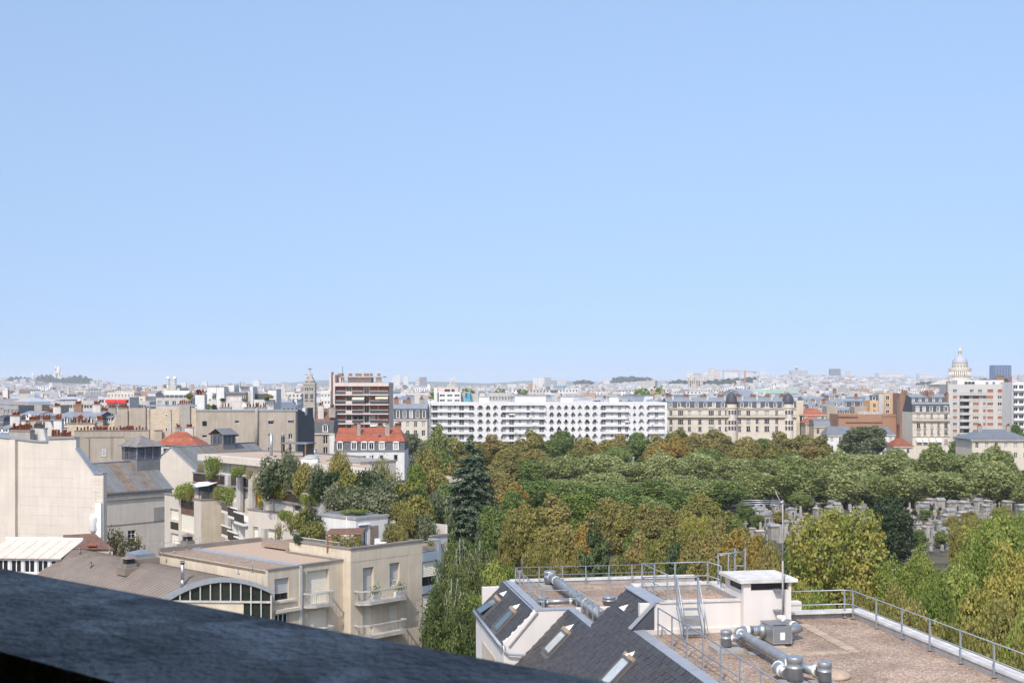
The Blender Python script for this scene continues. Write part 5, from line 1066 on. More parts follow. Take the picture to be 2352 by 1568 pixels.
t = thing('steel_flue', 'tall bright steel flue on the penthouse roof', 'flue', roof_item(Z3(340, 1075), 9.3)); b = MB(); b.tube([(0, 0, -.1), (0, 0, 3.0)], .2, 10); b.build('pipe', 'galvanised', t); part('base', 'galvanised', t, 'box', -.5, .5, -.5, .5, -.1, .12)
t = thing('dark_flue', 'dark flue with a steel cowl on the penthouse roof', 'flue', roof_item(Z3(467, 1040), 9.3)); b = MB(); b.tube([(0, 0, -.1), (0, 0, 2.2)], .26, 10); b.build('pipe', 'dark_metal', t); b = MB(); b.tube([(0, 0, 2.2), (0, 0, 2.5)], .2, 10); b.lathe([(.32, 2.5), (.04, 2.7)], 10); b.build('cap', 'galvanised', t)
t = thing('roof_canopy', 'flat roofed dark canopy on posts on the penthouse roof', 'canopy', roof_item(Z3(630, 1080), 9.3), rad(-20)); part('roof', 'zinc_dark', t, 'box', -2, 2, -1.2, 1.2, 1.7, 1.85)
for (x, y) in ((-1.7, -1), (1.7, -1), (-1.7, 1), (1.7, 1)): part('post', 'wood', t, 'box', x - .08, x + .08, y - .08, y + .08, -.1, 1.7)
part('back_panel', 'dark_render', t, 'box', .3, 1.8, .8, .9, 0, 1.68)
t = thing('tv_aerial', 'thin rusty television aerial on the penthouse roof', 'antenna', roof_item(Z3(533, 1040), 9.3)); b = MB(); b.tube([(0, 0, 0), (0, 0, 2.4)], .025, 6); b.build('mast', 'dark_metal', t); b = MB(); b.tube([(-.9, 0, 2.1), (.5, 0, 2.1)], .015, 5)
for k in range(6): b.tube([(-.8 + k * .2, -.3, 2.1), (-.8 + k * .2, .3, 2.1)], .01, 4)
b.build('aerial', 'dark_metal', t)
for (cx, cy, s, z) in ((825, 1200, 3.2, 1.1),):
    t = thing('roof_upstand', 'low cream flat roofed block beside the penthouse garden' if s > 3 else 'low grey roofed block in front of the white dormer house', 'roof structure', roof_item(Z3((cx - 551.25 + 0) * 0 + (1230 if s > 3 else 1270), 1230 if s > 3 else 1110), 10.2), rad(-44)); part('wall', 'cream_render' if s > 3 else 'grey_concrete', t, 'box', -s, s, -1.5, 4, -6, z); part('roof', 'gravel_grey', t, 'box', -s - .1, s + .1, -1.6, 4.1, z + .002, z + .15)

# ---------------------------------------------------------------- shrubs and small trees of the roof gardens
def shrub_mesh(seed, n, size, mat, R=1., H=1., airy=.35, nl=16):
    L = lobes(nl, R, H, -.12 * H, seed); return crown('foliage', L, n, size, mat, seed, .9, .2, airy)
SHR = {'olive': [shrub_mesh(s, 2600, .075, 'leaf_grey' if s % 2 else 'leaf_olive') for s in (201, 202, 203)], 'bright': [shrub_mesh(s, 2400, .075, 'leaf_fresh') for s in (211, 212)], 'yellow': [shrub_mesh(s, 2200, .07, 'leaf_yellow') for s in (221,)], 'dark': [shrub_mesh(s, 2800, .07, 'leaf_dark') for s in (231, 232)], 'brown': [shrub_mesh(s, 1500, .06, 'leaf_olive', airy=.6) for s in (241,)]}
b = MB(); rs_ = random.Random(3)
for i in range(7): a = i * .9; b.tube([(0, 0, 0), (.2 * math.cos(a), .2 * math.sin(a), .3), (.5 * math.cos(a), .5 * math.sin(a), .7)], [.035, .025, .008], 5)
STEM = b.mesh('stems', 'bark')
SLAB = {'olive': ('grey green leafy shrub of the roof garden', 'grey green roof garden shrubs'), 'bright': ('bright green leafy shrub of the roof garden', 'bright green roof garden shrubs'), 'yellow': ('yellowish leafy shrub of the roof garden', 'yellowish roof garden shrubs'), 'dark': ('dark dense shrub of the roof garden', 'dark roof garden shrubs'), 'brown': ('dry brownish shrub of the roof garden', 'dry roof garden shrubs')}
def shrub(kind, x, yt, yb, Y, wid, lab=None):
    p = at(x, yb, Y); h = (yb - yt) / FOC * Y * 1.12; w = wid / FOC * Y / 2 * 1.25; p.z -= h * .1
    t = thing('garden_shrub', lab or SLAB[kind][0], 'shrub', p, RND.uniform(0, 6), None if lab else SLAB[kind][1]); t.scale = (w, w, h); obj('foliage', RND.choice(SHR[kind]), t); obj('stems', STEM, t)
for a in [('bright', 488, 1048, 1088, 152, 38), ('brown', 459, 1060, 1088, 156, 18), ('bright', 545, 1068, 1092, 146, 32), ('brown', 575, 1072, 1096, 143, 22), ('bright', 423, 1106, 1140, 152, 42), ('yellow', 438, 1112, 1142, 150, 26), ('yellow', 500, 1118, 1140, 149, 22), ('bright', 520, 1116, 1150, 143, 36),
          ('olive', 640, 1050, 1122, 131, 90), ('dark', 625, 1080, 1124, 130, 60), ('olive', 668, 1035, 1110, 132, 50), ('olive', 700, 1062, 1128, 126, 66), ('olive', 735, 1068, 1132, 126, 60), ('olive', 778, 1034, 1120, 128, 50), ('dark', 760, 1080, 1140, 122, 80), ('olive', 800, 1078, 1150, 120, 80), ('dark', 835, 1082, 1155, 120, 80), ('olive', 862, 1075, 1150, 122, 70), ('brown', 880, 1040, 1130, 124, 50), ('brown', 905, 1075, 1150, 120, 55), ('olive', 885, 1100, 1165, 117, 70), ('olive', 930, 1105, 1180, 117, 70), ('yellow', 920, 1115, 1160, 118, 40), ('dark', 945, 1120, 1185, 116, 70), ('olive', 820, 1115, 1172, 116, 90), ('olive', 870, 1130, 1182, 115, 90), ('olive', 780, 1110, 1160, 118, 70), ('brown', 915, 1145, 1200, 112, 60), ('olive', 960, 1135, 1205, 114, 80), ('brown', 940, 1160, 1220, 111, 50),
          ('olive', 700, 1165, 1225, 113, 62), ('dark', 728, 1168, 1235, 111, 60), ('bright', 655, 1168, 1192, 118, 30), ('brown', 668, 1180, 1222, 114, 36), ('olive', 715, 1195, 1245, 109, 56), ('bright', 815, 1168, 1178, 110, 55), ('brown', 795, 1232, 1258, 104.5, 60), ('brown', 905, 1195, 1246, 109, 50), ('olive', 892, 1200, 1242, 110, 40), ('brown', 925, 1215, 1246, 109, 44), ('dark', 985, 1150, 1215, 118, 60), ('olive', 1000, 1130, 1230, 122, 70), ('brown', 990, 1238, 1252, 108, 24), ('bright', 728, 1115, 1150, 121.5, 20), ('bright', 700, 1130, 1158, 123, 22), ('bright', 600, 1148, 1172, 138, 20), ('dark', 690, 1222, 1250, 108, 30), ('brown', 640, 1195, 1240, 117, 22), ('olive', 975, 1180, 1240, 112, 50)]: shrub(*a)
for i, x in enumerate(range(604, 950, 13)):
    f = (x - 604) / 346; Yq = 132 - 17 * f + RND.uniform(-2, 4); yb = 1126 + 62 * f + RND.uniform(-8, 8); shrub(RND.choice(['olive', 'olive', 'dark', 'brown', 'yellow']), x, yb - RND.uniform(24, 62), yb, Yq, RND.uniform(28, 54))
# ---------------------------------------------------------------- climber by the hall wall
shrub('brown', 262, 1205, 1275, 138, 50, 'rusty leaved climber by the hall window'); shrub('brown', 305, 1225, 1275, 137, 60, 'rusty leaved branches trailing behind the barrel roof')
# ---------------------------------------------------------------- left: blank cream party wall and its neighbours
def poly_wall(t, cv, pts, mat, name='wall', y=0., th=.5, zmin=0.):
    """wall whose outline is read off the frame (top edge points, left to right), standing down to zmin"""
    P = []
    for (x, y_) in pts: p = cv(x, y_); X = lx(t, p[0], y); P.append((X, pz(p[1], lY(t, X, y)) - t.location.z))
    b = MB(); b.prism([(P[0][0], zmin)] + [(P[-1][0], zmin)] + P[::-1], y, y + th); return b.build(name, mat, t), P
PW, wPW = front('party_wall_house', 'tall blank cream rendered party wall with one projecting flue', 'building', -70, 131.7, 232, 127)
top = [(-280, 800), (0, 830), (105, 845), (165, 852), (340, 872), (445, 876), (447, 846), (698, 838), (700, 935), (868, 1166), (950, 1166)]
_, tp = poly_wall(PW, Z1, top, 'cream_render', 'wall', 0, .6)
b = MB()
for i in (0, 1, 2, 3, 4, 6, 8, 9):
    (xa, za), (xb, zb) = tp[i], tp[i + 1]; b.bar((xa, .25, za + .05), (xb, .25, zb + .05), .8, .12)
b.build('flashing', 'zinc', PW)
fl0, fl1 = lx(PW, Z1(105, 0)[0]), lx(PW, Z1(162, 0)[0]); b = MB(); b.box(fl0, fl1, -.4, -.002, zat(PW, Z2, 130, 290), zat(PW, Z1, 130, 852)); b.build('flue', 'cream_render', PW)
rows = [945, 1030, 1115, 1200, 1288, 1375, 1460, 1547, 1635, 1720]
for i in range(len(rows) - 1):
    xr = 695 if rows[i] < 1160 else 880
    if rows[i] == 1115: xr = 700
    za, zb = zat(PW, Z1, 400, rows[i + 1]) + .012, zat(PW, Z1, 400, rows[i]) - .012
    for (xa, xb) in ((-270, 100), (168, xr)): part('render_panel', 'cream_render', PW, 'box', lx(PW, Z1(xa, 0)[0]) + .01, lx(PW, Z1(xb, 0)[0]) - .01, -.014, -.002, za, zb)
for i, (y0, y1, x0) in enumerate([(1205, 1235, 840), (1235, 1265, 865), (1265, 1300, 880), (1300, 1332, 852), (1332, 1375, 890), (1375, 1425, 882), (1450, 1480, 838), (1568, 1600, 850)]): part('quoin', 'pale_stone', PW, 'box', lx(PW, Z1(x0, 0)[0]), lx(PW, Z1(945, 0)[0]), -.04, -.016, zat(PW, Z1, 900, y1) + .01, zat(PW, Z1, 900, y0) - .01)
part('rain_pipe_casing', 'white_paint', PW, 'box', lx(PW, Z1(892, 0)[0]), lx(PW, Z1(945, 0)[0]), -.35, -.05, zat(PW, Z2, 880, 270), zat(PW, Z1, 920, 1432))
b = MB(); b.lathe([(.25, 0), (.45, .4), (.35, .9), (.5, 1.5), (.3, 1.9)], 9); b.build('pipe_hopper', 'white_render', PW, (lx(PW, Z2(850, 0)[0]), -.3, zat(PW, Z2, 850, 230)))
b = MB(); b.poly([(0, .6, tp[0][1]), (tp[4][0], .6, tp[4][1]), (tp[4][0], 4, tp[4][1] - .1), (0, 4, tp[0][1] + .1)]); b.build('rear_roof', 'zinc', PW)
zc = zat(PW, Z1, 190, 850, 1.); chimney(PW, lx(PW, Z1(187, 0)[0], 1.), 1.2, zc - .3, 2.6, .6, 1.15, 6)
chimney(PW, lx(PW, Z1(570, 0)[0], 1.), .9, zat(PW, Z1, 570, 850, .9), 2.9, .5, .18, 7, 'render_light')
b = MB(); b.prism([(0, 0), (1.6, 0), (1.3, 1.2), (0, 1.3)], 0, .4); b.build('gable_wall', 'render_light', PW, (lx(PW, Z1(305, 0)[0], 2.), 2., zat(PW, Z1, 350, 865, 2.)))
# conservatory roof at the foot of the wall, brown tiled lean-to
CN_, wC = front('conservatory', 'white glazed lean-to with sloping panel roof at the foot of the party wall', 'building', -40, 113, 143, 112.4)
ze, zt = zat(CN_, Z2, 300, 458), pz(1240, 117)
for i in range(7): part('roof_panel', 'pale_stone', CN_, 'hexa', [(wC * i / 7 + .02, -.3, ze), (wC * (i + 1) / 7 - .02, -.3, ze), (wC * (i + 1) / 7 + .12, 4.3, zt), (wC * i / 7 + .16, 4.3, zt), (wC * i / 7 + .02, -.3, ze + .08), (wC * (i + 1) / 7 - .02, -.3, ze + .08), (wC * (i + 1) / 7 + .12, 4.3, zt + .08), (wC * i / 7 + .16, 4.3, zt + .08)])
b = MB(); b.tube([(0, 4.3, zt + .12), (wC + .1, 4.3, zt + .12)], .15, 8); b.build('ridge_roll', 'white_paint', CN_)
front_wall(CN_, wC, 0, ze, [(wC * i / 6 + .15, wC * (i + 1) / 6 - .1, ze - 1.3, ze - .15) for i in range(6)], 'white_render', .15)
for i in range(6): window(CN_, wC * i / 6 + .15, ze - 1.3, wC / 6 - .25, 1.15, .08, 2, 1, 'white_paint', 'glass')
part('side_wall', 'white_render', CN_, 'box', wC - .05, wC + .05, .3, 4.3, 0, ze); part('ledge', 'tile_brown', CN_, 'box', -1, wC + .3, -1.2, -.05, ze - 1.7, ze - 1.45)
LT, wL = front('lean_to', 'small lean-to with mossy brown tiles and two roof lights behind the barrel roof', 'building', 147, 118, 262, 120)
za, zb = pz(1262, 118), pz(1228, 123); b = MB(); b.hexa([(0, 0, za), (wL, 0, za - .3), (wL - 1.2, 4.5, zb), (.4, 4.5, zb), (0, 0, za + .1), (wL, 0, za - .2), (wL - 1.2, 4.5, zb + .1), (.4, 4.5, zb + .1)]); b.build('roof', 'tile_brown', LT)
def tilt_box(x0, x1, f0, f1, up, mt, nm): z0_, z1_q = za + (zb - za) * f0 + up, za + (zb - za) * f1 + up; part(nm, mt, LT, 'hexa', [(x0, 4.5 * f0, z0_), (x1, 4.5 * f0, z0_), (x1, 4.5 * f1, z1_q), (x0, 4.5 * f1, z1_q), (x0, 4.5 * f0, z0_ + .06), (x1, 4.5 * f0, z0_ + .06), (x1, 4.5 * f1, z1_q + .06), (x0, 4.5 * f1, z1_q + .06)])
tilt_box(.5, 1.2, .35, .75, .11, 'glass', 'roof_light'); tilt_box(2.2, 3.0, .05, .2, .11, 'tile_rust', 'roof_light'); part('wall', 'cream_render', LT, 'box', .1, wL - .1, .1, 4.4, 0, za - .32)
# ---------------------------------------------------------------- metal-roofed halls with louvred lanterns
M('roof_tin', (.235, .235, .232), .5, .12, .8, 0, .12, .4, .3, None, .10); M('roof_rust', (.25, .185, .135), .6, .2, .8, 0, .25, .3, .2, (.27, .22, .175), .10); M('louvre_grey', (.16, .175, .20), .6, .1)
def hall(name, label, xl, Yl, xr, Yr, De, Dr, run, pitch=.62, rusty=(), wall='cream_render', holes=()):
    t, W = front(name, label, 'building', xl, Yl, xr, Yr); ze, zr = EYE - De, EYE - Dr
    front_wall(t, W, 0, ze - .05, holes, wall, .25); n_ = int(W / pitch); p_ = W / n_
    o = MB(); o.poly([(0, 0, ze - .05), (W, 0, ze - .05), (W, run, zr - .05), (0, run, zr - .05)]); o.poly([(0, 2 * run, ze - .05), (0, run, zr - .05), (W, run, zr - .05), (W, 2 * run, ze - .05)]); o = o.build('roof', 'roof_tin', t)
    for i in range(n_):
        b = MB(); x0, x1 = i * p_, (i + 1) * p_ - .01; b.hexa([(x0, -.35, ze - .25), (x1, -.35, ze - .25), (x1, run, zr), (x0, run, zr), (x0, -.35, ze - .21), (x1, -.35, ze - .21), (x1, run, zr + .04), (x0, run, zr + .04)]); b.hexa([(x0, -.35, ze - .21), (x0 + .06, -.35, ze - .21), (x0 + .06, run, zr + .04), (x0, run, zr + .04), (x0, -.35, ze - .13), (x0 + .06, -.35, ze - .13), (x0 + .06, run, zr + .12), (x0, run, zr + .12)])
        b.build('roof_sheet', 'roof_rust' if i in rusty else 'roof_tin', o)
    b = MB(); b.tube([(0, run, zr + .08), (W, run, zr + .08)], .12, 6); b.build('ridge', 'zinc_dark', t); b = MB(); b.box(0, W, -.55, -.36, ze - .42, ze - .2); b.build('gutter', 'zinc_dark', t)
    b = MB(); b.poly([(0, 0, 0), (0, 2 * run, 0), (0, 2 * run, ze), (0, run, zr), (0, 0, ze)]); b.poly([(W, 0, 0), (W, 0, ze), (W, run, zr), (W, 2 * run, ze), (W, 2 * run, 0)]); b.build('gable', wall, t)
    b = MB(); b.bar((-.02, -.3, ze - .12), (-.02, run, zr + .1), .25, .12); b.bar((-.02, 2 * run, ze - .1), (-.02, run, zr + .1), .25, .12); b.build('verge', 'zinc', t)
    return t, W, ze, zr
def lantern(t, x, y, z, s, h, hr, pyr=True):
    o = part('lantern', 'roof_tin', t, 'box', x - s, x + s, y - s, y + s, z - 1.6, z + .35); n_ = 3
    for k in range(n_):
        for side in range(2):
            b = MB()
            for q in range(9):
                zz = z + .4 + (h - .5) * q / 9
                if side == 0: b.hexa([(x - s + 2 * s * k / n_ + .12, y - s - .05, zz), (x - s + 2 * s * (k + 1) / n_ - .12, y - s - .05, zz), (x - s + 2 * s * (k + 1) / n_ - .12, y - s + .12, zz + .14), (x - s + 2 * s * k / n_ + .12, y - s + .12, zz + .14), (x - s + 2 * s * k / n_ + .12, y - s - .05, zz + .03), (x - s + 2 * s * (k + 1) / n_ - .12, y - s - .05, zz + .03), (x - s + 2 * s * (k + 1) / n_ - .12, y - s + .12, zz + .17), (x - s + 2 * s * k / n_ + .12, y - s + .12, zz + .17)])
                else: b.box(x - s - .02, x - s + .1, y - s + 2 * s * k / n_ + .12, y - s + 2 * s * (k + 1) / n_ - .12, zz, zz + .07)
            b.build('louvre', 'louvre_grey', o)
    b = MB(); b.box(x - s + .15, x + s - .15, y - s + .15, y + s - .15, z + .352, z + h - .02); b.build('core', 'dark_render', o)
    for (dx, dy) in ((-s, -s), (s, -s), (-s, s), (s, s), (-s / 3, -s), (s / 3, -s)): part('post', 'roof_tin', o, 'box', x + dx - .11, x + dx + .11, y + dy - .09, y + dy + .13, z + .352, z + h)
    b = MB(); e = s * 1.32
    if pyr:
        for k in range(4):
            c = [(x - e, y - e), (x + e, y - e), (x + e, y + e), (x - e, y + e)]; a, d = c[k], c[(k + 1) % 4]
            for q in range(6): f0, f1 = q / 6, (q + 1) / 6; b.poly([(a[0] + (d[0] - a[0]) * f0, a[1] + (d[1] - a[1]) * f0, z + h), (a[0] + (d[0] - a[0]) * f1, a[1] + (d[1] - a[1]) * f1, z + h), (x, y, z + h + hr)], (q * 7 + k) % 3 == 0 and 1 or 0)
    else: b.hexa([(x - e, y - e, z + h), (x + e, y - e, z + h), (x + e, y, z + h + hr), (x - e, y, z + h + hr), (x - e, y - e, z + h + .06), (x + e, y - e, z + h + .06), (x + e, y, z + h + hr + .06), (x - e, y, z + h + hr + .06)], 0); b.hexa([(x - e, y + e, z + h), (x - e, y, z + h + hr), (x + e, y, z + h + hr), (x + e, y + e, z + h), (x - e, y + e, z + h + .06), (x - e, y, z + h + hr + .06), (x + e, y, z + h + hr + .06), (x + e, y + e, z + h + .06)], 1)
    b.build('lantern_roof', ['roof_tin', 'roof_rust'], o)
h0 = None
tmp, Wt = front('metal_hall', '', 'building', 190, 173, 395, 183.8); hw1 = rc(tmp, Z2, 1140, 207, 1210, 350); bpy.data.objects.remove(tmp)
HL1, wH, ze1, zr1 = hall('metal_hall', 'long hall with rust striped grey metal roof and square louvred lantern', 190, 173, 395, 183.8, 15, 11.4, 5.4, .62, (5, 6, 11, 12, 13, 16, 18), 'cream_render', [hw1]); gap(HL1, hw1, 'glass', 2, 4, 'white_paint')
lantern(HL1, lx(HL1, Z1(1300, 0)[0], 5.4), 5.4, zr1, 1.95, 2.3, 1.6); part('cornice', 'pale_stone', HL1, 'box', 0, wH, -.25, -.003, ze1 - 1.3, ze1 - .9); part('string_course', 'cap_stone', HL1, 'box', 0, wH, -.06, -.003, zat(HL1, Z2, 1200, 150), zat(HL1, Z2, 1200, 143))
b = MB(); g = rc(HL1, Z1, 1410, 1465, 1512, 1590)
for k in range(16): b.box(g[0], g[1], -.1, -.003, g[2] + (g[3] - g[2]) * k / 16, g[2] + (g[3] - g[2]) * (k + .55) / 16)
b.build('wall_grille', 'pale_concrete', HL1)
HL2, wH2, ze2, zr2 = hall('metal_hall', 'rear hall with plain grey metal roof and small gabled louvre lantern', 450, 196, 640, 212, 13.4, 10.0, 5.6, .62, (9, 14, 15, 16, 17, 18, 19), 'cream_render'); lantern(HL2, lx(HL2, Z1(2050, 0)[0], 5.6), 5.6, zr2 - .2, 1.35, 1.9, 1.0, False)
t = part('roof_cowl', 'pale_concrete', HL2, 'box', lx(HL2, Z1(2130, 0)[0], 2.5), lx(HL2, Z1(2165, 0)[0], 2.5), 2.3, 2.8, ze2 + 1.2, ze2 + 2.1)
# second beige party wall, with window, flue line and stacks
P2, wP2 = front('party_wall_house', 'beige party wall house with a single curtained window and thin aerial', 'building', 170, 202, 299, 204)
poly_wall(P2, Z1, [(700, 845), (815, 835), (1140, 832), (1190, 935)], 'tan_render', 'wall', 0, .5); h = rc(P2, Z1, 935, 935, 977, 1005); part('reveal', 'cap_stone', P2, 'box', h[0] - .1, h[1] + .1, -.02, -.003, h[2] - .1, h[3] + .1); window(P2, h[0], h[2], h[1] - h[0], h[3] - h[2], -.08, 1, 1, 'white_paint', 'curtain')
part('flue_line', 'cap_stone', P2, 'box', lx(P2, Z1(815, 0)[0]), lx(P2, Z1(823, 0)[0]), -.12, -.003, zat(P2, Z1, 820, 1045), zat(P2, Z1, 820, 838)); part('coping', 'cap_stone', P2, 'box', lx(P2, Z1(702, 0)[0]), lx(P2, Z1(1140, 0)[0]), -.1, .6, zat(P2, Z1, 950, 832) + .02, zat(P2, Z1, 950, 826))
b = MB(); X = lx(P2, Z1(1022, 0)[0], -.3); zz = zat(P2, Z1, 1022, 1030, -.3); b.tube([(X, -.3, zz), (X, -.3, zz + 9.2 * .98)], .03, 5); b.tube([(X - 4.2, -.3, zz + 8.8), (X + .5, -.3, zz + 8.8)], .02, 4); b.tube([(X - .8, -.3, zz + 7), (X + 1.5, -.3, zz + 7)], .02, 4); b.build('aerial', 'grey_metal', P2)
chimney(P2, lx(P2, Z1(1030, 0)[0], 3.), 3., zat(P2, Z1, 1030, 860, 3.), 11.8, .6, 1.6, 22, 'tan_render'); part('rear_roof', 'zinc', P2, 'box', 0, wP2 - 1, .5, 8, 0, zat(P2, Z1, 950, 880))
# ---------------------------------------------------------------- jumble of zinc roofs, stacks and stone gables on the left
def stack_wall(label, x0, y0, x1, y1, Y, mat, pots, th=1.2, slant=0., zmin=8., pot='terracotta'):
    """free-standing party gable / chimney breast with a row of pots"""
    Y = Y + 32 if Y < 210 else Y; a, b_ = B1(x0, y0), B1(x1, y1); X0, X1 = px(a[0], Y), px(b_[0], Y); zt, zb = pz(a[1], Y), max(zmin, pz(b_[1], Y) - 3)
    t = thing('chimney_wall', label, 'chimney', (X0, Y, 0)); W = X1 - X0; b = MB(); b.prism([(0, zb), (W + slant, zb), (W, zt), (0, zt)], 0, th); b.build('wall', mat, t); part('cap', 'cap_stone', t, 'box', -.1, W + .1, -.1, th + .1, zt + .002, zt + .16)
    part('footing', mat, t, 'box', .05, W - .05, .05, th - .05, 0, zb)
    for i in range(pots):
        k = ('pot', pot, RND.randint(0, 2), .8)
        if k not in CACHE: q = MB(); hh = .8 * (.8 + .25 * k[2]); q.lathe([(.16, 0), (.14, hh * .85), (.17, hh * .86), (.16, hh), (.1, hh), (.1, hh * .7)], 9); CACHE[k] = q.mesh('chimney_pot', pot)
        obj('chimney_pot', CACHE[k], t, (.3 + (W - .6) * (i + .5) / max(pots, 1) + RND.uniform(-.1, .1), th / 2, zt + .162))
    return t
stack_wall('long pale chimney wall with blackened pots near the party wall', 215, 1000, 400, 1140, 190, 'render_light', 9, pot='cap_stone'); stack_wall('rubble stone chimney gable with mixed pots beside a pale wall', 410, 1000, 640, 1140, 192, 'rubble', 8); stack_wall('slanting grey chimney breast between a stone gable and a white stack', 640, 1000, 790, 1240, 188, 'render_light', 8, 1.2, 2.2); stack_wall('bright white chimney stack with a few short pots', 845, 992, 970, 1210, 183, 'white_render', 6)
stack_wall('broad weathered stone gable with red aerial dish', 1060, 1045, 1490, 1260, 180, 'rubble', 7); stack_wall('beige chimney block behind the stone gable', 1180, 998, 1310, 1040, 186, 'tan_render', 8); stack_wall('grey chimney block with a dense row of red pots', 1490, 1000, 1620, 1100, 195, 'render_grey', 8); stack_wall('low chimney wall with many red pots', 1490, 1195, 1700, 1240, 176, 'render_light', 12); stack_wall('low chimney wall with red pots beside a steel cowl', 1860, 1180, 2110, 1280, 177, 'tan_render', 14); stack_wall('small pale chimney wall with stubby dark pots', 480, 1130, 700, 1260, 165, 'render_light', 9, pot='cap_stone')
stack_wall('very long far chimney wall dotted with pots', 640, 880, 840, 960, 300, 'render_light', 14); stack_wall('far chimney wall with red pots beside the red awnings', 1550, 850, 1720, 900, 300, 'brown_brick', 12); stack_wall('far dark chimney wall full of red pots', 1860, 800, 2000, 850, 290, 'brown_brick', 10)
def zinc_house(label, x0, y0, x1, y1, Y, cv=B1, hl=2.2, ht=1.4, nd=0, D=11, wall='pale_stone', low='slate', top='zinc', wy=None, ch=0, rows=1, frame=None, group=None, arch=False):
    """house whose mansard shows from frame row y0 (ridge) to y1 (eaves)"""
    a, c = cv(x0, y0), cv(x1, y1); t, W = front('mansard_house', label, 'building', a[0], Y, c[0], Y, 0, group); zr = pz(a[1], Y + D / 2); ze = pz(c[1], Y); tot = max(zr - ze, 1.2); hl = tot * .68; mansard(t, W, D, ze, hl, .7, tot - hl, low, top)
    hs = []
    n_ = max(2, int(W / 2.6)); 
    for r in range(rows):
        for i in range(n_): x = W * (i + .5) / n_; hs.append((x - .55, x + .55, ze - 2.8 - 3. * r, ze - .8 - 3. * r))
    front_wall(t, W, 0, ze, hs, wall, .25); shell(t, W, D, 0, ze, wall); part('cornice', wall, t, 'box', -.1, W + .1, -.3, -.003, ze - .35, ze - .02)
    for h in hs: gap(t, h)
    for i in range(nd):
        x = W * (i + .5) / nd; dormer(t, x - .5, ze + hl * .12, 1.0, hl * .68, .02, .6, 'zinc', 'slate', arch=arch)
    for i in range(ch): chimney(t, W * (i + .5) / ch + RND.uniform(-.5, .5), D * .45, ze + hl + (tot - hl) * .3, 1.6, .6, (tot - hl) * .7 + 1.4, 5, RND.choice(['render_grey', 'render_light', 'brown_brick']))
    return t, W, ze
zinc_house('grey mansard house with arched dormers between the chimney walls', 910, 850, 1540, 1070, 250, nd=5, D=12, ch=2, arch=True); zinc_house('low zinc roof sloping behind the white chimney', 600, 890, 910, 975, 262, nd=0, ch=1); zinc_house('white walled house with skylit roof behind the chimney wall', 300, 840, 600, 990, 270, wall='white_render', low='white_render', nd=2); zinc_house('small zinc roofed house at the edge beyond the party wall', -60, 1060, 120, 1190, 200, nd=2, ch=1); zinc_house('blue grey zinc mansard beside the sloping stone gable', 1540, 900, 1760, 1010, 255, nd=2, ch=1)
zinc_house('dark slate roofed house with tall gable far left', -80, 900, 50, 1010, 300, nd=0, wall='grey_concrete', top='slate')
# far left modern blocks
def block(name, label, cv, x0, y0, x1, y1, Y, mat='white_concrete', D=14, wins=None, nr=2, nc=6, roofpar=.5, wm=None, glass=None, fr='white_paint', ww=.6, wh=.5, group=None, band=False, rot=0.):
    a, c = cv(x0, y0), cv(x1, y1); t, W = front(name, label, 'building', a[0], Y, c[0], Y + rot, 0, group); zt, zb = pz(a[1], Y), pz(c[1], Y); hs = []; fh = (zt - zb) / max(nr, 1)
    for r in range(nr):
        for i in range(nc):
            cw = W / nc; hs.append((i * cw + cw * (1 - ww) / 2, i * cw + cw * (1 + ww) / 2, zb + fh * r + fh * (1 - wh) * .45, zb + fh * r + fh * (1 - wh) * .45 + fh * wh))
    front_wall(t, W, 0, zt, hs, mat, .3); shell(t, W, D, 0, zt, mat); flat_roof(t, W, D, zt - .1, 'gravel_grey', par=roofpar, pm=mat)
    for h in hs: window(t, h[0], h[2], h[1] - h[0], h[3] - h[2], .2, 2 if h[1] - h[0] < 2 else 3, 1, fr, glass)
    if band:
        for r in range(nr): part('balcony', 'white_concrete', t, 'box', .1, W - .1, -1.1, -.003, zb + fh * r - .1, zb + fh * r + .75)
    return t, W, zt
block('office_block', 'long low concrete block with a continuous dark window band', B1, 800, 708, 2352, 830, 520, 'pale_concrete', 16, nr=1, nc=18, ww=.85, wh=.45, glass='glass')
t, W, zt = block('glazed_house', 'glass fronted house with two red awnings on its top floor', B1, 1550, 640, 2040, 830, 470, 'render_light', 12, nr=2, nc=5, ww=.75, wh=.6)
for (x0, x1) in ((1660, 1830), (1840, 1980)): a = rc(t, B1, x0, 665, x1, 715, -1.); part('awning', 'red_awning', t, 'hexa', [(a[0], -1.4, a[2]), (a[1], -1.4, a[2]), (a[1], -.02, a[3] - .25), (a[0], -.02, a[3] - .25), (a[0], -1.4, a[2] + .3), (a[1], -1.4, a[2] + .3), (a[1], -.02, a[3]), (a[0], -.02, a[3])])
block('office_block', 'stepped pale concrete block with tall slot windows', B1, 1690, 560, 2110, 640, 600, 'pale_stone', 20, nr=1, nc=8, ww=.4, wh=.6, glass='glass'); block('office_block', 'pale concrete side block with plain lower storey', B1, 2040, 625, 2290, 700, 585, 'pale_stone', 20, nr=1, nc=2, ww=.3, wh=.3); block('office_block', 'small concrete tower end with dark windows', B1, 2110, 550, 2210, 640, 640, 'grey_concrete', 16, nr=2, nc=3)
block('terrace_house', 'flat roofed grey block with dark penthouse far left', B1, 50, 780, 290, 920, 330, 'grey_concrete', 14, nr=1, nc=4, glass='glass'); block('terrace_house', 'grey rendered cube among the zinc roofs', B1, 540, 770, 660, 850, 330, 'render_grey', 8, nr=0, nc=0); block('terrace_house', 'ochre trimmed block with shaded dormers among the roofs', B1, 710, 775, 920, 850, 335, 'tan_render', 8, nr=1, nc=3, glass='glass'); block('terrace_house', 'long grey block with rooftop plants at the frame edge', B1, -40, 770, 380, 850, 380, 'grey_concrete', 12, nr=1, nc=8, glass='glass')
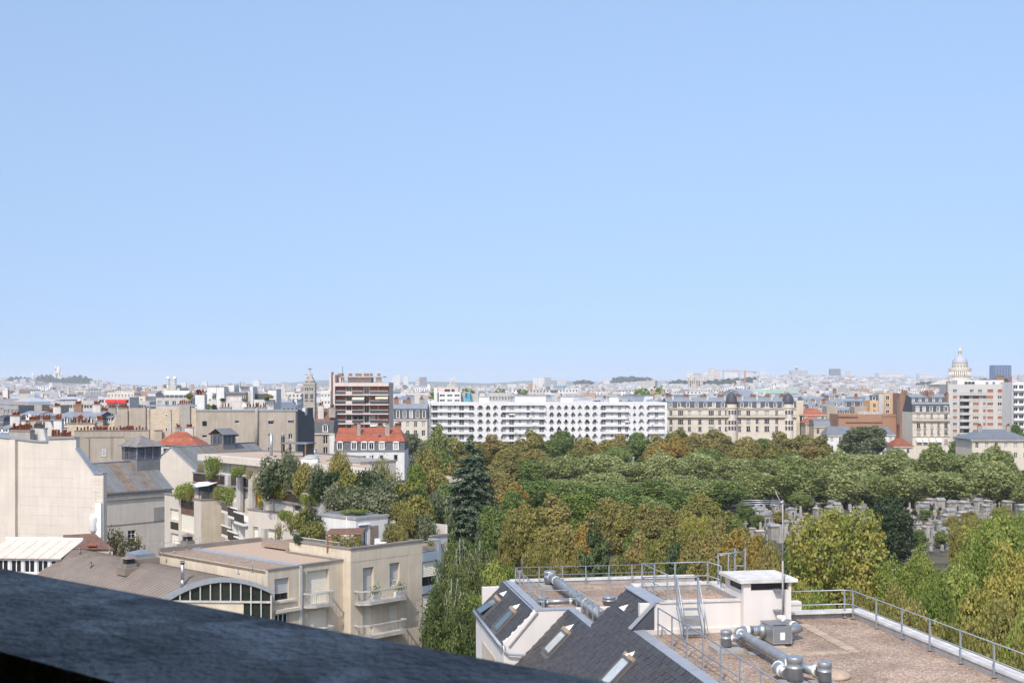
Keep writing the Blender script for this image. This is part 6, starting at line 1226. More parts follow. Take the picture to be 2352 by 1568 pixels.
# factory with twin flues
t, W, zt = block('boiler_house', 'cream boiler house with a grey panel and two banded white flues', B2, 300, 250, 560, 352, 430, 'cream_render', 12, nr=0, nc=0); part('grey_panel', 'pale_concrete', t, 'box', lx(t, B2(385, 0)[0]), lx(t, B2(512, 0)[0]), -.4, -.003, zat(t, B2, 450, 285), zat(t, B2, 450, 182)); part('roof_room', 'cream_render', t, 'box', lx(t, B2(350, 0)[0]), lx(t, B2(515, 0)[0]), .5, 6, zt, zat(t, B2, 450, 182))
for x in (381, 484):
    X = lx(t, B2(x, 0)[0], .3); o = MB(); zz = zat(t, B2, x, 182, .3); z9 = zat(t, B2, x, 88, .3); o.tube([(X, .3, zz - 3), (X, .3, z9)], .55, 12); o = o.build('flue', 'white_render', t)
    for k in (0.1, .45, .8): b = MB(); b.tube([(X, .3, zz + (z9 - zz) * k), (X, .3, zz + (z9 - zz) * k + .5)], .62, 12); b.build('band', 'cream_stone', o)
    b = MB(); b.lathe([(.62, 0), (.65, .4), (.3, .9)], 10); b.build('cap', 'white_paint', o, (X, .3, z9))
t, W, zt = block('terrace_flats', 'grey terrace flats with glass balustrade and a white lean-to under the flues', B2, 190, 400, 760, 530, 400, 'pale_concrete', 12, nr=1, nc=5, ww=.5, wh=.55); part('canopy', 'white_paint', t, 'box', lx(t, B2(305, 0)[0]), lx(t, B2(700, 0)[0]), 1.5, 5, zt, zt + 2.6)
for i in range(8): part('glass_panel', 'glass_grey', t, 'box', W * i / 8 + .05, W * (i + 1) / 8 - .05, -.05, .02, zt + .42, zt + 1.3)
t, W, zt = block('chimney_block', 'white chimney block crowded with red clay pots', B2, 805, 362, 952, 525, 345, 'white_render', 4, nr=0, nc=0)
for x in (825, 866, 915): chimney(t, lx(t, B2(x, 0)[0]), 1, zt, 1.2, 1, 1.2, 3, 'brown_brick')
# white modern flats with tall slabs
WM, W = front('modern_flats', 'white modern flats with tall plain slabs, terraces and rooftop planting', 'building', 475.5, 330, 640, 330)
def wm(nm, mt, x0, y0, x1, y1, ya, yb, zb=None): a = rc(WM, B2, x0, y0, x1, y1, ya); return part(nm, mt, WM, 'box', a[0], a[1], ya, yb, a[2] if zb is None else zb, a[3])
wm('slab', 'white_render', 995, 215, 1135, 460, 1, 9, 0); wm('slab', 'white_render', 1142, 212, 1262, 560, -1, 3, 0); wm('stair_tower', 'white_render', 1265, 190, 1420, 290, 3, 9, 5); wm('slab', 'white_render', 1500, 210, 1716, 570, 2, 8, 0); wm('slab', 'pale_concrete', 1642, 290, 1690, 570, -1.2, 1.98, 0); wm('slab', 'white_render', 1690, 205, 1716, 580, -1.2, 1.97, 0); wm('slab', 'white_render', 1952, 258, 2085, 530, 1, 8, 0)
wm('volume', 'render_light', 1240, 318, 1600, 420, .2, 6, 0); wm('volume', 'render_light', 1195, 428, 1650, 560, -1.6, .15, 0); wm('volume', 'render_light', 1010, 428, 1140, 560, .3, .95, 0); wm('volume', 'render_light', 1725, 410, 2040, 540, -1.2, .9, 0); wm('volume', 'dark_render', 1725, 320, 1900, 408, 1.5, 6, 0); wm('roof_slab', 'zinc_dark', 1250, 290, 1600, 318, -.5, 6.2); wm('roof_slab', 'pale_concrete', 1065, 300, 1140, 320, 0, .98)
for (x0, x1) in ((995, 1135), (1142, 1262), (1500, 1640), (1952, 2070)): wm('cap', 'cap_stone', x0 - 4, 205 if x0 != 1952 else 252, x1 + 4, 212 if x0 != 1952 else 258, -1.1 if x0 == 1142 else .9, 9 if x0 != 1142 else 3.1)
for (x0, y0, x1, y1, yy) in ((1245, 345, 1300, 418, .15), (1540, 345, 1600, 418, .15), (1205, 465, 1232, 500, -1.65), (1072, 340, 1140, 410, .9), (1752, 450, 1815, 530, -1.25), (1870, 450, 1930, 530, -1.25), (1998, 448, 2034, 495, -1.25)): a = rc(WM, B2, x0, y0, x1, y1, yy); window(WM, a[0], a[2], a[1] - a[0], a[3] - a[2], yy - .08, 2, 1, 'white_paint')
for (x0, y0, x1, y1) in ((1255, 465, 1310, 548), (1548, 450, 1625, 535)): a = rc(WM, B2, x0, y0, x1, y1, -1.7); shutter(WM, a[0], a[2], a[1] - a[0], a[3] - a[2], -1.66, 'shutter_white')
for (x, y, w, h, k) in ((1950, 320, 150, 80, 'olive'), (1240, 385, 80, 40, 'dark'), (1590, 385, 90, 40, 'olive'), (1010, 480, 80, 80, 'bright'), (1100, 480, 80, 80, 'dark'), (1040, 395, 50, 30, 'brown')): P = B2(x, y); Q = B2(x, y + h); shrub(k, P[0], P[1], Q[1], 328, w * .146, {0: 'bushy hedge on the white modern flats'}.get(0) if w > 140 else None)
P = B2(715, 300); shrub('olive', P[0], P[1], P[1] + 13, 398, 16, 'round grey green bush on the glass railed terrace')
# ---------------------------------------------------------------- long tan party wall with small windows
TW, W = front('party_wall_block', 'long tan party wall with scattered small windows and rubble stone bays', 'building', 262, 240, 683, 240)
SEG = [(1080, 1195, 'rubble', [(1080, 575), (1195, 570)]), (1195, 1338, 'tan_render', [(1195, 562), (1338, 562)]), (1338, 1645, 'rubble', [(1338, 575), (1645, 552)]), (1645, 1745, 'render_grey', [(1645, 540), (1745, 540)]), (1745, 1800, 'rubble', [(1745, 562), (1800, 560)])]
b = MB(); 
for i, (x0, x1, mt, tp_) in enumerate(SEG): poly_wall(TW, Z1, tp_, mt, 'wall_bay', -.45 if mt in ('tan_render', 'render_grey') else 0., .6 if mt == 'rubble' else 1.0)
poly_wall(TW, Z1, [(960, 780), (1085, 600)], 'rubble', 'wall_bay', 0.01, .5); poly_wall(TW, Z1, [(1040, 760), (1085, 572), (1172, 575)], 'tan_render', 'wall_bay', -.5, .48)
hz = [rc(TW, B2, *q) for q in ((918, 750, 990, 828), (1430, 740, 1500, 785), (915, 968, 990, 1010), (1422, 960, 1493, 1000), (1955, 740, 2035, 805), (2270, 738, 2345, 775), (1955, 950, 2025, 990), (2275, 950, 2335, 1030), (1950, 1165, 1990, 1245), (2270, 1165, 2335, 1200))]
xA = lx(TW, 450); zT = zat(TW, B2, 1500, 592); front_wall(TW, W, 0, zT, hz, 'tan_render', .3, xA, 0)
for i, h in enumerate(hz): window(TW, h[0], h[2], h[1] - h[0], h[3] - h[2], .2, 1 if i < 4 else 2, 3 if i == 0 else 1, 'dark_metal' if i == 0 else 'white_paint', 'glass')
for q in ((1950, 728, 2042, 742), (2265, 724, 2350, 738)): a = rc(TW, B2, *q); part('window_hood', 'blue_metal', TW, 'box', a[0], a[1], -.4, -.003, a[2], a[3])
part('coping', 'zinc', TW, 'box', xA, W + .1, -.15, .6, zT + .002, zT + .3); part('coping', 'zinc', TW, 'box', lx(TW, Z1(1338, 0)[0]), xA, -.1, .6, zat(TW, Z1, 1500, 562) + .3, zat(TW, Z1, 1500, 548) + .3)
b = MB(); X = lx(TW, B2(1778, 0)[0]); b.tube([(X, -.3, zat(TW, B2, 1778, 1195)), (X, -.3, zat(TW, B2, 1778, 540))], .32, 8); b.build('flue_pipe', 'render_grey', TW)
for x in (85, 425): X = lx(TW, B2(x, 0)[0]); b = MB(); b.tube([(X, -.15, 10), (X, -.15, zat(TW, B2, x, 560))], .1, 6); b.build('rain_pipe', 'grey_metal', TW)
for q in ((335, 640, 372, 672), (335, 850, 372, 902)): a = rc(TW, B2, *q); window(TW, a[0], a[2], a[1] - a[0], a[3] - a[2], -.08, 1, 1, 'white_paint', 'glass')
part('flue_stub', 'tan_render', TW, 'box', lx(TW, B2(185, 0)[0]), lx(TW, B2(300, 0)[0]), -1.0, -.46, 0, zat(TW, B2, 240, 900)); part('stub_cap', 'cap_stone', TW, 'box', lx(TW, B2(180, 0)[0]), lx(TW, B2(305, 0)[0]), -1.1, -.4, zat(TW, B2, 240, 900) + .01, zat(TW, B2, 240, 885))
for (x, n_) in ((640, 6), (1270, 3), (1660, 3), (1825, 3)): chimney(TW, lx(TW, B2(x, 0)[0]), .8, zT + .3 if x > 800 else zat(TW, Z1, 1690, 545), 2.2 if x > 800 else 3, .7, .35, n_)
b = MB(); b.poly([(xA, 10, 0), (W, 10, 0), (W, 10, zT), (xA, 10, zT)]); b.poly([(xA, .3, zT), (W, .3, zT), (W, 10, zT - .5), (xA, 10, zT - .5)], 1); b.build('rear_roof', ['tan_render', 'zinc_dark'], TW)
SW, W2 = front('slate_clad_gable', 'dark slate coloured blank side wall beside the tan party wall', 'building', 683.5, 240, 727, 262)
poly_wall(SW, Z3, [(627, 557), (722, 600), (730, 548), (795, 546), (797, 640), (812, 700)], 'dark_render', 'wall', 0, .4); 
t = stack = part('chimney_breast', 'white_render', SW, 'box', lx(SW, Z3(705, 0)[0]), lx(SW, Z3(728, 0)[0]), -.1, .5, zat(SW, Z3, 720, 598) - .5, zat(SW, Z3, 720, 548))
# hip-roofed red house
RD, W = front('hip_roof_house', 'small white house under a bright red tiled hip roof', 'building', 352, 226, 452, 226); ze = pz(1023, 226); zr = pz(991, 230)
front_wall(RD, W, 0, ze, [rc(RD, Z1, 1500, 932, 1550, 1000)], 'white_render', .25); gap(RD, rc(RD, Z1, 1500, 932, 1550, 1000), 'glass'); shell(RD, W, 8, 0, ze, 'white_render')
o = MB(); r0, r1 = (W * .38, 4, zr), (W * .62, 4, zr); E0 = .25
o.poly([(-E0, -E0, ze), (W + E0, -E0, ze), r1, r0]); o.poly([(W + E0, -E0, ze), (W + E0, 8.2, ze), r1]); o.poly([(W + E0, 8.2, ze), (-E0, 8.2, ze), r0, r1]); o.poly([(-E0, 8.2, ze), (-E0, -E0, ze), r0]); RF = o.build('roof', 'tile_red', RD)
M('tile_course', (.31, .10, .06), .85, .2, 1.5, .2, 0, .3, 0, (.37, .13, .08), .16)
def courses(parent, A, B, C_, D_, n_, mat='tile_course', up=.05):
    """tile courses between eaves A-B and ridge D-C, each a piece with a proud lower edge"""
    A, B, C_, D_ = map(Vector, (A, B, C_, D_))
    for i in range(n_):
        f0, f1 = i / n_, (i + 1) / n_; p = [A.lerp(D_, f0), B.lerp(C_, f0), B.lerp(C_, f1), A.lerp(D_, f1)]; nn = (p[1] - p[0]).cross(p[3] - p[0]).normalized(); b = MB(); b.hexa([p[0] + nn * .01, p[1] + nn * .01, p[2] + nn * .01, p[3] + nn * .01, p[0] + nn * (up + .03), p[1] + nn * (up + .03), p[2] + nn * .03, p[3] + nn * .03]); b.build('tile_course', mat, parent)
courses(RF, (-E0, -E0, ze), (W + E0, -E0, ze), r1, r0, 13)
chimney(RD, W * .42, 4.5, zr - 1.2, 1.0, .6, 1.9, 4); chimney(RD, W * .68, 4.6, zr - 2.2, 1.5, .6, 2.9, 4, 'render_light')
# small grey mansard and the red-roofed dormer house
SH, W = front('narrow_house', 'narrow beige house with slate mansard and brown roof beside the dark gable', 'building', 722, 288, 766, 288); zc = zat(SH, Z3, 900, 825); hh = [rc(SH, Z3, 905, 852, 955, 940), rc(SH, Z3, 905, 975, 955, 1045)]
front_wall(SH, W, 0, zc, hh, 'tan_render'); shell(SH, W, 9, 0, zc, 'tan_render')
for h in hh: gap(SH, h)
b = MB(); zm = zat(SH, Z3, 900, 700); b.poly([(0, 0, zc), (W, 0, zc), (W, .8, zm), (0, .8, zm)]); b.poly([(0, .8, zm), (W, .8, zm), (W, 5, zm + 3.), (0, 5, zm + 3.)], 1); b.poly([(W, 0, zc), (W, 9, zc), (W, 5, zm + 3), (W, .8, zm)]); b.poly([(0, 9, zc), (0, 0, zc), (0, .8, zm), (0, 5, zm + 3)]); b.build('roof', ['slate', 'tile_brown'], SH); a = rc(SH, Z3, 905, 730, 950, 800); dormer(SH, a[0], zc + .3, a[1] - a[0], a[3] - a[2], .05, .8); part('cornice', 'pale_stone', SH, 'box', -.1, W + .1, -.3, -.003, zc - .25, zc)
chimney(SH, W * .28, 2, zm + .5, 1.3, .6, 3.2, 3, 'render_light'); chimney(SH, W * .9, 1, zm + 1.0, 1.5, .6, 2.2, 3)
b = MB(); b.box(W - .9, W + .3, -.15, -.003, 0, zc); b.build('rain_strip', 'white_render', SH)
DH, W = front('dormer_house', 'white house with orange red tiled roof and a row of white dormers', 'building', 767, 280, 929, 280); ze = zat(DH, Z3, 1400, 918); zc = zat(DH, Z3, 1400, 1012); zr = pz(982, 286); D = 11
hh = [rc(DH, Z3, *q) for q in ((1325, 1068, 1370, 1118), (1410, 1066, 1425, 1092), (1433, 1064, 1455, 1110), (1520, 1064, 1562, 1140), (1675, 1058, 1718, 1135), (1180, 1062, 1222, 1115))]
front_wall(DH, W, 0, zc, hh, 'white_render'); shell(DH, W, D, 0, zc, 'white_render')
for h in hh: gap(DH, h, None, 1 if h[1] - h[0] < 1 else 2)
b = MB(); b.poly([(0, 0, zc), (W, 0, zc), (W, .7, ze), (0, .7, ze)]); b.poly([(W, 0, zc), (W, D, zc), (W, D - .7, ze), (W, .7, ze)]); b.poly([(0, D, zc), (0, 0, zc), (0, .7, ze), (0, D - .7, ze)]); b.build('mansard', 'slate', DH)
x0r, x1r = lx(DH, Z3(1075, 0)[0], 6), lx(DH, Z3(1740, 0)[0], 6); b = MB(); b.poly([(0, .6, ze), (W, .6, ze), (x1r, 6, zr), (x0r, 6, zr)]); b.poly([(W, .6, ze), (W, D, ze), (x1r, 6, zr)]); b.poly([(0, D, ze), (0, .6, ze), (x0r, 6, zr)]); b.poly([(W, D, ze), (0, D, ze), (x0r, 6, zr), (x1r, 6, zr)]); RF = b.build('roof', 'tile_red', DH); courses(RF, (0, .5, ze), (W, .5, ze), (x1r, 6, zr), (x0r, 6, zr), 18)
for x in (1062, 1215, 1325, 1405, 1518, 1672): X = lx(DH, Z3(x, 0)[0], 0); dormer(DH, X, zc + .15, 1.05, 1.55, .0, .7, 'white_paint', 'slate', arch=True)
for (x, n_) in ((1295, 4), (1605, 5)): chimney(DH, lx(DH, Z3(x, 0)[0], 3.), 3.2, ze + 1.3, .75 if x < 1500 else 1.0, .6, 2.6, 2, 'render_grey')
part('cornice', 'zinc', DH, 'box', -.1, W + .1, -.25, .05, zc - .12, zc + .02); a = rc(DH, Z3, 1500, 842, 1525, 858, 2.); part('roof_light', 'zinc_dark', DH, 'box', a[0], a[1], 2.0, 2.5, ze + 1.4, ze + 1.85)
for i, (xx) in enumerate((.25, .6, .85)): chimney(DH, W * xx, 8.5, zr - 1.6, 1.6, .5, 1.9, 5, 'brown_brick')
# pink balcony tower
TB, W = front('balcony_tower', 'pale pink tower block with deep red walled balconies and cream awnings', 'building', 767, 365, 893.5, 365)
xs0 = lx(TB, Z3(1043, 0)[0]); fl = [1555, 712, 605, 505, 402]
zr = zat(TB, Z3, 1300, 280); levels = [zat(TB, Z3, 1300, y) for y in (400, 505, 606, 712, 818, 924)]
part('side_pier', 'pink_render', TB, 'box', 0, xs0, -1.8, 13, 0, zat(TB, Z3, 1010, 188)); part('core', 'pink_render', TB, 'box', xs0 + .01, W, .3, 13, 0, zr - .02); part('roof_band', 'pink_render', TB, 'box', xs0 + .01, W + .1, -1.9, 12.9, zr - 1.6 + .7, zr + .15)
for li, zf in enumerate(levels):
    zc_ = zf + 2.15; o = part('balcony', 'pink_render', TB, 'box', xs0 + .02, W + .05, -1.9, .29, zf - .35, zf - .02)
    part('back_wall', 'shutter_red', TB, 'box', xs0 + .02, W - .02, .2, .28, zf, zf + 2.5)
    cols = [(1045, 1150), (1225, 1343), (1410, 1500), (1515, 1612)] ; 
    for (xa, xb) in ((1163, 1212), (1358, 1405)) + (((1230, 1340),) if li == 3 else ()) + (((1420, 1470),) if li > 2 else ()): a0, a1 = lx(TB, Z3(xa, 0)[0]), lx(TB, Z3(xb, 0)[0]); window(TB, a0, zf + .05, a1 - a0, 2.2, .1, 2, 1, 'white_paint')
    for xa in (1152, 1216, 1348, 1410, 1504): a0 = lx(TB, Z3(xa, 0)[0]); part('mullion_post', 'pale_stone', TB, 'box', a0 - .1, a0 + .15, .05, .19, zf, zf + 2.5)
    for (xa, xb) in ((1046, 1150), (1222, 1343), (1418, 1612)):
        a0, a1 = lx(TB, Z3(xa, 0)[0], -1.8), lx(TB, Z3(xb, 0)[0], -1.8); part('railing', 'glass_grey', o, 'box', a0, a1, -1.85, -1.8, zf + .02, zf + .95); part('handrail', 'white_paint', o, 'box', a0, a1, -1.9, -1.76, zf + .952, zf + 1.03)
    part('parapet', 'pink_render', o, 'box', lx(TB, Z3(1150, 0)[0], -1.8) + .05, lx(TB, Z3(1222, 0)[0], -1.8) - .05, -1.88, -1.8, zf, zf + .9)
for (xa, xb, y0, y1, mt) in ((1225, 1353, 412, 460, 'cream_awning'), (1475, 1612, 408, 452, 'cream_awning'), (1418, 1612, 715, 750, 'white_paint')):
    a0, a1 = lx(TB, Z3(xa, 0)[0], -1.5), lx(TB, Z3(xb, 0)[0], -1.5); z0, z1 = zat(TB, Z3, 1400, y1, -1.9), zat(TB, Z3, 1400, y0, -.5); part('awning', mt, TB, 'hexa', [(a0, -2.1, z0), (a1, -2.1, z0), (a1, -.1, z1 - .1), (a0, -.1, z1 - .1), (a0, -2.1, z0 + .3), (a1, -2.1, z0 + .3), (a1, -.1, z1), (a0, -.1, z1)])
zz = zat(TB, Z3, 1300, 206); part('roof_slab', 'pale_concrete', TB, 'box', lx(TB, Z3(1100, 0)[0]), lx(TB, Z3(1565, 0)[0]), -.5, 8, zz - .25, zz + .05); part('roof_room', 'pink_render', TB, 'box', lx(TB, Z3(1175, 0)[0], 2), lx(TB, Z3(1430, 0)[0], 2), 2, 8, zr, zz - .26)
for x in (1090, 1110, 1490, 1520): X = lx(TB, Z3(x, 0)[0]); part('roof_post', 'pink_render', TB, 'box', X - .4, X + .4, 1, 2, zr, zz - .26)
for (x, w_) in ((1190, 1.0), (1278, 1.8), (1365, 1.4), (1418, .8), (1502, .8), (1085, 1.6)): X = lx(TB, Z3(x, 0)[0]); part('roof_vent', 'brown_brick', TB, 'box', X - w_ / 2, X + w_ / 2, 2, 3, zz + .052, zz + .9)
b = MB(); X = lx(TB, Z3(1110, 0)[0]); b.tube([(X, 1.5, zz), (X, 1.5, zat(TB, Z3, 1110, 95))], .07, 5); b.build('aerial', 'dark_metal', TB)
t, W_, zt_ = block('annexe_tower', 'narrow white and blue annexe of the pink tower', Z3, 880, 375, 985, 600, 372, 'white_render', 10, nr=3, nc=3, ww=.55, wh=.4); part('setback', 'pink_render', t, 'box', W_ * .85, W_ * 1.05, .5, 6, zt_, zt_ + 6)
# long-distance church tower
M('church_stone', (.40, .365, .315), .9, .14, .4, 0, .2)
CH = thing('church_tower', 'weathered stone church tower with belfry arches and a pointed stone roof', 'church tower', (px(712, 880), 880, 0)); s = 4.0; f_ = lambda y: pz(Z3(0, y)[1], 880)
part('shaft', 'church_stone', CH, 'box', -s, s, -s, s, 0, f_(376)); 
b = MB(); b.wall(-s, s, f_(376), f_(288), [(-s + 1.3, -.35, f_(376) + .0, f_(376) + .01)], -s, .4); b.box(-s, s, -s + .4, s, f_(376), f_(288)); b.build('belfry', 'church_stone', CH)
for cx in (-1.9, 1.9):
    b = MB(); zb_, zt = f_(480), f_(400); b.box(cx - 1.1, cx + 1.1, -s - .05, -s + .1, zb_, zt)
    for k in range(8): b.prism([(cx + 1.1 * math.cos(math.pi * k / 8), zt + 1.1 * math.sin(math.pi * k / 8)), (cx + 1.1 * math.cos(math.pi * (k + 1) / 8), zt + 1.1 * math.sin(math.pi * (k + 1) / 8)), (cx, zt)], -s - .05, -s + .1)
    o = b.build('belfry_opening', 'dark_render', CH)
    b = MB()
    for k in range(5): b.box(cx - 1.1, cx + 1.1, -s - .35, -s - .06, zb_ + 1 + k * 4.4, zb_ + 1.9 + k * 4.4)
    b.build('louvre', 'church_stone', o)
for k in range(4): part('arcade_arch', 'dark_render', CH, 'box', -3 + k * 1.6, -2 + k * 1.6, -s - .04, -s + .1, f_(358), f_(330))
part('cornice', 'church_stone', CH, 'box', -s - .4, s + .4, -s - .4, s + .4, f_(300), f_(285)); b = MB(); b.lathe([(s * 1.36, f_(284)), (s * 1.18, f_(262)), (.3, f_(156))], 4, (0, 0), 0, False); b.build('spire', 'church_stone', CH); b = MB(); zz = f_(152); b.bar((0, 0, zz - .3), (0, 0, f_(110)), .35); b.bar((-1.6, 0, f_(125)), (1.6, 0, f_(125)), .35); b.build('cross', 'dark_metal', CH); part('gablet', 'church_stone', CH, 'prism', [(-1.2, f_(282)), (1.2, f_(282)), (1.0, f_(260)), (0, f_(248)), (-1.0, f_(260))], -s * .98, -s * .6)
# ---------------------------------------------------------------- grey-roofed house left of the long white block
zinc_house('cream house with grey zinc roof and slate dormers left of the long white block', 1615, 500, 2040, 672, 430, Z3, nd=6, rows=2, ch=3, D=13)
# ---------------------------------------------------------------- long white block with balcony bands and faceted screens
LW, W = front('long_white_block', 'very long white apartment block with balcony bands and faceted hexagon screens', 'building', 983, 457, 1530, 461)
M('block_white', (.67, .665, .655), .8, .05, .4, 0, .08)
lvl = [zat(LW, A1, 1100, y) for y in (470, 532, 596, 661, 726, 790)]; zroof = zat(LW, A1, 1100, 398); st = (lvl[0] - lvl[4]) / 4
win = [(168, 45), (222, 20), (297, 34), (343, 20), (402, 44), (490, 46), (570, 26), (637, 34), (693, 26), (770, 45), (843, 44), (917, 20), (988, 30), (1034, 20), (1108, 44), (1195, 34), (1263, 38), (1322, 26), (1390, 36), (1440, 22), (1514, 38), (1571, 32), (1652, 42), (1727, 20), (1794, 32), (1858, 28), (1928, 24), (1976, 20), (2045, 28), (2120, 28)]
hs = []
for zf in lvl:
    for (x, w_) in win: X = lx(LW, A1(x, 0)[0]); ww = w_ * .0417 / 2; hs.append((X - ww, X + ww, zf + (.02 if w_ > 24 else .75), zf + 1.95))
front_wall(LW, W, 0, zroof, hs, 'block_white', .3, 0, -.5); shell(LW, W, 13, 0, zroof, 'block_white')
for h in hs: window(LW, h[0], h[2], h[1] - h[0], h[3] - h[2], -.36, 2, 1, 'white_paint', RND.choice(['glass', 'glass_grey', 'glass_grey', 'curtain']))
xl0, xr0 = lx(LW, A1(132, 0)[0], -1.5), lx(LW, A1(2195, 0)[0], -1.5)
zones = [(132, 522, 0), (522, 745, 1), (745, 1160, 0), (1160, 1625, 1), (1625, 1895, 0), (1895, 2035, 1), (2035, 2195, 0)]
for zf in lvl: part('balcony', 'block_white', LW, 'box', xl0, xr0, -1.5, -.503, zf - .22, zf - .02)
rail_m = {}
for (a, c, scr) in zones:
    x0, x1 = lx(LW, A1(a, 0)[0], -1.5), lx(LW, A1(c, 0)[0], -1.5)
    for zf in lvl:
        if not scr:
            part('balustrade', 'block_white', LW, 'box', x0, x1, -1.62, -1.5, zf - .5, zf + .28)
            obj('railing', railing_mesh(round(x1 - x0 - .1, 2), .75, .5, .012, 'white_paint', .04), LW, (x0 + .05, -1.55, zf + .28))
    part('top_band', 'block_white', LW, 'box', x0, x1, -1.62, -.503, lvl[0] + 2.02, zroof + .1)
cols = [530, 604, 668, 735, 1163, 1229, 1293, 1355, 1415, 1475, 1543, 1612, 1902, 1952, 2022]
zb = lvl[-1] - .5
hexp = []
for zf in lvl[::-1]: hexp += [(1.0, zf - .5), (1.0, zf + .1), (.42, zf + .78), (.42, zf + 1.1), (.98, zf + 1.85)]
for x in cols:
    X = lx(LW, A1(x, 0)[0], -1.5); k = 'hexcol'
    if k not in CACHE:
        b = MB()
        P = [(w_, z) for w_, z in hexp] + [(1.0, zroof + .1)]
        for i in range(len(P) - 1): (w0, z0_), (w1_, z1__) = P[i], P[i + 1]; b.hexa([(-w0, -1.72, z0_), (w0, -1.72, z0_), (w0, -1.1, z0_), (-w0, -1.1, z0_), (-w1_, -1.72, z1__), (w1_, -1.72, z1__), (w1_, -1.1, z1__), (-w1_, -1.1, z1__)])
        CACHE[k] = b.mesh('facet_column', 'block_white')
    obj('facet_column', CACHE[k], LW, (X, 0, 0))
for (a, c) in zip(cols, cols[1:]):
    if c - a < 90:
        x0, x1 = lx(LW, A1(a, 0)[0], -1.5) + 1.0, lx(LW, A1(c, 0)[0], -1.5) - 1.0
        for zf in lvl: part('balustrade', 'block_white', LW, 'box', x0, x1, -1.6, -1.5, zf - .5, zf + .35); obj('railing', railing_mesh(round(x1 - x0 + .6, 2), .55, .4, .012, 'white_paint', .04), LW, (x0 - .3, -1.55, zf + .35))
for x in (115, 2205): X = lx(LW, A1(x, 0)[0], -1.5); part('end_wall', 'block_white', LW, 'box', X - .45, X + .45, -1.75, -.503, 0, zroof + .12)
flat_roof(LW, W, 13, zroof, 'gravel_grey', par=.15, pm='block_white')
obj('roof_railing', railing_mesh(70, .9, 1.2, .02, 'white_paint', .04), LW, (6, .4, zroof + .15))
for (xa, ya, xb) in ((872, 340, 1145), (1275, 347, 1390), (1705, 347, 1785), (555, 348, 645)): a0, a1 = lx(LW, A1(xa, 0)[0], 2), lx(LW, A1(xb, 0)[0], 2); o = part('roof_room', 'block_white', LW, 'box', a0, a1, 2, 9, zroof, zat(LW, A1, xa, ya, 2)); part('roof_cap', 'pale_concrete', o, 'box', a0 - .2, a1 + .2, 1.8, 9.2, zat(LW, A1, xa, ya, 2) + .002, zat(LW, A1, xa, ya, 2) + .25)
for (x, zi) in ((848, 1), (1868, 2)): X = lx(LW, A1(x, 0)[0], -1.5); part('awning', 'white_paint', LW, 'hexa', [(X - 1, -1.45, lvl[zi] + 1.2), (X + 1, -1.45, lvl[zi] + 1.2), (X + 1, -.55, lvl[zi] + 1.8), (X - 1, -.55, lvl[zi] + 1.8), (X - 1, -1.45, lvl[zi] + 1.25), (X + 1, -1.45, lvl[zi] + 1.25), (X + 1, -.55, lvl[zi] + 1.85), (X - 1, -.55, lvl[zi] + 1.85)])
for (x, zi, nm, mt) in [(1020, 0, 'chair', 0), (1135, 0, 'chair', 0), (1000, 1, 'chair', 0), (330, 1, 'chair', 0), (1040, 2, 'chair', 0), (2080, 0, 'chair', 0), (2150, 0, 'chair', 0), (1850, 0, 'chair', 0), (2060, 1, 'chair', 0), (1730, 3, 'chair', 0), (880, 3, 'chair', 0), (440, 1, 'chair', 0)]:
    X = lx(LW, A1(x, 0)[0], -1.); p = Vector((LW.location.x + X, LW.location.y - 1., lvl[zi])); q = thing('balcony_chair', 'small white chair on a balcony of the long white block', 'chair', p, RND.uniform(-1, 1), 'white chairs on the long block balconies'); part('seat', 'white_paint', q, 'box', -.25, .25, -.25, .25, .4, .45); part('backrest', 'white_paint', q, 'box', -.25, .25, .2, .26, .451, .95); part('frame', 'white_paint', q, 'box', -.2, .2, -.2, .18, 0, .398)
t, W_, zt = block('roof_flats', 'white and pink stepped flats rising behind the long white block', A1, 200, 312, 395, 400, 480, 'white_render', 10, nr=2, nc=3, ww=.7, wh=.4); part('upper_storey', 'pink_render', t, 'box', -.5, W_ - 1, 1, 9, zt, zat(t, A1, 270, 265)); part('stair_tower', 'white_render', t, 'box', lx(t, A1(157, 0)[0]), -.52, .5, 9, 0, zat(t, A1, 170, 265))
for (xa, xb) in ((252, 300), (312, 340)): a = rc(t, A1, xa, 278, xb, 300, 1); window(t, a[0], a[2], a[1] - a[0], a[3] - a[2], .9, 2, 1, 'wood', 'glass')
block('roof_flats', 'low grey concrete flats behind the roof of the long white block', A1, 395, 328, 550, 400, 486, 'pale_concrete', 10, nr=0, nc=0); t, W_, zt = block('roof_flats', 'grey flats with tall grouped windows behind the long white block', A1, 645, 322, 832, 400, 484, 'pale_concrete', 10, nr=1, nc=7, ww=.6, wh=.5); RT = thing('roof_cabin', 'small bright blue cabin on the roofs behind the long white block', 'roof structure', (px(A1(430, 0)[0], 483), 483, pz(A1(0, 335)[1], 483))); part('wall', 'pool_blue', RT, 'box', 0, 2.1, 0, 3, -4, 1.1); part('roof', 'white_paint', RT, 'box', -.1, 2.2, -.1, 3.1, 1.102, 1.25); part('door', 'glass_grey', RT, 'box', .3, 1.0, -.03, -.002, -.9, .9)
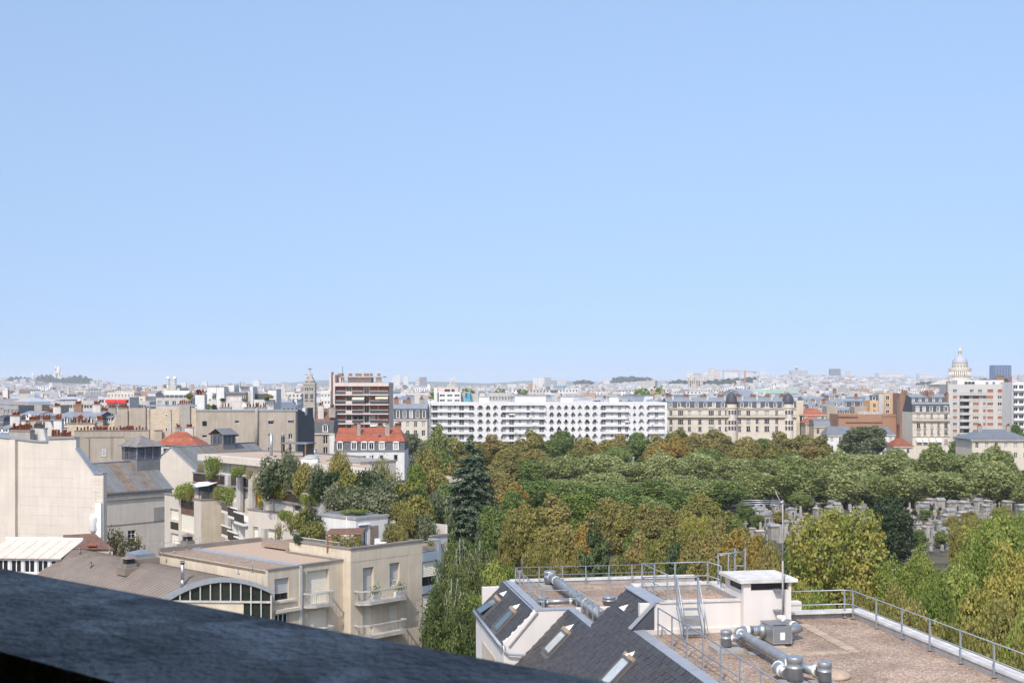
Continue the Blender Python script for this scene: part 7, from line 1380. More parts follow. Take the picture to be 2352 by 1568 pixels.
# ---------------------------------------------------------------- two ornate stone houses with slate domes
def ornate(label, xl, xr, Y, wins, corner, rowsY, dome, Yr=None):
    t, W = front('ornate_stone_house', label, 'building', xl, Y, xr, Yr or Y); zc = zat(t, A2, 400, 446); hs = []
    for ri, (y0, y1) in enumerate(rowsY):
        for (x, w_) in wins: X = lx(t, A2(x, 0)[0]); ww = w_ * .0436 / 2; zz = zat(t, A2, 400, y1); hs.append((X - ww, X + ww, zz, zat(t, A2, 400, y0)))
    front_wall(t, W, 0, zc, hs, 'pale_stone', .3); shell(t, W, 13, 0, zc, 'pale_stone')
    for h in hs: gap(t, h, None, 2 if h[1] - h[0] < 1.6 else 3)
    for i, h in enumerate(hs):
        part('window_surround', 'sand_stone', t, 'box', h[0] - .2, h[1] + .2, -.12, -.003, h[3] + .02, h[3] + .25)
        if i >= len(wins): obj('railing', railing_mesh(round(h[1] - h[0] + .2, 2), .7, .14, .012, 'dark_metal', .04), t, (h[0] - .1, -.25, h[2] - .05))
    zb_ = zat(t, A2, 400, 522); part('balcony', 'sand_stone', t, 'box', -.2, W + .2, -.9, -.003, zb_ - .25, zb_); obj('balcony_railing', railing_mesh(round(W, 2), .8, .18, .014, 'dark_metal', .05), t, (0, -.85, zb_))
    for i in range(int(W / 1.1)): part('corbel', 'sand_stone', t, 'box', .3 + i * 1.1, .55 + i * 1.1, -.6, -.004, zb_ - .65, zb_ - .252)
    for k, (x, w_) in enumerate(wins):
        X = lx(t, A2(x, 0)[0])
        if w_ > 30: b = MB(); b.prism([(X - 1.7 + 3.4 * q / 8, zc + .02 + (.55 * math.sin(math.pi * q / 8))) for q in range(9)], -.35, .25); b.build('pediment', 'sand_stone', t)
    part('cornice', 'sand_stone', t, 'box', -.2, W + .2, -.4, -.003, zc - .35, zc + .02)
    zr = pz(A2(0, 352)[1], Y + 5); hl = (zr - zc) * .62; mansard(t, W, 13, zc, hl, .7, zr - zc - hl, 'slate', 'zinc')
    n_ = max(3, int(W / 3.1))
    for i in range(n_): X = W * (i + .5) / n_; dormer(t, X - .55, zc + .25, 1.1, hl * .72, -.02, .7, 'zinc', 'slate')
    for i in range(4): chimney(t, W * (i + .5) / 4 - .3, 4.5, zc + hl * .4, .7, 3., zr - zc - hl * .4 + .7, 0, 'render_light'); chimney(t, W * (i + .3) / 4, 6.8, zr - .6, 2.6, .7, 1.2, 6, 'brown_brick')
    # rounded corner turret and dome
    cx = lx(t, A2(corner, 0)[0], .6); r = 2.2; b = MB(); b.lathe([(r, 0), (r, zc), (r + .3, zc + .05), (r + .3, zc + .3), (r * .95, zc + .35), (r * .95, zat(t, A2, corner, 405))], 20, (cx, 1.2), 0, False); b.build('turret', 'pale_stone', t)
    z0, z1 = zat(t, A2, corner, 408), zat(t, A2, corner, dome); b = MB(); pr = [(r * 1.02, z0)] + [(r * 1.02 * math.cos(a) ** .8, z0 + (z1 - z0) * math.sin(a)) for a in np.linspace(.15, 1.5, 9)]; b.lathe(pr, 18, (cx, 1.2)); d_ = b.build('dome', 'slate', t)
    b = MB(); b.lathe([(.35, z1), (.5, z1 + .3), (.1, z1 + 1.0)], 8, (cx, 1.2)); b.build('finial', 'zinc', d_)
    for k in range(3):
        for a in (-2.1, -1.57, -1.04): zz = zat(t, A2, corner, (500, 590, 640)[k]); q = MB(); q.box(-.4, .4, -.06, .06, 0, 1.5); q.build('turret_window', 'glass_grey', t, (cx + (r + .0) * math.cos(a), 1.2 + (r + .0) * math.sin(a), zz), a + math.pi / 2)
    return t, W
ornate('ornate pale stone house with curved pediments adjoining the long white block', 1530, 1690, 478, [(132, 26), (218, 46), (296, 26), (388, 28), (488, 48), (562, 24), (622, 26)], 668, [(468, 514), (545, 590), (612, 652)], 308); ornate('ornate pale stone house with a large bulbous slate corner dome', 1694, 1829, 480, [(738, 24), (815, 34), (893, 24), (978, 42), (1065, 24)], 1168, [(468, 514), (540, 585), (606, 655)], 318)
# ---------------------------------------------------------------- roofs and brick blocks to the right
block('gable_house', 'plain cream gable wall beside the bulbous slate dome', A2, 1238, 388, 1300, 520, 500, 'cream_stone', 10, nr=0, nc=0)
def hip_house(label, cv, x0, yr, x1, ye, Y, wall, roof, nw=4, rows=2, D=12, ridge=.4, courses_n=0, ch=2, ov=.5, rot=0.):
    a, c = cv(x0, yr), cv(x1, ye); t, W = front('hip_roof_house', label, 'building', a[0], Y, c[0], Y + rot); ze = pz(c[1], Y); zr = pz(a[1], Y + D / 2); hs = []
    for r in range(rows):
        for i in range(nw): X = W * (i + .5) / nw; hs.append((X - .5, X + .5, ze - 2.6 - 3 * r, ze - .9 - 3 * r))
    front_wall(t, W, 0, ze, hs, wall, .25); shell(t, W, D, 0, ze, wall)
    for h in hs: gap(t, h)
    i0 = W * (1 - ridge) / 2; r0, r1 = (i0, D / 2, zr), (W - i0, D / 2, zr); b = MB(); C4 = [(-ov, -ov, ze), (W + ov, -ov, ze), (W + ov, D + ov, ze), (-ov, D + ov, ze)]
    b.poly([C4[0], C4[1], r1, r0]); b.poly([C4[1], C4[2], r1]); b.poly([C4[2], C4[3], r0, r1]); b.poly([C4[3], C4[0], r0]); o = b.build('roof', roof, t); part('eaves', 'pale_stone', t, 'box', -ov * .8, W + ov * .8, -ov * .8, -.003, ze - .4, ze - .03)
    if courses_n: courses(o, C4[0], C4[1], r1, r0, courses_n)
    for i in range(ch): chimney(t, W * (.25 + .5 * i), D * .4, ze + (zr - ze) * .4, 1.2, .8, (zr - ze) * .6 + 1, 3)
    return t, W
hip_house('beige house with red tiled hip roof between domes and tan walls', B5, 0, 228, 440, 335, 500, 'sand_stone', 'tile_red', 4, 3, 12, .3, 8); hip_house('low stone house with small red tiled roof below the beige house', B5, 95, 370, 400, 478, 492, 'sand_stone', 'tile_red', 3, 2, 9, .4, 6, 0)
zinc_house('long low dark roofed shed with a rubble gable end', 235, 405, 520, 540, 484, B5, nd=0, wall='rubble', low='zinc_dark', top='zinc_dark', D=9); block('gable_house', 'tan blank gable wall above the low dark shed', B5, 455, 208, 640, 600, 530, 'tan_render', 8, nr=0, nc=0); block('gable_house', 'wide tan blank gable wall above the brick block', B5, 925, 215, 1210, 420, 532, 'tan_render', 8, nr=0, nc=0); zinc_house('dark mansard between two tan gables with a yellow flank', 615, 215, 940, 345, 538, B5, nd=4, wall='ochre_render')
t, W, zt = block('brick_block', 'large windowless brown brick block with stepped cornice bands', B5, 650, 345, 1760, 860, 505, 'brick', 14, nr=0, nc=0)
for (y0, y1, x0, x1, dy) in ((345, 375, 650, 980, .5), (450, 470, 780, 1760, .35), (348, 378, 1400, 1765, .6)): a = rc(t, B5, x0, y0, x1, y1, -.3); part('cornice', 'brown_brick', t, 'box', a[0], a[1], -dy, -.003, a[2], a[3])
a = rc(t, B5, 1400, 375, 1762, 800, -.5); part('corner_bay', 'brick', t, 'box', a[0], a[1], -.5, -.004, 0, a[3])
for i in range(12): part('fence_panel', 'pale_concrete', t, 'box', lx(t, B5(985 + i * 34, 0)[0]), lx(t, B5(1015 + i * 34, 0)[0]), .1, .15, zt, zt + 1.6)
t, W, zt = block('ochre_tower', 'ochre brick tower with arched white windows behind the brick block', B5, 1420, -20, 1640, 420, 530, 'ochre_brick', 10, nr=0, nc=0)
for (y0, y1) in ((10, 82), (140, 195), (252, 308)): a = rc(t, B5, 1455, y0, 1512, y1); part('window_surround', 'pale_stone', t, 'box', a[0] - .15, a[1] + .15, -.04, -.003, a[2] - .15, a[3] + .2); window(t, a[0], a[2], a[1] - a[0], a[3] - a[2], -.1, 2, 1, 'white_paint', 'glass')
t, W, zt = block('ochre_house', 'narrow ochre house with slate dormer beside the ochre tower', B5, 1185, 110, 1338, 420, 528, 'ochre_render', 10, nr=0, nc=0); b = MB(); b.poly([(0, 0, zt), (W, 0, zt), (W, .8, zt + 2.6), (0, .8, zt + 2.6)]); b.build('mansard', 'slate', t); dormer(t, W * .3, zt + .4, 1.1, 1.7, 0, .8)
for (y0, y1) in ((140, 212), (252, 305), (362, 420)): a = rc(t, B5, 1237, y0, 1286, y1); window(t, a[0], a[2], a[1] - a[0], a[3] - a[2], -.08, 2, 1, 'white_paint')
block('grey_flank', 'thin grey flank wall between the ochre house and tower', B5, 1338, 0, 1422, 420, 527, 'pale_concrete', 8, nr=0, nc=0)
t, W, zt = block('brown_gable', 'tall brown gable striped by one white flue', B5, 1690, -10, 1905, 860, 500, 'brown_brick', 9, nr=0, nc=0); part('flue_stripe', 'white_render', t, 'box', lx(t, B5(1822, 0)[0]), lx(t, B5(1866, 0)[0]), -.5, -.003, 3, zt); part('flue', 'brown_brick', t, 'box', lx(t, B5(1785, 0)[0]), lx(t, B5(1815, 0)[0]), -.8, -.003, 3, zt + 1)
chimney(t, W * .5, 2, zt, 2.5, .8, 1., 5, 'brown_brick')
for k in range(6): part('old_pipe', 'cap_stone', t, 'box', lx(t, B5(1640 + k * 8, 0)[0]), lx(t, B5(1643 + k * 8, 0)[0]), -.6 + .05 * k, -.3, zt - 12, zt - 2)
hip_house('white house with blue grey slate roof half hidden by the round tree', B5, 470, 530, 900, 680, 455, 'white_render', 'zinc_dark', 3, 2, 9, .8, 0, 0); hip_house('white house end with blue grey slate roof right of the round tree', B5, 1360, 540, 1600, 672, 455, 'white_render', 'zinc_dark', 2, 2, 9, .6, 0, 0); hip_house('low house with rusty brown tiled roof at the foot of the brown gable', B5, 1600, 735, 1915, 870, 440, 'pale_stone', 'tile_rust', 2, 1, 10, .3, 0, 0)
for (x0, x1, yr, ye, Y) in ((50, 430, 20, 150, 560), (440, 690, -30, 95, 575), (690, 1115, 60, 205, 565), (150, 560, 150, 240, 548), (430, 760, 90, 200, 558)): zinc_house({50: 'broad zinc roofed house behind the red hip roof', 440: 'tall pale zinc mansard behind the tan gables', 690: 'slate roof dotted with small skylights behind the tan gables', 150: 'blue grey zinc roof with tall chimneys above the red hip roof', 430: 'zinc roof with a large dormer left of the skylit slate roof'}[x0], x0, yr, x1, ye, Y, B5, nd=3, low='zinc_dark' if x0 != 690 else 'slate', ch=2)
# ---------------------------------------------------------------- haussmann house and the grey block with red shutters
HB, W = front('haussmann_house', 'cream stone corner house with slate mansard and white awnings at its foot', 'building', 2096, 455, 2182, 455); zc = zat(HB, A3, 480, 830); hs = []
for (y0, y1) in ((855, 918), (957, 1020), (1045, 1100), (1150, 1195)):
    for (x, w_) in ((328, 40), (402, 26), (484, 26), (564, 26), (652, 40)): X = lx(HB, A3(x, 0)[0]); w2_ = w_ * .0311 / 2; hs.append((X - w2_, X + w2_, zat(HB, A3, 480, y1), zat(HB, A3, 480, y0)))
front_wall(HB, W, 0, zc, hs, 'pale_stone', .3); shell(HB, W, 12, 0, zc, 'pale_stone')
for i, h in enumerate(hs):
    gap(HB, h, RND.choice(['curtain', 'glass', 'curtain', 'glass_grey']))
    if i >= 5: obj('railing', railing_mesh(round(h[1] - h[0] + .2, 2), .8, .14, .012, 'dark_metal', .04), HB, (h[0] - .1, -.3, h[2] - .05)); part('window_sill', 'sand_stone', HB, 'box', h[0] - .2, h[1] + .2, -.4, -.003, h[2] - .2, h[2] - .06)
zb_ = zat(HB, A3, 480, 925); part('balcony', 'sand_stone', HB, 'box', -.2, W + .2, -.9, -.003, zb_ - .3, zb_); obj('balcony_railing', railing_mesh(round(W, 2), .85, .16, .014, 'dark_metal', .05), HB, (0, -.85, zb_))
part('cornice', 'sand_stone', HB, 'box', -.2, W + .2, -.4, -.003, zc - .3, zc); part('string_course', 'sand_stone', HB, 'box', -.1, W + .1, -.25, -.003, zat(HB, A3, 480, 1120), zat(HB, A3, 480, 1112))
zm = zat(HB, A3, 480, 735); z2 = zat(HB, A3, 480, 715); z3 = zat(HB, A3, 480, 655); b = MB(); b.poly([(0, 0, zc), (W, 0, zc), (W, .7, zm), (0, .7, zm)]); b.poly([(0, .7, zm), (W, .7, zm), (W, 1.6, z2), (0, 1.6, z2)], 1); b.poly([(0, 1.6, z2), (W, 1.6, z2), (W, 2.4, z3), (0, 2.4, z3)]); b.poly([(0, 2.4, z3), (W, 2.4, z3), (W, 7, z3 + 1.0), (0, 7, z3 + 1.0)], 1); b.poly([(0, 0, zc), (0, .7, zm), (0, 1.6, z2), (0, 2.4, z3), (0, 7, z3 + 1), (0, 12, zc)]); b.poly([(W, 0, zc), (W, 12, zc), (W, 7, z3 + 1), (W, 2.4, z3), (W, 1.6, z2), (W, .7, zm)]); b.build('mansard', ['slate', 'zinc'], HB)
for (x, w_) in ((316, 1.1), (393, .9), (475, .9), (560, .9), (650, 1.3)): X = lx(HB, A3(x, 0)[0]); dormer(HB, X - w_ / 2, zc + .2, w_, 1.75, -.02, .7, 'pale_stone' if x in (316, 650) else 'zinc', 'slate')
for x in (283, 362, 440, 522, 600): X = lx(HB, A3(x, 0)[0]); dormer(HB, X - .35, z2 + .25, .7, .95, 1.6, .6)
for x in (402, 484, 564, 330): X = lx(HB, A3(x, 0)[0]); za, zb2 = zat(HB, A3, 480, 1180), zat(HB, A3, 480, 1140); part('awning', 'cream_awning' if False else 'white_paint', HB, 'hexa', [(X - .9, -1.2, za), (X + .9, -1.2, za), (X + .9, -.05, zb2), (X - .9, -.05, zb2), (X - .9, -1.2, za + .05), (X + .9, -1.2, za + .05), (X + .9, -.05, zb2 + .05), (X - .9, -.05, zb2 + .05)])
chimney(HB, W * .5, 4, z3, .8, 3, 1.6, 0, 'brown_brick'); chimney(HB, W * .55, 5, z3 + .5, 4, .8, 1.3, 8, 'brown_brick'); chimney(HB, W * .98, 3, z3 - 2, .8, 2.5, 3.2, 3, 'brown_brick')
GB, W = front('shuttered_block', 'plain grey apartment block with rows of brick red shutters', 'building', 2178, 482, 2311, 480); M('grey_render', (.50, .485, .46), .85, .05, .4, 0, .08)
zt = zat(GB, A3, 1000, 512); rws = [(562, 600), (638, 672), (716, 752), (797, 832), (878, 912), (955, 990), (1035, 1070), (1115, 1150)]; cls = [(732, 780), (967, 1036), (1086, 1119), (1137, 1206), (1259, 1327)]
hs = []; kinds = []
for ri, (y0, y1) in enumerate(rws):
    for ci, (xa, xb) in enumerate(cls):
        if ri == 0 and ci in (1, 2): xa, xb = ((930, 978), (1030, 1075))[ci - 1]
        a0, a1 = lx(GB, A3(xa, 0)[0]), lx(GB, A3(xb, 0)[0]); hs.append((a0, a1, zat(GB, A3, 1000, y1), zat(GB, A3, 1000, y0))); kinds.append('w' if (ri == 0 and ci < 3) or (ci == 0 and ri in (2, 5)) or (ci == 4 and ri in (1, 2, 3)) else 'h' if RND.random() < .25 else 's')
rec = (lx(GB, A3(812, 0)[0]), lx(GB, A3(922, 0)[0]), 0, zat(GB, A3, 860, 632)); hs.append(rec)
front_wall(GB, W, 0, zt, hs, 'grey_render', .3); shell(GB, W, 14, 0, zt, 'grey_render')
for h, k in zip(hs, kinds):
    if k == 's': blind(GB, h, 'shutter_red', .12)
    elif k == 'w': gap(GB, h, None, 3)
    else: gap(GB, h, 'glass', 3); blind(GB, (h[0], h[1], (h[2] + h[3]) / 2, h[3]), 'shutter_red', .1)
    part('window_sill', 'pale_concrete', GB, 'box', h[0] - .05, h[1] + .05, -.08, -.003, h[2] - .55, h[2] - .04)
part('recess_back', 'dark_render', GB, 'box', rec[0], rec[1], 1.3, 1.4, 0, rec[3]); 
for (y0, y1) in rws[1:]:
    zf = zat(GB, A3, 860, y1 + 30); o = part('balcony', 'pale_concrete', GB, 'box', rec[0] + .01, rec[1] + .25, -.5, 1.29, zf - .15, zf); part('parapet', 'pale_concrete', o, 'box', rec[0] + .01, rec[1] + .25, -.52, -.42, zf + .002, zf + .95); window(GB, rec[0] + .6, zf + .01, 1.2, 2.0, 1.2, 2, 1, 'white_paint')
zf = zat(GB, A3, 960, 630); o = part('balcony', 'pale_concrete', GB, 'box', lx(GB, A3(806, 0)[0]), lx(GB, A3(1128, 0)[0]), -1.1, -.003, zf - .15, zf); obj('railing', railing_mesh(round(lx(GB, A3(1128, 0)[0]) - lx(GB, A3(806, 0)[0]), 2), .95, .2, .014, 'grey_metal', .05), o, (lx(GB, A3(806, 0)[0]), -1.05, zf))
for (y0, y1) in rws[1:7]: zz = zat(GB, A3, 1000, y1 + 28); part('band', 'pale_concrete', GB, 'box', lx(GB, A3(922, 0)[0]), lx(GB, A3(1133, 0)[0]), -.05, -.003, zz - .12, zz + .12)
X = lx(GB, A3(1130, 0)[0]); part('rain_pipe', 'pale_concrete', GB, 'box', X - .08, X + .08, -.15, -.06, 0, zf)
flat_roof(GB, W, 14, zt, 'gravel_grey', par=.3, pm='grey_render'); a = rc(GB, A3, 785, 455, 1330, 505, 3); o = part('penthouse', 'white_render', GB, 'box', a[0], a[1], 3, 12, zt, a[3])
for (xa, xb) in ((865, 990), (1115, 1150), (1195, 1230)): q = rc(GB, A3, xa, 470, xb, 505, 3); window(GB, q[0], q[2] , q[1] - q[0], q[3] - q[2], 2.9, 3, 1, 'white_paint', 'glass')
chimney(GB, lx(GB, A3(690, 0)[0]), 1, zt - 3, 1.5, 1.5, 4.2, 2, 'render_grey'); chimney(GB, lx(GB, A3(1290, 0)[0], 6), 6, a[3], 3.5, .8, 1.2, 6, 'brown_brick')
P = A3(1365, 430); shrub('olive', P[0], P[1], P[1] + 12, 478, 10, 'small dark tree on the roof of the red shuttered block')
t, W, zt = block('striped_flats', 'narrow white and brick red striped flats beside the grey block', A3, 1358, 500, 1432, 1100, 492, 'white_render', 10, nr=0, nc=0); part('brick_stripe', 'brick_red', t, 'box', lx(t, A3(1392, 0)[0]), lx(t, A3(1424, 0)[0]), -.3, -.003, 0, zat(t, A3, 1405, 415, -.3))
for k in range(7): z0 = zat(t, A3, 1375, 570 + k * 79); part('shutter', 'shutter_red', t, 'box', .1, lx(t, A3(1388, 0)[0]), -.05, -.003, z0 - .6, z0 + 1.1)
t, W, zt = block('balcony_flats', 'white flats with long balconies at the far right edge', A3, 1434, 490, 1640, 1100, 470, 'white_render', 12, nr=7, nc=3, ww=.75, wh=.55, glass='glass', band=True)
hip_house('low stone pavilion with wide slate hip roof and brick chimneys', A3, 960, 1030, 1640, 1150, 372, 'pale_stone', 'zinc_dark', 6, 2, 14, .35, 0, 2, .8)
# a parked car on the low garage deck between the gardens and the trees
GD, W = front('garage_deck', 'low flat asphalt deck with kerb walls beside the white dormer house', 'building', 912, 272, 992, 262); zd = 10.2; part('deck', 'asphalt', GD, 'box', 0, W, 0, 12, zd - .3, zd); part('wall', 'pale_concrete', GD, 'box', .1, W - .1, .1, 11.9, 0, zd - .302); part('kerb', 'pale_stone', GD, 'box', W - .3, W, .02, 12, zd + .002, zd + .9); part('kerb', 'pale_stone', GD, 'box', 0, W - .3, 11.7, 12, zd + .002, zd + .5)
M('car_paint', (.03, .035, .045), .25, .05, 1., 0, 0, .6, .2); M('rubber', (.02, .02, .02), .9); M('tail_red', (.4, .02, .02), .4)
CAR = thing('parked_car', 'dark hatchback parked on the low asphalt deck', 'car', (px(957, 268), 268.5, zd), rad(200))
b = MB(); b.prism([(-2, .3), (2, .3), (2.05, .75), (1.9, .9), (1.05, 1.0), (-1.9, 1.0), (-2.05, .8)], -.85, .85); b.build('body', 'car_paint', CAR); b = MB(); b.prism([(-1.85, 1.002), (1.0, 1.002), (.35, 1.45), (-1.45, 1.48)], -.75, .75); b.build('cabin', 'glass', CAR); part('roof', 'car_paint', CAR, 'box', -1.4, .3, -.7, .7, 1.482, 1.52)
for (x, y) in ((-1.25, .8), (1.3, .8), (-1.25, -.8), (1.3, -.8)): b = MB(); b.tube([(x, y - .1, .32), (x, y + .1, .32)], .32, 12); b.build('wheel', 'rubber', CAR)
for y in (-.65, .65): part('tail_light', 'tail_red', CAR, 'box', -2.08, -2.02, y - .15, y + .15, .75, .95); part('headlight', 'white_paint', CAR, 'box', 1.96, 2.06, y - .15, y + .15, .68, .82)

# ---------------------------------------------------------------- cemetery
def tomb_protos():
    out = []
    t = thing('tomb_chapel', 'pale stone tomb chapel with pitched slab roof and iron door', 'tomb', (0, 0, 0), 0, 'tomb chapels in the cemetery'); part('wall', 'tomb_stone', t, 'box', -.7, .7, -.9, .9, 0, 2.3); part('roof', 'tomb_roof', t, 'prism', [(-.85, 2.302), (.85, 2.302), (.8, 2.45), (0, 2.95), (-.8, 2.45)], -1.05, 1.05); part('door', 'tomb_dark', t, 'box', -.32, .32, -.95, -.902, .1, 1.7); part('step', 'tomb_stone', t, 'box', -.5, .5, -1.2, -.952, 0, .1); out.append(t)
    t = thing('tomb_chapel', 'flat topped grey stone vault with heavy cornice', 'tomb', (0, 0, 0), 0, 'flat topped vaults in the cemetery'); part('wall', 'tomb_stone', t, 'box', -.75, .75, -1, 1, 0, 2.4); part('cornice', 'tomb_roof', t, 'box', -.9, .9, -1.15, 1.15, 2.402, 2.6); part('roof', 'tomb_stone', t, 'prism', [(-.8, 2.602), (.8, 2.602), (0, 2.85)], -1.0, 1.0); part('door', 'tomb_dark', t, 'box', -.3, .3, -1.04, -1.002, .1, 1.8); out.append(t)
    t = thing('grave_cross', 'stone grave slab with an upright pale cross', 'grave', (0, 0, 0), 0, 'graves with stone crosses'); part('slab', 'tomb_stone', t, 'box', -.5, .5, -1, 1, 0, .4); b = MB(); b.box(-.12, .12, .75, .95, .402, 2.1); b.box(-.5, -.122, .77, .93, 1.45, 1.7); b.box(.122, .5, .77, .93, 1.45, 1.7); b.build('cross', 'tomb_stone', t); out.append(t)
    t = thing('grave_stele', 'grey grave slab with a plain round topped headstone', 'grave', (0, 0, 0), 0, 'graves with plain headstones'); part('slab', 'tomb_dark', t, 'box', -.5, .5, -1, 1, 0, .45); b = MB(); b.prism([(-.45, .452), (.45, .452), (.45, 1.4), (.3, 1.65), (0, 1.75), (-.3, 1.65), (-.45, 1.4)], .75, .95); b.build('headstone', 'tomb_stone', t); out.append(t)
    t = thing('grave_obelisk', 'tall stone obelisk on a stepped grave base', 'grave', (0, 0, 0), 0, 'obelisks in the cemetery'); part('base', 'tomb_stone', t, 'box', -.6, .6, -.6, .6, 0, .6); b = MB(); b.hexa([(-.3, -.3, .602), (.3, -.3, .602), (.3, .3, .602), (-.3, .3, .602), (-.18, -.18, 2.9), (.18, -.18, 2.9), (.18, .18, 2.9), (-.18, .18, 2.9)]); b.build('shaft', 'tomb_stone', t); out.append(t)
    return out
TP = tomb_protos(); used = set(); BASE = {}
def tomb(k, X, Y, rz, s, zone):
    if k not in used: used.add(k); o = TP[k]; BASE[k] = (o['label'], o['group']); o.location = (X, Y, 0); o.rotation_euler = (0, 0, rz); o.scale = (s, s, s)
    else: o = copy_thing(TP[k], (X, Y, 0), rz, (s, s, s))
    o['label'] = BASE[k][0] + ' ' + zone; o['group'] = BASE[k][1] + ' ' + zone
for (x0, x1, Ya, Yb, zn) in ((1710, 1850, 245, 312, 'beside the brown chestnuts'), (2080, 2365, 230, 312, 'beyond the dark yew'), (1190, 1330, 205, 240, 'under trees beyond the terrace'), (1870, 1990, 288, 312, 'behind the big yellow tree')):
    Y = Ya
    while Y < Yb:
        X = px(x0, Y) + RND.uniform(0, 1.5)
        while X < px(x1, Y):
            if RND.random() < .85: tomb(RND.choices(range(5), (3, 3, 4, 5, 2))[0], X, Y + RND.uniform(-.4, .4), RND.choice([0, 0, math.pi / 2]) + RND.uniform(-.06, .06) + .25, RND.uniform(.62, 1.12), zn)
            X += RND.uniform(1.7, 3.1)
        Y += RND.uniform(3.6, 5.0)

for i in range(46):
    x0, x1, Ya, Yb = RND.choice([(1700, 1850, 250, 330), (2085, 2365, 236, 326), (2085, 2365, 236, 326), (1870, 1990, 288, 322)]); Y = RND.uniform(Ya, Yb); x = RND.uniform(x0, x1); h = RND.uniform(.9, 2.6); zt_ = HOR + (EYE - h) / Y * FOC
    kk = RND.choice(['yew', 'green', 'olive']); tree(kk, x, zt_, Y, RND.uniform(10, 22), label={'yew': 'small dark clipped shrub among the tombs', 'green': 'small green shrub among the tombs', 'olive': 'small olive shrub among the tombs'}[kk], name='grave_shrub', group={'yew': 'dark shrubs among the tombs', 'green': 'green shrubs among the tombs', 'olive': 'olive shrubs among the tombs'}[kk])
# ---------------------------------------------------------------- the city beyond: land forms, roofs, landmarks, haze
def sm(x, a, b): t = min(max((x - a) / (b - a), 0), 1); return t * t * (3 - 2 * t)
def land(X, Y):
    P = MID + X / Y * FOC if Y > 10 else MID
    h = 43 * sm(-P, -330, -170) * sm(Y, 5000, 5800)
    h += (30 * sm(P, 1240, 1560) + 16 * sm(P, 1500, 1800) + 8 * math.sin(P / 90) * sm(P, 1400, 1700)) * sm(Y, 3000, 5600)
    return h
gx = np.linspace(-.46, .46, 93); gy = np.concatenate([np.linspace(1500, 7600, 46), [8600, 9800]])
V = []; F = []
for Y in gy:
    for a in gx: V.append((a * Y, Y, max(land(a * Y, Y), 0) - (3. if Y < 2900 else -.5)))
nx_ = len(gx)
for j in range(len(gy) - 1):
    for i in range(nx_ - 1): k = j * nx_ + i; F.append((k, k + 1, k + nx_ + 1, k + nx_))
me = bpy.data.meshes.new('terrain'); me.from_pydata(V, [], F); M('far_ground', (.16, .16, .15), .95, .2, .01); me.materials.append(MAT['far_ground']); tag(obj('terrain', me), kind='structure')
M('far_wood', (.05, .07, .04), .95, .3, .004)
b = MB(); rh = random.Random(4)
for (Y0, hh, sd) in ((11500, 70, 1.), (13000, 95, 2.)):
    pts = []
    for i in range(121): a = -.5 + i / 120; z = hh * (.45 + .3 * math.sin(a * 9 + sd) + .15 * math.sin(a * 31 + sd * 3) + .1 * math.sin(a * 77)) ; pts.append((a * Y0 * 1.02, Y0, max(z, 6)))
    for i in range(120): p, q = pts[i], pts[i + 1]; b.poly([(p[0], Y0 - 500, -.5), (q[0], Y0 - 500, -.5), q, p], 0, True); b.poly([p, q, (q[0], Y0 + 500, -.5), (p[0], Y0 + 500, -.5)], 0, True)
tag(b.build('hills', 'far_wood'), kind='structure')

def city_wall(name, cols):
    """pale facade colours picked per house, with rows of dark windows laid out in metres"""
    m = bpy.data.materials.new(name); m.use_nodes = True; n, l = m.node_tree.nodes, m.node_tree.links; bs = n['Principled BSDF']; bs.inputs['Roughness'].default_value = .9
    g = n.new('ShaderNodeNewGeometry'); oi = n.new('ShaderNodeObjectInfo'); ad = n.new('ShaderNodeMath'); ad.operation = 'ADD'; l.new(g.outputs['Random Per Island'], ad.inputs[0]); l.new(oi.outputs['Random'], ad.inputs[1]); fr = n.new('ShaderNodeMath'); fr.operation = 'FRACT'; l.new(ad.outputs[0], fr.inputs[0])
    rp = n.new('ShaderNodeValToRGB'); rp.color_ramp.interpolation = 'CONSTANT'; e = rp.color_ramp.elements; e[0].color = (*cols[0], 1); e[1].position = 1 / len(cols); e[1].color = (*cols[1], 1)
    for i in range(2, len(cols)): k = e.new(i / len(cols)); k.color = (*cols[i], 1)
    l.new(fr.outputs[0], rp.inputs[0])
    uv = n.new('ShaderNodeUVMap'); sp = n.new('ShaderNodeSeparateXYZ'); l.new(uv.outputs[0], sp.inputs[0])
    def band(sock, per, lo, hi):
        d = n.new('ShaderNodeMath'); d.operation = 'DIVIDE'; d.inputs[1].default_value = per; l.new(sock, d.inputs[0]); f = n.new('ShaderNodeMath'); f.operation = 'FRACT'; l.new(d.outputs[0], f.inputs[0])
        a = n.new('ShaderNodeMath'); a.operation = 'GREATER_THAN'; a.inputs[1].default_value = lo; l.new(f.outputs[0], a.inputs[0]); c = n.new('ShaderNodeMath'); c.operation = 'LESS_THAN'; c.inputs[1].default_value = hi; l.new(f.outputs[0], c.inputs[0]); mm = n.new('ShaderNodeMath'); mm.operation = 'MULTIPLY'; l.new(a.outputs[0], mm.inputs[0]); l.new(c.outputs[0], mm.inputs[1]); return mm.outputs[0]
    u, v = band(sp.outputs[0], 2.7, .3, .72), band(sp.outputs[1], 3.1, .25, .82); mm = n.new('ShaderNodeMath'); mm.operation = 'MULTIPLY'; l.new(u, mm.inputs[0]); l.new(v, mm.inputs[1])
    mx = n.new('ShaderNodeMix'); mx.data_type = 'RGBA'; l.new(mm.outputs[0], mx.inputs[0]); l.new(rp.outputs[0], mx.inputs[6]); mx.inputs[7].default_value = (.09, .10, .12, 1); l.new(mx.outputs[2], bs.inputs['Base Color']); MAT[name] = m
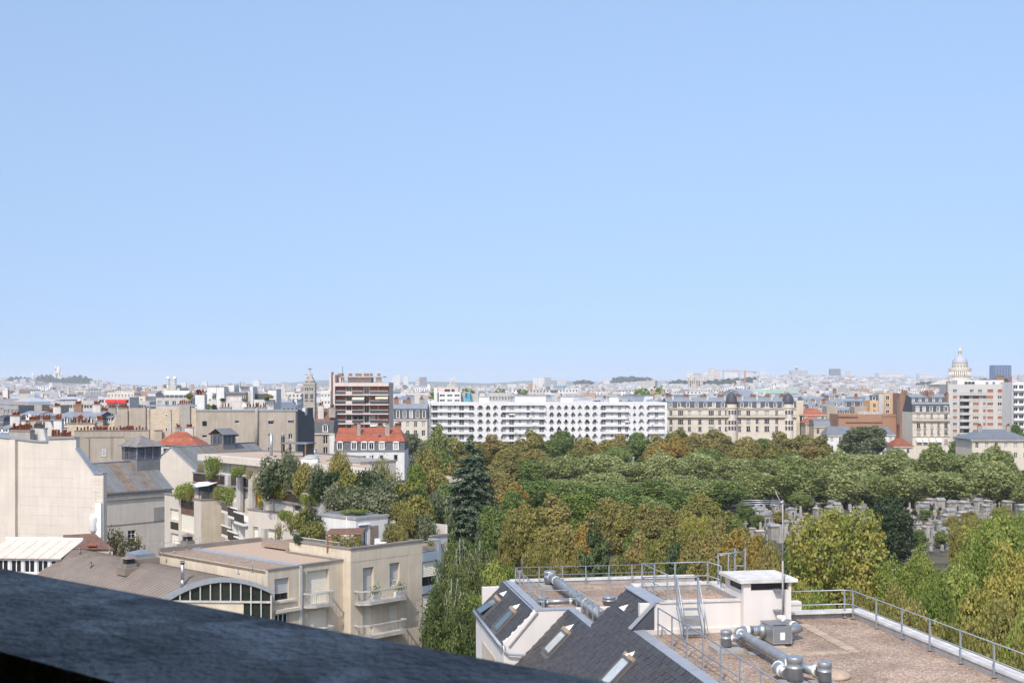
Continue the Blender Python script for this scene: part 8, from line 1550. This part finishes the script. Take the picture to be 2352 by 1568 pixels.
def city_roof(name, cols, rough=.5):
    m = bpy.data.materials.new(name); m.use_nodes = True; n, l = m.node_tree.nodes, m.node_tree.links; bs = n['Principled BSDF']; bs.inputs['Roughness'].default_value = rough
    g = n.new('ShaderNodeNewGeometry'); oi = n.new('ShaderNodeObjectInfo'); ad = n.new('ShaderNodeMath'); ad.operation = 'ADD'; l.new(g.outputs['Random Per Island'], ad.inputs[0]); l.new(oi.outputs['Random'], ad.inputs[1]); fr = n.new('ShaderNodeMath'); fr.operation = 'FRACT'; l.new(ad.outputs[0], fr.inputs[0])
    rp = n.new('ShaderNodeValToRGB'); rp.color_ramp.interpolation = 'CONSTANT'; e = rp.color_ramp.elements; e[0].color = (*cols[0], 1); e[1].position = 1 / len(cols); e[1].color = (*cols[1], 1)
    for i in range(2, len(cols)): k = e.new(i / len(cols)); k.color = (*cols[i], 1)
    l.new(fr.outputs[0], rp.inputs[0]); l.new(rp.outputs[0], bs.inputs['Base Color']); MAT[name] = m
city_wall('city_wall', [(.60, .56, .50), (.68, .66, .62), (.54, .50, .44), (.72, .71, .69), (.62, .59, .54), (.50, .46, .41), (.74, .72, .69)])
city_roof('city_roof', [(.30, .33, .37), (.22, .24, .27), (.38, .40, .43), (.13, .14, .16), (.33, .35, .38), (.26, .29, .33), (.44, .45, .46), (.28, .24, .22)]); city_roof('city_chimney', [(.50, .46, .41), (.42, .38, .34), (.36, .25, .19), (.58, .55, .50), (.47, .44, .40)], .9)

class CityMesh:
    """collects plain houses as arrays: walls with metre UVs, roofs, chimney walls"""
    def __init__(s): s.v = []; s.f = []; s.m = []; s.uv = []
    def quad(s, p, m, uv=None):
        i = len(s.v); s.v += p; s.f.append(tuple(range(i, i + len(p)))); s.m.append(m); s.uv += uv or [(0, 0)] * len(p)
    def house(s, x, y, z, w, d, h, hr, rz, kind, r, ox=None):
        c, sn = math.cos(rz), math.sin(rz); T = lambda a, b_, q: (x + a * c - b_ * sn, y + a * sn + b_ * c, q)
        C = [(-w / 2, -d / 2), (w / 2, -d / 2), (w / 2, d / 2), (-w / 2, d / 2)]; i = len(s.v)
        s.v += [T(a, b_, z - 6) for a, b_ in C] + [T(a, b_, z + h) for a, b_ in C]
        for k, ln in enumerate((w, d, w, d)):
            j = (k + 1) % 4; s.f.append((i + k, i + j, i + 4 + j, i + 4 + k)); s.m.append(0); u0 = r.random() * 2; s.uv += [(u0, -6), (u0 + ln, -6), (u0 + ln, h), (u0, h)]
        if kind == 0:      # flat with parapet lid
            s.quad([T(a * .96, b_ * .96, z + h + .02) for a, b_ in C], 1)
        else:
            e = 1.0; i = len(s.v); s.v += [T(a, b_, z + h) for a, b_ in C] + [T(a * (1 - 2 * e / w), b_ * (1 - 2 * e / d), z + h + hr * .65) for a, b_ in C] + [T(-w * .5 + e + (0 if kind == 1 else d * .3), 0, z + h + hr), T(w * .5 - e - (0 if kind == 1 else d * .3), 0, z + h + hr)]
            for k in range(4): j = (k + 1) % 4; s.f.append((i + k, i + j, i + 4 + j, i + 4 + k)); s.m.append(1); s.uv += [(0, 0)] * 4
            s.f += [(i + 4, i + 5, i + 9, i + 8), (i + 6, i + 7, i + 8, i + 9)]; s.m += [1, 1]; s.uv += [(0, 0)] * 8; s.f += [(i + 5, i + 6, i + 9), (i + 7, i + 4, i + 8)]; s.m += [1, 1]; s.uv += [(0, 0)] * 6
        for q in range(r.choice((1, 1, 2)) if kind else r.choice((0, 1, 1))):
            cx = (r.random() - .5) * w * .8; cw, cd, chh = (.5, d * .25, hr + 1.6) if kind and r.random() < .6 else (r.uniform(.8, 2.0), r.uniform(.4, .9), hr + r.uniform(.4, 1.4)); i = len(s.v); K = [(cx - cw, -cd), (cx + cw, -cd), (cx + cw, cd), (cx - cw, cd)]
            s.v += [T(a, b_, z + h) for a, b_ in K] + [T(a, b_, z + h + chh) for a, b_ in K]
            for fc in ((0, 1, 5, 4), (1, 2, 6, 5), (2, 3, 7, 6), (3, 0, 4, 7), (4, 5, 6, 7)): s.f.append(tuple(i + g for g in fc)); s.m.append(2); s.uv += [(0, 0)] * 4
    def mesh(s, name, mats=('city_wall', 'city_roof', 'city_chimney')):
        me = bpy.data.meshes.new(name); me.from_pydata(s.v, [], s.f); me.polygons.foreach_set('material_index', s.m); u = me.uv_layers.new(name='UVMap'); u.data.foreach_set('uv', np.array(s.uv, np.float32).ravel())
        for k in mats: me.materials.append(MAT[k])
        me.update(); return me
    def split(s, mi):
        o = CityMesh(); pos = 0
        for f, m in zip(s.f, s.m):
            if m == mi: o.quad([s.v[k] for k in f], 0, s.uv[pos:pos + len(f)])
            pos += len(f)
        return o
r = random.Random(21); PRO = []
for k in range(18):
    kind = (1, 1, 2, 1, 0, 1)[k % 6]; c = CityMesh(); c.house(0, 0, 0, r.uniform(12, 24), r.uniform(10, 13), r.uniform(16, 21) - (0 if kind else -3), r.uniform(3, 4.4), 0, kind, r)
    t = thing('city_house', {1: 'distant pale stone house with grey zinc mansard and chimney walls', 2: 'distant pale house with hipped grey roof among the zinc roofs', 0: 'distant pale flat roofed block among the zinc roofs'}[kind], 'building', (0, -500 - 40 * k, -60), 0, {1: 'distant mansard houses of the city', 2: 'distant hip roofed houses of the city', 0: 'distant flat roofed blocks of the city'}[kind])
    for mi, nm, mt in ((0, 'wall', 'city_wall'), (1, 'roof', 'city_roof'), (2, 'chimney', 'city_chimney')):
        q = c.split(mi)
        if q.v: obj(nm, q.mesh(nm, (mt,)), t)
    PRO.append(t)
usedp = set(); nind = 0; stuff = CityMesh(); rowY = 580.
LAWN = [(px(133, 5800), 5800, 150), (px(2205, 1860), 1860, 45), (px(1596, 2700), 2700, 40), (px(712, 880), 880, 14)]
while rowY < 7400:
    stp = rowY * .021 + 3; x = -.425 * rowY + r.uniform(0, 15)
    while x < .425 * rowY:
        w = r.uniform(12, 26) * (1 + rowY / 9000); y = rowY + r.uniform(-.3, .3) * stp
        rz = r.choice([.2, .2, .75, -.5, 1.2]) + r.uniform(-.12, .12) + (x / rowY)
        if not (82 < MID + x / y * FOC < 214 and 5350 < y < 6000) and not (655 < MID + x / y * FOC < 768 and y < 905) and not any((x - q[0]) ** 2 + (y - q[1]) ** 2 < q[2] ** 2 for q in LAWN):
            P = MID + x / y * FOC
            if nind < 300 and rowY < 1050:
                k = r.randrange(18); nind += 1
                if k not in usedp: usedp.add(k); o = PRO[k]; o.location = (x, y, 0); o.rotation_euler = (0, 0, rz)
                else: o = copy_thing(PRO[k], (x, y, 0), rz)
                s_ = r.uniform(.9, 1.12); o.scale = (s_, s_, s_ * r.uniform(.92, 1.08))
                w = 19
            else:
                z = land(x, y); kind = r.choices((0, 1, 2), (3, 6, 2))[0]; h = r.uniform(14, 21) + (r.uniform(0, 8) if kind == 0 else 0)
                if r.random() < .012 and rowY > 2200: h += r.uniform(8, 24); kind = 0
                stuff.house(x, y, z, w * r.uniform(.8, 1), r.uniform(11, 15) * (1 + rowY / 12000), h, r.uniform(3, 5), rz, kind, r)
        x += w * r.uniform(.95, 1.35) + (r.uniform(6, 18) if r.random() < .2 else 0)
    rowY += stp
for k in range(18):
    if k not in usedp:
        for ch in list(PRO[k].children): bpy.data.objects.remove(ch)
        bpy.data.objects.remove(PRO[k])
tag(obj('city_rooftops', stuff.mesh('city_rooftops')), 'pale mass of far city roofs and facades spreading to the horizon', 'city', kind='stuff')
# ---- woods on the hill and parks
def far_wood(name, label, spots, mat='leaf_dark', seed=0):
    rs = np.random.RandomState(seed); P, N = [], []
    for (x, y, Y, w, h) in spots:
        X = px(x, Y); z = max(pz(y, Y), land(X, Y) - 2); W_ = w / FOC * Y / 2 * 1.1; H_ = h / FOC * Y * 1.35; k = max(30, int(420 * W_ * H_ / 500)); k = min(k, 1600); d = rs.normal(size=(k, 3)); d /= np.linalg.norm(d, axis=1, keepdims=True); d[:, 2] = np.abs(d[:, 2]); lump = 1 + .25 * np.sin(d[:, 0] * 9 + x) * np.cos(d[:, 2] * 7)
        P.append(np.stack([X + d[:, 0] * W_ * lump, Y + d[:, 1] * W_ * .7, z + d[:, 2] * H_ * lump], 1)); N.append(d + rs.normal(size=d.shape) * .4)
    s = np.concatenate([np.full(len(p), q[3] / FOC * q[2] * .11 + .8) for p, q in zip(P, spots)]); o = obj(name, leaf_mesh(name, np.concatenate(P), np.concatenate(N), s, mat)); return tag(o, label, 'trees', kind='stuff')
far_wood('hill_wood', 'dark wooded slopes on the domed church hill', [(28, 880, 5700, 26, 9), (42, 878, 5700, 24, 8), (60, 876, 5720, 22, 6), (95, 875, 5720, 20, 9), (112, 876, 5700, 22, 10), (122, 880, 5680, 20, 10), (137, 881, 5690, 20, 7), (150, 880, 5700, 18, 8), (160, 876, 5740, 14, 8), (172, 882, 5690, 22, 11), (183, 884, 5680, 26, 12), (196, 886, 5670, 24, 11), (205, 888, 5660, 18, 9), (130, 903, 4300, 14, 8), (1445, 874, 5300, 60, 5), (1420, 878, 5200, 30, 4), (1482, 873, 5300, 30, 4), (1560, 882, 4300, 40, 6), (1640, 884, 4000, 40, 7), (1672, 882, 4000, 36, 8), (1700, 880, 4200, 50, 7), (1725, 879, 4200, 30, 8), (980, 897, 3000, 16, 4), (1005, 896, 3000, 12, 4), (66, 905, 2600, 30, 7), (1340, 880, 5000, 40, 4), (2265, 876, 4000, 30, 4), (2130, 885, 3800, 40, 5)])
far_wood('roof_trees', 'rooftop and street trees showing between far grey roofs', [(1478, 905, 640, 30, 11), (1514, 907, 620, 30, 13), (1075, 902, 720, 26, 8), (1148, 901, 700, 18, 7), (1200, 903, 680, 22, 6), (992, 915, 560, 14, 12), (1465, 905, 640, 16, 9)], 'leaf_green', 3)
# ---- landmarks
def lm(name, label, cat, x, Y, z=None): return thing(name, label, cat, (px(x, Y), Y, land(px(x, Y), Y) if z is None else z))
M('white_stone', (.66, .62, .56), .85, .06, .02); M('lead_dome', (.36, .38, .41), .55, .1, .05); M('dark_slot', (.10, .10, .11), .9)
def dome_prof(r, z0, h, n_=8, pw=1.0, tip=.06): return [(max(r * math.cos(a) ** pw, r * tip), z0 + h * math.sin(a)) for a in np.linspace(0, 1.5, n_)]
B = lm('domed_basilica', 'white domed basilica with pointed bell tower on the wooded hill', 'church', 133, 5800); zb = B.location.z; q = 5800 / FOC
hb = pz(874, 5800) - zb
b = MB(); b.box(-7 * q, 12.5 * q, -20, 25, -14, pz(866, 5800) - zb); b.build('nave', 'white_stone', B); part('porch', 'white_stone', B, 'box', 4 * q, 13.5 * q, -45, -20.1, -16, pz(870, 5800) - zb)
def turret(t, x, y, r, z0, zd, h, nm, pw=.75): b = MB(); b.lathe([(r, z0), (r, zd), (r * 1.12, zd + .2), (r * 1.12, zd + r * .25), (r, zd + r * .3)], 14, (x, y)); o = b.build(nm + '_drum', 'white_stone', t); b = MB(); b.lathe(dome_prof(r * 1.02, zd + r * .3, h, 9, pw), 14, (x, y)); b.build(nm, 'white_stone', o); b = MB(); zt = zd + r * .3 + h; b.lathe([(r * .2, zt - .5), (r * .2, zt + r * .35), (r * .05, zt + r * .7)], 8, (x, y)); b.build('lantern', 'white_stone', o)
zt = lambda y: pz(y, 5800) - zb
turret(B, .7 * q, 5, 5.0 * q, hb - 5, zt(858), zt(843) - zt(858), 'dome'); turret(B, 10 * q, -10, 2.4 * q, hb - 8, zt(864), zt(856) - zt(864), 'dome'); turret(B, -4.6 * q, -14, 2.2 * q, hb - 8, zt(867), zt(860) - zt(867), 'dome'); turret(B, 5.6 * q, -18, 2.2 * q, hb - 8, zt(867), zt(860) - zt(867), 'dome')
part('bell_tower', 'white_stone', B, 'box', -11.4 * q, -6.4 * q, 18, 28, -10, zt(851)); turret(B, -8.9 * q, 23, 2.2 * q, zt(852), zt(847), zt(840) - zt(847), 'tower_dome')
for k in range(2): part('belfry_slot', 'dark_slot', B, 'box', (-10.6 + 2.2 * k) * q, (-9.4 + 2.2 * k) * q, 17.6, 17.99, zt(862), zt(856))
WT = lm('water_tower', 'small white domed water tower on the hill beside the basilica', 'tower', 76, 5900); q = 5900 / FOC; z5 = lambda y: pz(y, 5900) - WT.location.z; b = MB(); b.lathe([(2.4 * q, -5), (2.4 * q, z5(868)), (3. * q, z5(866)), (3. * q, z5(860)), (2.6 * q, z5(859)), (1.2 * q, z5(857)), (.2 * q, z5(856))], 14, (0, 0), 0, False); b.build('tank', 'white_stone', WT); b = MB(); b.tube([(-1 * q, -2.3 * q, -5), (-1 * q, -2.3 * q, z5(868))], .5 * q, 6); b.build('stair_shaft', 'pale_stone', WT)
# great dome with colonnade
GDm = lm('great_dome_church', 'great grey dome on a pale columned drum with tall lantern', 'church', 2205, 1860); q = 1860 / FOC; z6 = lambda y: pz(A3(0, y)[1], 1860) - GDm.location.z; rr = 24 * q
b = MB(); b.box(-34 * q, 34 * q, -20, 60, -5, z6(465)); b.build('crossing', 'pale_stone', GDm); b = MB(); b.prism([(-80 * q, z6(505)), (-12 * q, z6(505)), (-46 * q, z6(450))], -45, -15); b.build('pediment', 'pale_stone', GDm); b = MB(); b.box(-78 * q, 20 * q, -40, 40, -5, z6(505)); b.build('nave', 'pale_stone', GDm)
b = MB(); b.lathe([(rr * 1.02, z6(470)), (rr * 1.02, z6(425)), (rr * .8, z6(424)), (rr * .8, z6(330))], 32, (0, 0), 0, False); b.build('drum', 'pale_stone', GDm)
cm_ = MB(); cm_.tube([(0, 0, z6(424)), (0, 0, z6(345))], .95, 8); cme = cm_.mesh('column', 'white_stone')
for k in range(32): a = 2 * math.pi * k / 32; obj('column', cme, GDm, (rr * .95 * math.cos(a), rr * .95 * math.sin(a), 0))
b = MB(); b.lathe([(rr * 1.03, z6(345)), (rr * 1.03, z6(328)), (rr * 1.06, z6(327)), (rr * 1.06, z6(310)), (rr * .72, z6(309)), (rr * .72, z6(270)), (rr * .74, z6(269)), (rr * .74, z6(262))], 32, (0, 0), 0, False); b.build('entablature', 'pale_stone', GDm)
for k in range(16): a = 2 * math.pi * (k + .5) / 16; o = MB(); o.box(-.9, .9, -.2, .2, z6(302), z6(282)); o.build('attic_window', 'dark_slot', GDm, (rr * .72 * math.cos(a), rr * .72 * math.sin(a), 0), a + math.pi / 2)
for k in range(16): a = 2 * math.pi * (k + .5) / 16; o = MB(); o.box(-.9, .9, -.2, .2, z6(415), z6(355)); o.build('drum_window', 'dark_slot', GDm, (rr * .8 * math.cos(a), rr * .8 * math.sin(a), 0), a + math.pi / 2)
b = MB(); b.lathe(dome_prof(rr * .72, z6(263), z6(165) - z6(263), 12, .9, .2), 32); b.build('dome', 'lead_dome', GDm)
b = MB(); b.lathe([(rr * .22, z6(168)), (rr * .22, z6(158)), (rr * .15, z6(157)), (rr * .15, z6(108)), (rr * .18, z6(106)), (rr * .16, z6(100)), (rr * .05, z6(82)), (.25, z6(52))], 12, (0, 0), 0, False); b.build('lantern', 'pale_stone', GDm)
for k in range(6): a = 2 * math.pi * k / 6 + .3; o = MB(); o.box(-.5, .5, -.1, .1, z6(148), z6(116)); o.build('lantern_window', 'dark_slot', GDm, (rr * .15 * math.cos(a), rr * .15 * math.sin(a), 0), a + math.pi / 2)
def tower(label, x0, x1, yt, Y, mat, D=None, nb=0, cat='building', name='tower_block', yb=None, bandm='dark_slot', roof=None, vert=False):
    t = lm(name, label, cat, (x0 + x1) / 2, Y); W = (x1 - x0) / FOC * Y; D = D or W * .7; zt = pz(yt, Y) - t.location.z; part('wall', mat, t, 'box', -W / 2, W / 2, 0, D, -8, zt); part('roof', 'zinc', t, 'box', -W / 2 + .5, W / 2 - .5, .5, D - .5, zt + .002, zt + .8)
    for k in range(nb):
        if vert: x = -W / 2 + W * (k + .3) / nb; part('window_strip', bandm, t, 'box', x, x + W / nb * .4, -.3, -.01, 2, zt - 2)
        else: z = zt - 2.5 - (zt * .8 - 4) * k / nb; part('window_strip', bandm, t, 'box', -W / 2 + 1, W / 2 - 1, -.3, -.01, z - 1.6, z)
    return t
tower('dark blue glass tower rising right of the great dome', 2285, 2323, 839, 2600, 'facade_blue', 30, 6, bandm='zinc_dark', vert=True)
tower('slim white twin tower on the far horizon, taller one', 908, 920, 861, 6200, 'white_concrete', nb=3, vert=True, bandm='pale_concrete'); tower('slim white twin tower on the far horizon, shorter one', 901, 908, 866, 6250, 'white_concrete', nb=2, vert=True, bandm='pale_concrete'); tower('ribbed white tower between the twin towers and the brown tower', 927, 938, 864, 6100, 'white_concrete', nb=4, vert=True, bandm='pale_concrete'); tower('brownish glass tower with blue top on the horizon', 963, 979, 866, 6300, 'brown_brick', nb=3, vert=True, bandm='facade_blue'); tower('cream block beside the brownish horizon tower', 954, 963, 872, 6300, 'cream_stone', nb=3); tower('white tower left of the long block roofs', 1034, 1048, 867, 5600, 'white_concrete', nb=4, vert=True, bandm='zinc'); tower('broad white slab above the coloured pipes building', 1224, 1241, 868, 5200, 'white_concrete', nb=4, vert=True, bandm='pale_concrete')
tower('round topped pale tower left of the church tower', 581, 596, 873, 4500, 'white_concrete', nb=6, bandm='pale_concrete'); tower('white slab near the boiler house flues', 415, 427, 878, 4200, 'white_concrete', nb=5, bandm='pale_concrete'); tower('ribbed white slab left of the modern flats', 465, 476, 876, 4000, 'white_concrete', nb=5, vert=True, bandm='pale_concrete')
for (x0, x1, yt, Y, mt, lab) in ((1577, 1591, 854, 5600, 'white_concrete', 'first white slab of the hilltop cluster behind the twin stone towers'), (1592, 1612, 857, 5650, 'pale_concrete', 'low ribbed slab of the hilltop cluster beside the first white slab'), (1614, 1625, 853, 5600, 'white_concrete', 'cream slab of the hilltop cluster beside the tallest tower'), (1629, 1641, 846, 5500, 'pale_stone', 'tallest pale tower of the hilltop cluster'), (1642, 1655, 850, 5550, 'pink_render', 'pinkish tower beside the tallest hilltop tower'), (1664, 1694, 853, 5500, 'white_concrete', 'wide white slab right of the pinkish hilltop tower'), (1700, 1730, 856, 5600, 'white_concrete', 'broad white slab behind the orange crane'), (1745, 1758, 853, 5700, 'white_concrete', 'pale slab left of the television tower'), (1818, 1856, 851, 6000, 'pale_concrete', 'long concrete slab under the television tower'), (1908, 1931, 847, 5400, 'zinc_dark', 'dark boxy block standing alone on the ridge'), (1944, 1954, 853, 5600, 'pink_render', 'reddish block right of the dark ridge block'), (2020, 2074, 857, 5600, 'white_concrete', 'long white slab on the ridge left of the great dome'), (2112, 2146, 859, 5200, 'white_concrete', 'white slab just left of the great dome'), (1388, 1400, 870, 4600, 'white_concrete', 'white tower on the slope above the coloured pipes'), (2340, 2352, 862, 4200, 'pale_concrete', 'pale block at the far right edge of the skyline'), (1280, 1300, 874, 5000, 'pale_stone', 'cream block above the coloured pipes building')): tower(lab, x0, x1, yt, Y, mt, nb=4, bandm='glass_grey')
# television tower
TV = lm('television_tower', 'slender television tower with a disc shaped gallery', 'tower', 1829, 6500); q = 6500 / FOC; z7 = lambda y: pz(y, 6500) - TV.location.z; b = MB(); b.lathe([(1.3 * q, -5), (1.1 * q, z7(850)), (2.5 * q, z7(849)), (4.8 * q, z7(845)), (4.8 * q, z7(843)), (2.2 * q, z7(841)), (1.2 * q, z7(840)), (.6 * q, z7(838)), (.25 * q, z7(831))], 14, (0, 0), 0, False); b.build('shaft', 'pale_concrete', TV)
# cathedral towers
CT = lm('cathedral', 'two square stone bell towers of a great cathedral', 'church', 1596, 2700); q = 2700 / FOC; z8 = lambda y: pz(y, 2700) - CT.location.z
part('body', 'sand_stone', CT, 'box', -15 * q, 14.5 * q, 0, 30, -5, z8(893))
for (xa, xb) in ((-14, -1.2), (1, 13.8)):
    o = part('bell_tower', 'sand_stone', CT, 'box', xa * q, xb * q, 1, 14, z8(893), z8(868))
    for k in range(2): xm = xa + (xb - xa) * (.3 + .4 * k); part('belfry_opening', 'dark_slot', o, 'box', (xm - 1.6) * q, (xm + 1.6) * q, .8, .99, z8(888), z8(873))
    part('parapet', 'sand_stone', o, 'box', (xa - .3) * q, (xb + .3) * q, .6, 14.4, z8(868) + .01, z8(867))
# orange crane
CR = lm('tower_crane', 'orange tower crane over the far roofs', 'crane', 1711, 2400, 0); q = 2400 / FOC; z9 = lambda y: pz(y, 2400); M('crane_orange', (.50, .22, .10), .6, .1)
def lattice(b, a, c, s, n_):
    a, c = Vector(a), Vector(c); d = c - a; up = Vector((0, 0, 1)) if abs(d.normalized().z) < .5 else Vector((1, 0, 0)); u = d.cross(up).normalized() * s; w_ = u.cross(d).normalized() * s
    L4 = [u + w_, u - w_, -u - w_, -u + w_]
    for k in L4: b.bar(a + k, c + k, s * .5)
    for i in range(n_):
        for k in range(4): b.bar(a + d * i / n_ + L4[k], a + d * (i + 1) / n_ + L4[(k + 1) % 4], s * .35)
b = MB(); lattice(b, (0, 0, 0), (0, 0, z9(853)), 1.1, 16); b.build('mast', 'crane_orange', CR); b = MB(); lattice(b, (-52 * q, 0, z9(851)), (26 * q, 0, z9(854)), .8, 24); b.build('jib', 'crane_orange', CR); b = MB(); b.bar((0, 0, z9(854)), (0, 0, z9(847)), .6); b.bar((0, 0, z9(847.5)), (-30 * q, 0, z9(851)), .25); b.bar((0, 0, z9(847.5)), (18 * q, 0, z9(853)), .25); b.build('apex', 'crane_orange', CR); part('counterweight', 'grey_concrete', CR, 'box', 19 * q, 26 * q, -1, 1, z9(857), z9(854))
# coloured pipes museum, stone tower, domes, green school
MU = lm('museum', 'low museum wrapped in blue pipes and white lattice', 'building', 1283, 3000); q = 3000 / FOC; zA_ = lambda y: pz(y, 3000) - MU.location.z; part('wall', 'pale_concrete', MU, 'box', -24 * q, 20 * q, 0, 40, -5, zA_(886)); M('pipe_blue', (.12, .42, .62), .5)
for k in range(9): o = MB(); o.tube([((-22 + k * 4.6) * q, -1, zA_(889)), ((-19 + k * 4.6) * q, -1, zA_(885 - (k % 3)))], 1.7 * q, 8); o.build('blue_pipe', 'pipe_blue', MU)
b = MB()
for k in range(12): b.bar(((-24 + k * 4) * q, -2, zA_(898)), ((-20 + k * 4) * q, -2, zA_(889)), 1.0); b.bar(((-20 + k * 4) * q, -2, zA_(898)), ((-24 + k * 4) * q, -2, zA_(889)), 1.0)
b.build('lattice', 'white_paint', MU); tower('lone square stone tower beside the coloured pipes museum', 1247, 1253, 881, 2800, 'sand_stone', nb=1, name='stone_tower', cat='tower'); tower('dark square church tower right of the coloured pipes museum', 1344, 1352, 882, 2600, 'grey_concrete', nb=1, name='stone_tower', cat='tower')
for (x, w, y0, y1, Y, mt, lab) in ((1745, 19, 893, 873, 1500, 'lead_dome', 'ribbed grey dome with lantern behind the ornate stone houses'), (1777, 10, 884, 874, 1700, 'green_copper', 'small green copper dome right of the ribbed grey dome'), (1746 + 340, 14, 905, 899, 900, 'zinc', 'low zinc dome left of the great dome'), (2037 - 595, 12, 905, 898, 700, 'zinc', 'small pale zinc dome on the roofs behind the long white block')):
    t = lm('dome', lab, 'dome', x, Y); q = Y / FOC; rr = w / 2 * q; z0, z1 = pz(y0, Y), pz(y1, Y); b = MB(); b.lathe([(rr, 0), (rr, z0)], 16); b.build('drum', 'pale_stone', t); b = MB(); b.lathe(dome_prof(rr * .98, z0, (z1 - z0) * .8, 9, .9), 16); o = b.build('dome_shell', mt, t); b = MB(); b.lathe([(rr * .2, z0 + (z1 - z0) * .78), (rr * .2, z1), (.1, z1 + rr * .3)], 8); b.build('lantern', 'pale_stone', o)
GS_ = lm('school_hall', 'long white hall with pale green copper roof behind the ornate houses', 'building', 1770, 900); q = 900 / FOC; za, zb2 = pz(911, 900), pz(897, 900); part('wall', 'white_render', GS_, 'box', -63 * q, 63 * q, 0, 20, 0, zb2 - 2); part('roof', 'green_copper', GS_, 'prism', [(-64 * q, zb2 - 2), (64 * q, zb2 - 2), (60 * q, zb2 + .8), (-60 * q, zb2 + .8)], -.5, 20.5)
for k in range(20): part('window', 'dark_slot', GS_, 'box', (10 + k * 2.6) * q, (11.4 + k * 2.6) * q, -.1, -.01, zb2 - 4.6, zb2 - 2.6)
for (x, y, w, Y) in ((546, 879, 4, 3500), (552, 876, 3, 2600), (1836 + 350, 883, 2, 2000)): t = lm('church_spire', {546: 'thin dark spire above the modern flats', 552: 'short slate spire beside the thin dark spire', 2186: 'tiny slate spire left of the great dome'}[x], 'spire', x, Y); q = Y / FOC; b = MB(); b.lathe([(w / 2 * q, 0), (w / 2 * q, pz(892, Y)), (w / 2 * q * 1.1, pz(891.5, Y)), (.15, pz(y, Y))], 8, (0, 0), 0, False); b.build('spire', 'slate', t)
# flat glass roofs of stations on the left plain
for (x0, x1, y, Y, lab) in ((66, 157, 913.5, 1300, 'long white station roof glinting among the left roofs'), (0, 35, 927, 780, 'low pale shed roof at the left edge')): t = lm('station_roof', lab, 'building', (x0 + x1) / 2, Y, 0); W = (x1 - x0) / FOC * Y; z = pz(y, Y); part('roof', 'white_render', t, 'hexa', [(-W / 2, 0, z - 1), (W / 2, 0, z - 1), (W / 2, 25, z + .8), (-W / 2, 25, z + .8), (-W / 2, 0, z - .6), (W / 2, 0, z - .6), (W / 2, 25, z + 1.2), (-W / 2, 25, z + 1.2)]); part('wall', 'zinc', t, 'box', -W / 2, W / 2, .3, 24.5, 0, z - 1.1)
# ---------------------------------------------------------------- summer haze
hm = bpy.data.materials.new('haze_air'); hm.use_nodes = True; n, l = hm.node_tree.nodes, hm.node_tree.links
for x in list(n):
    if x.type == 'BSDF_PRINCIPLED': n.remove(x)
pv = n.new('ShaderNodeVolumePrincipled'); pv.inputs['Color'].default_value = (.94, .965, 1.0, 1); pv.inputs['Density'].default_value = 8e-5; pv.inputs['Anisotropy'].default_value = .1
l.new(pv.outputs[0], [x for x in n if x.type == 'OUTPUT_MATERIAL'][0].inputs['Volume']); MAT['haze_air'] = hm
b = MB(); b.box(-9600, 9600, -900, 15000, -8, 182); hz_o = tag(b.build('haze', 'haze_air'), 'thin pale summer haze over the city', 'haze', kind='stuff')
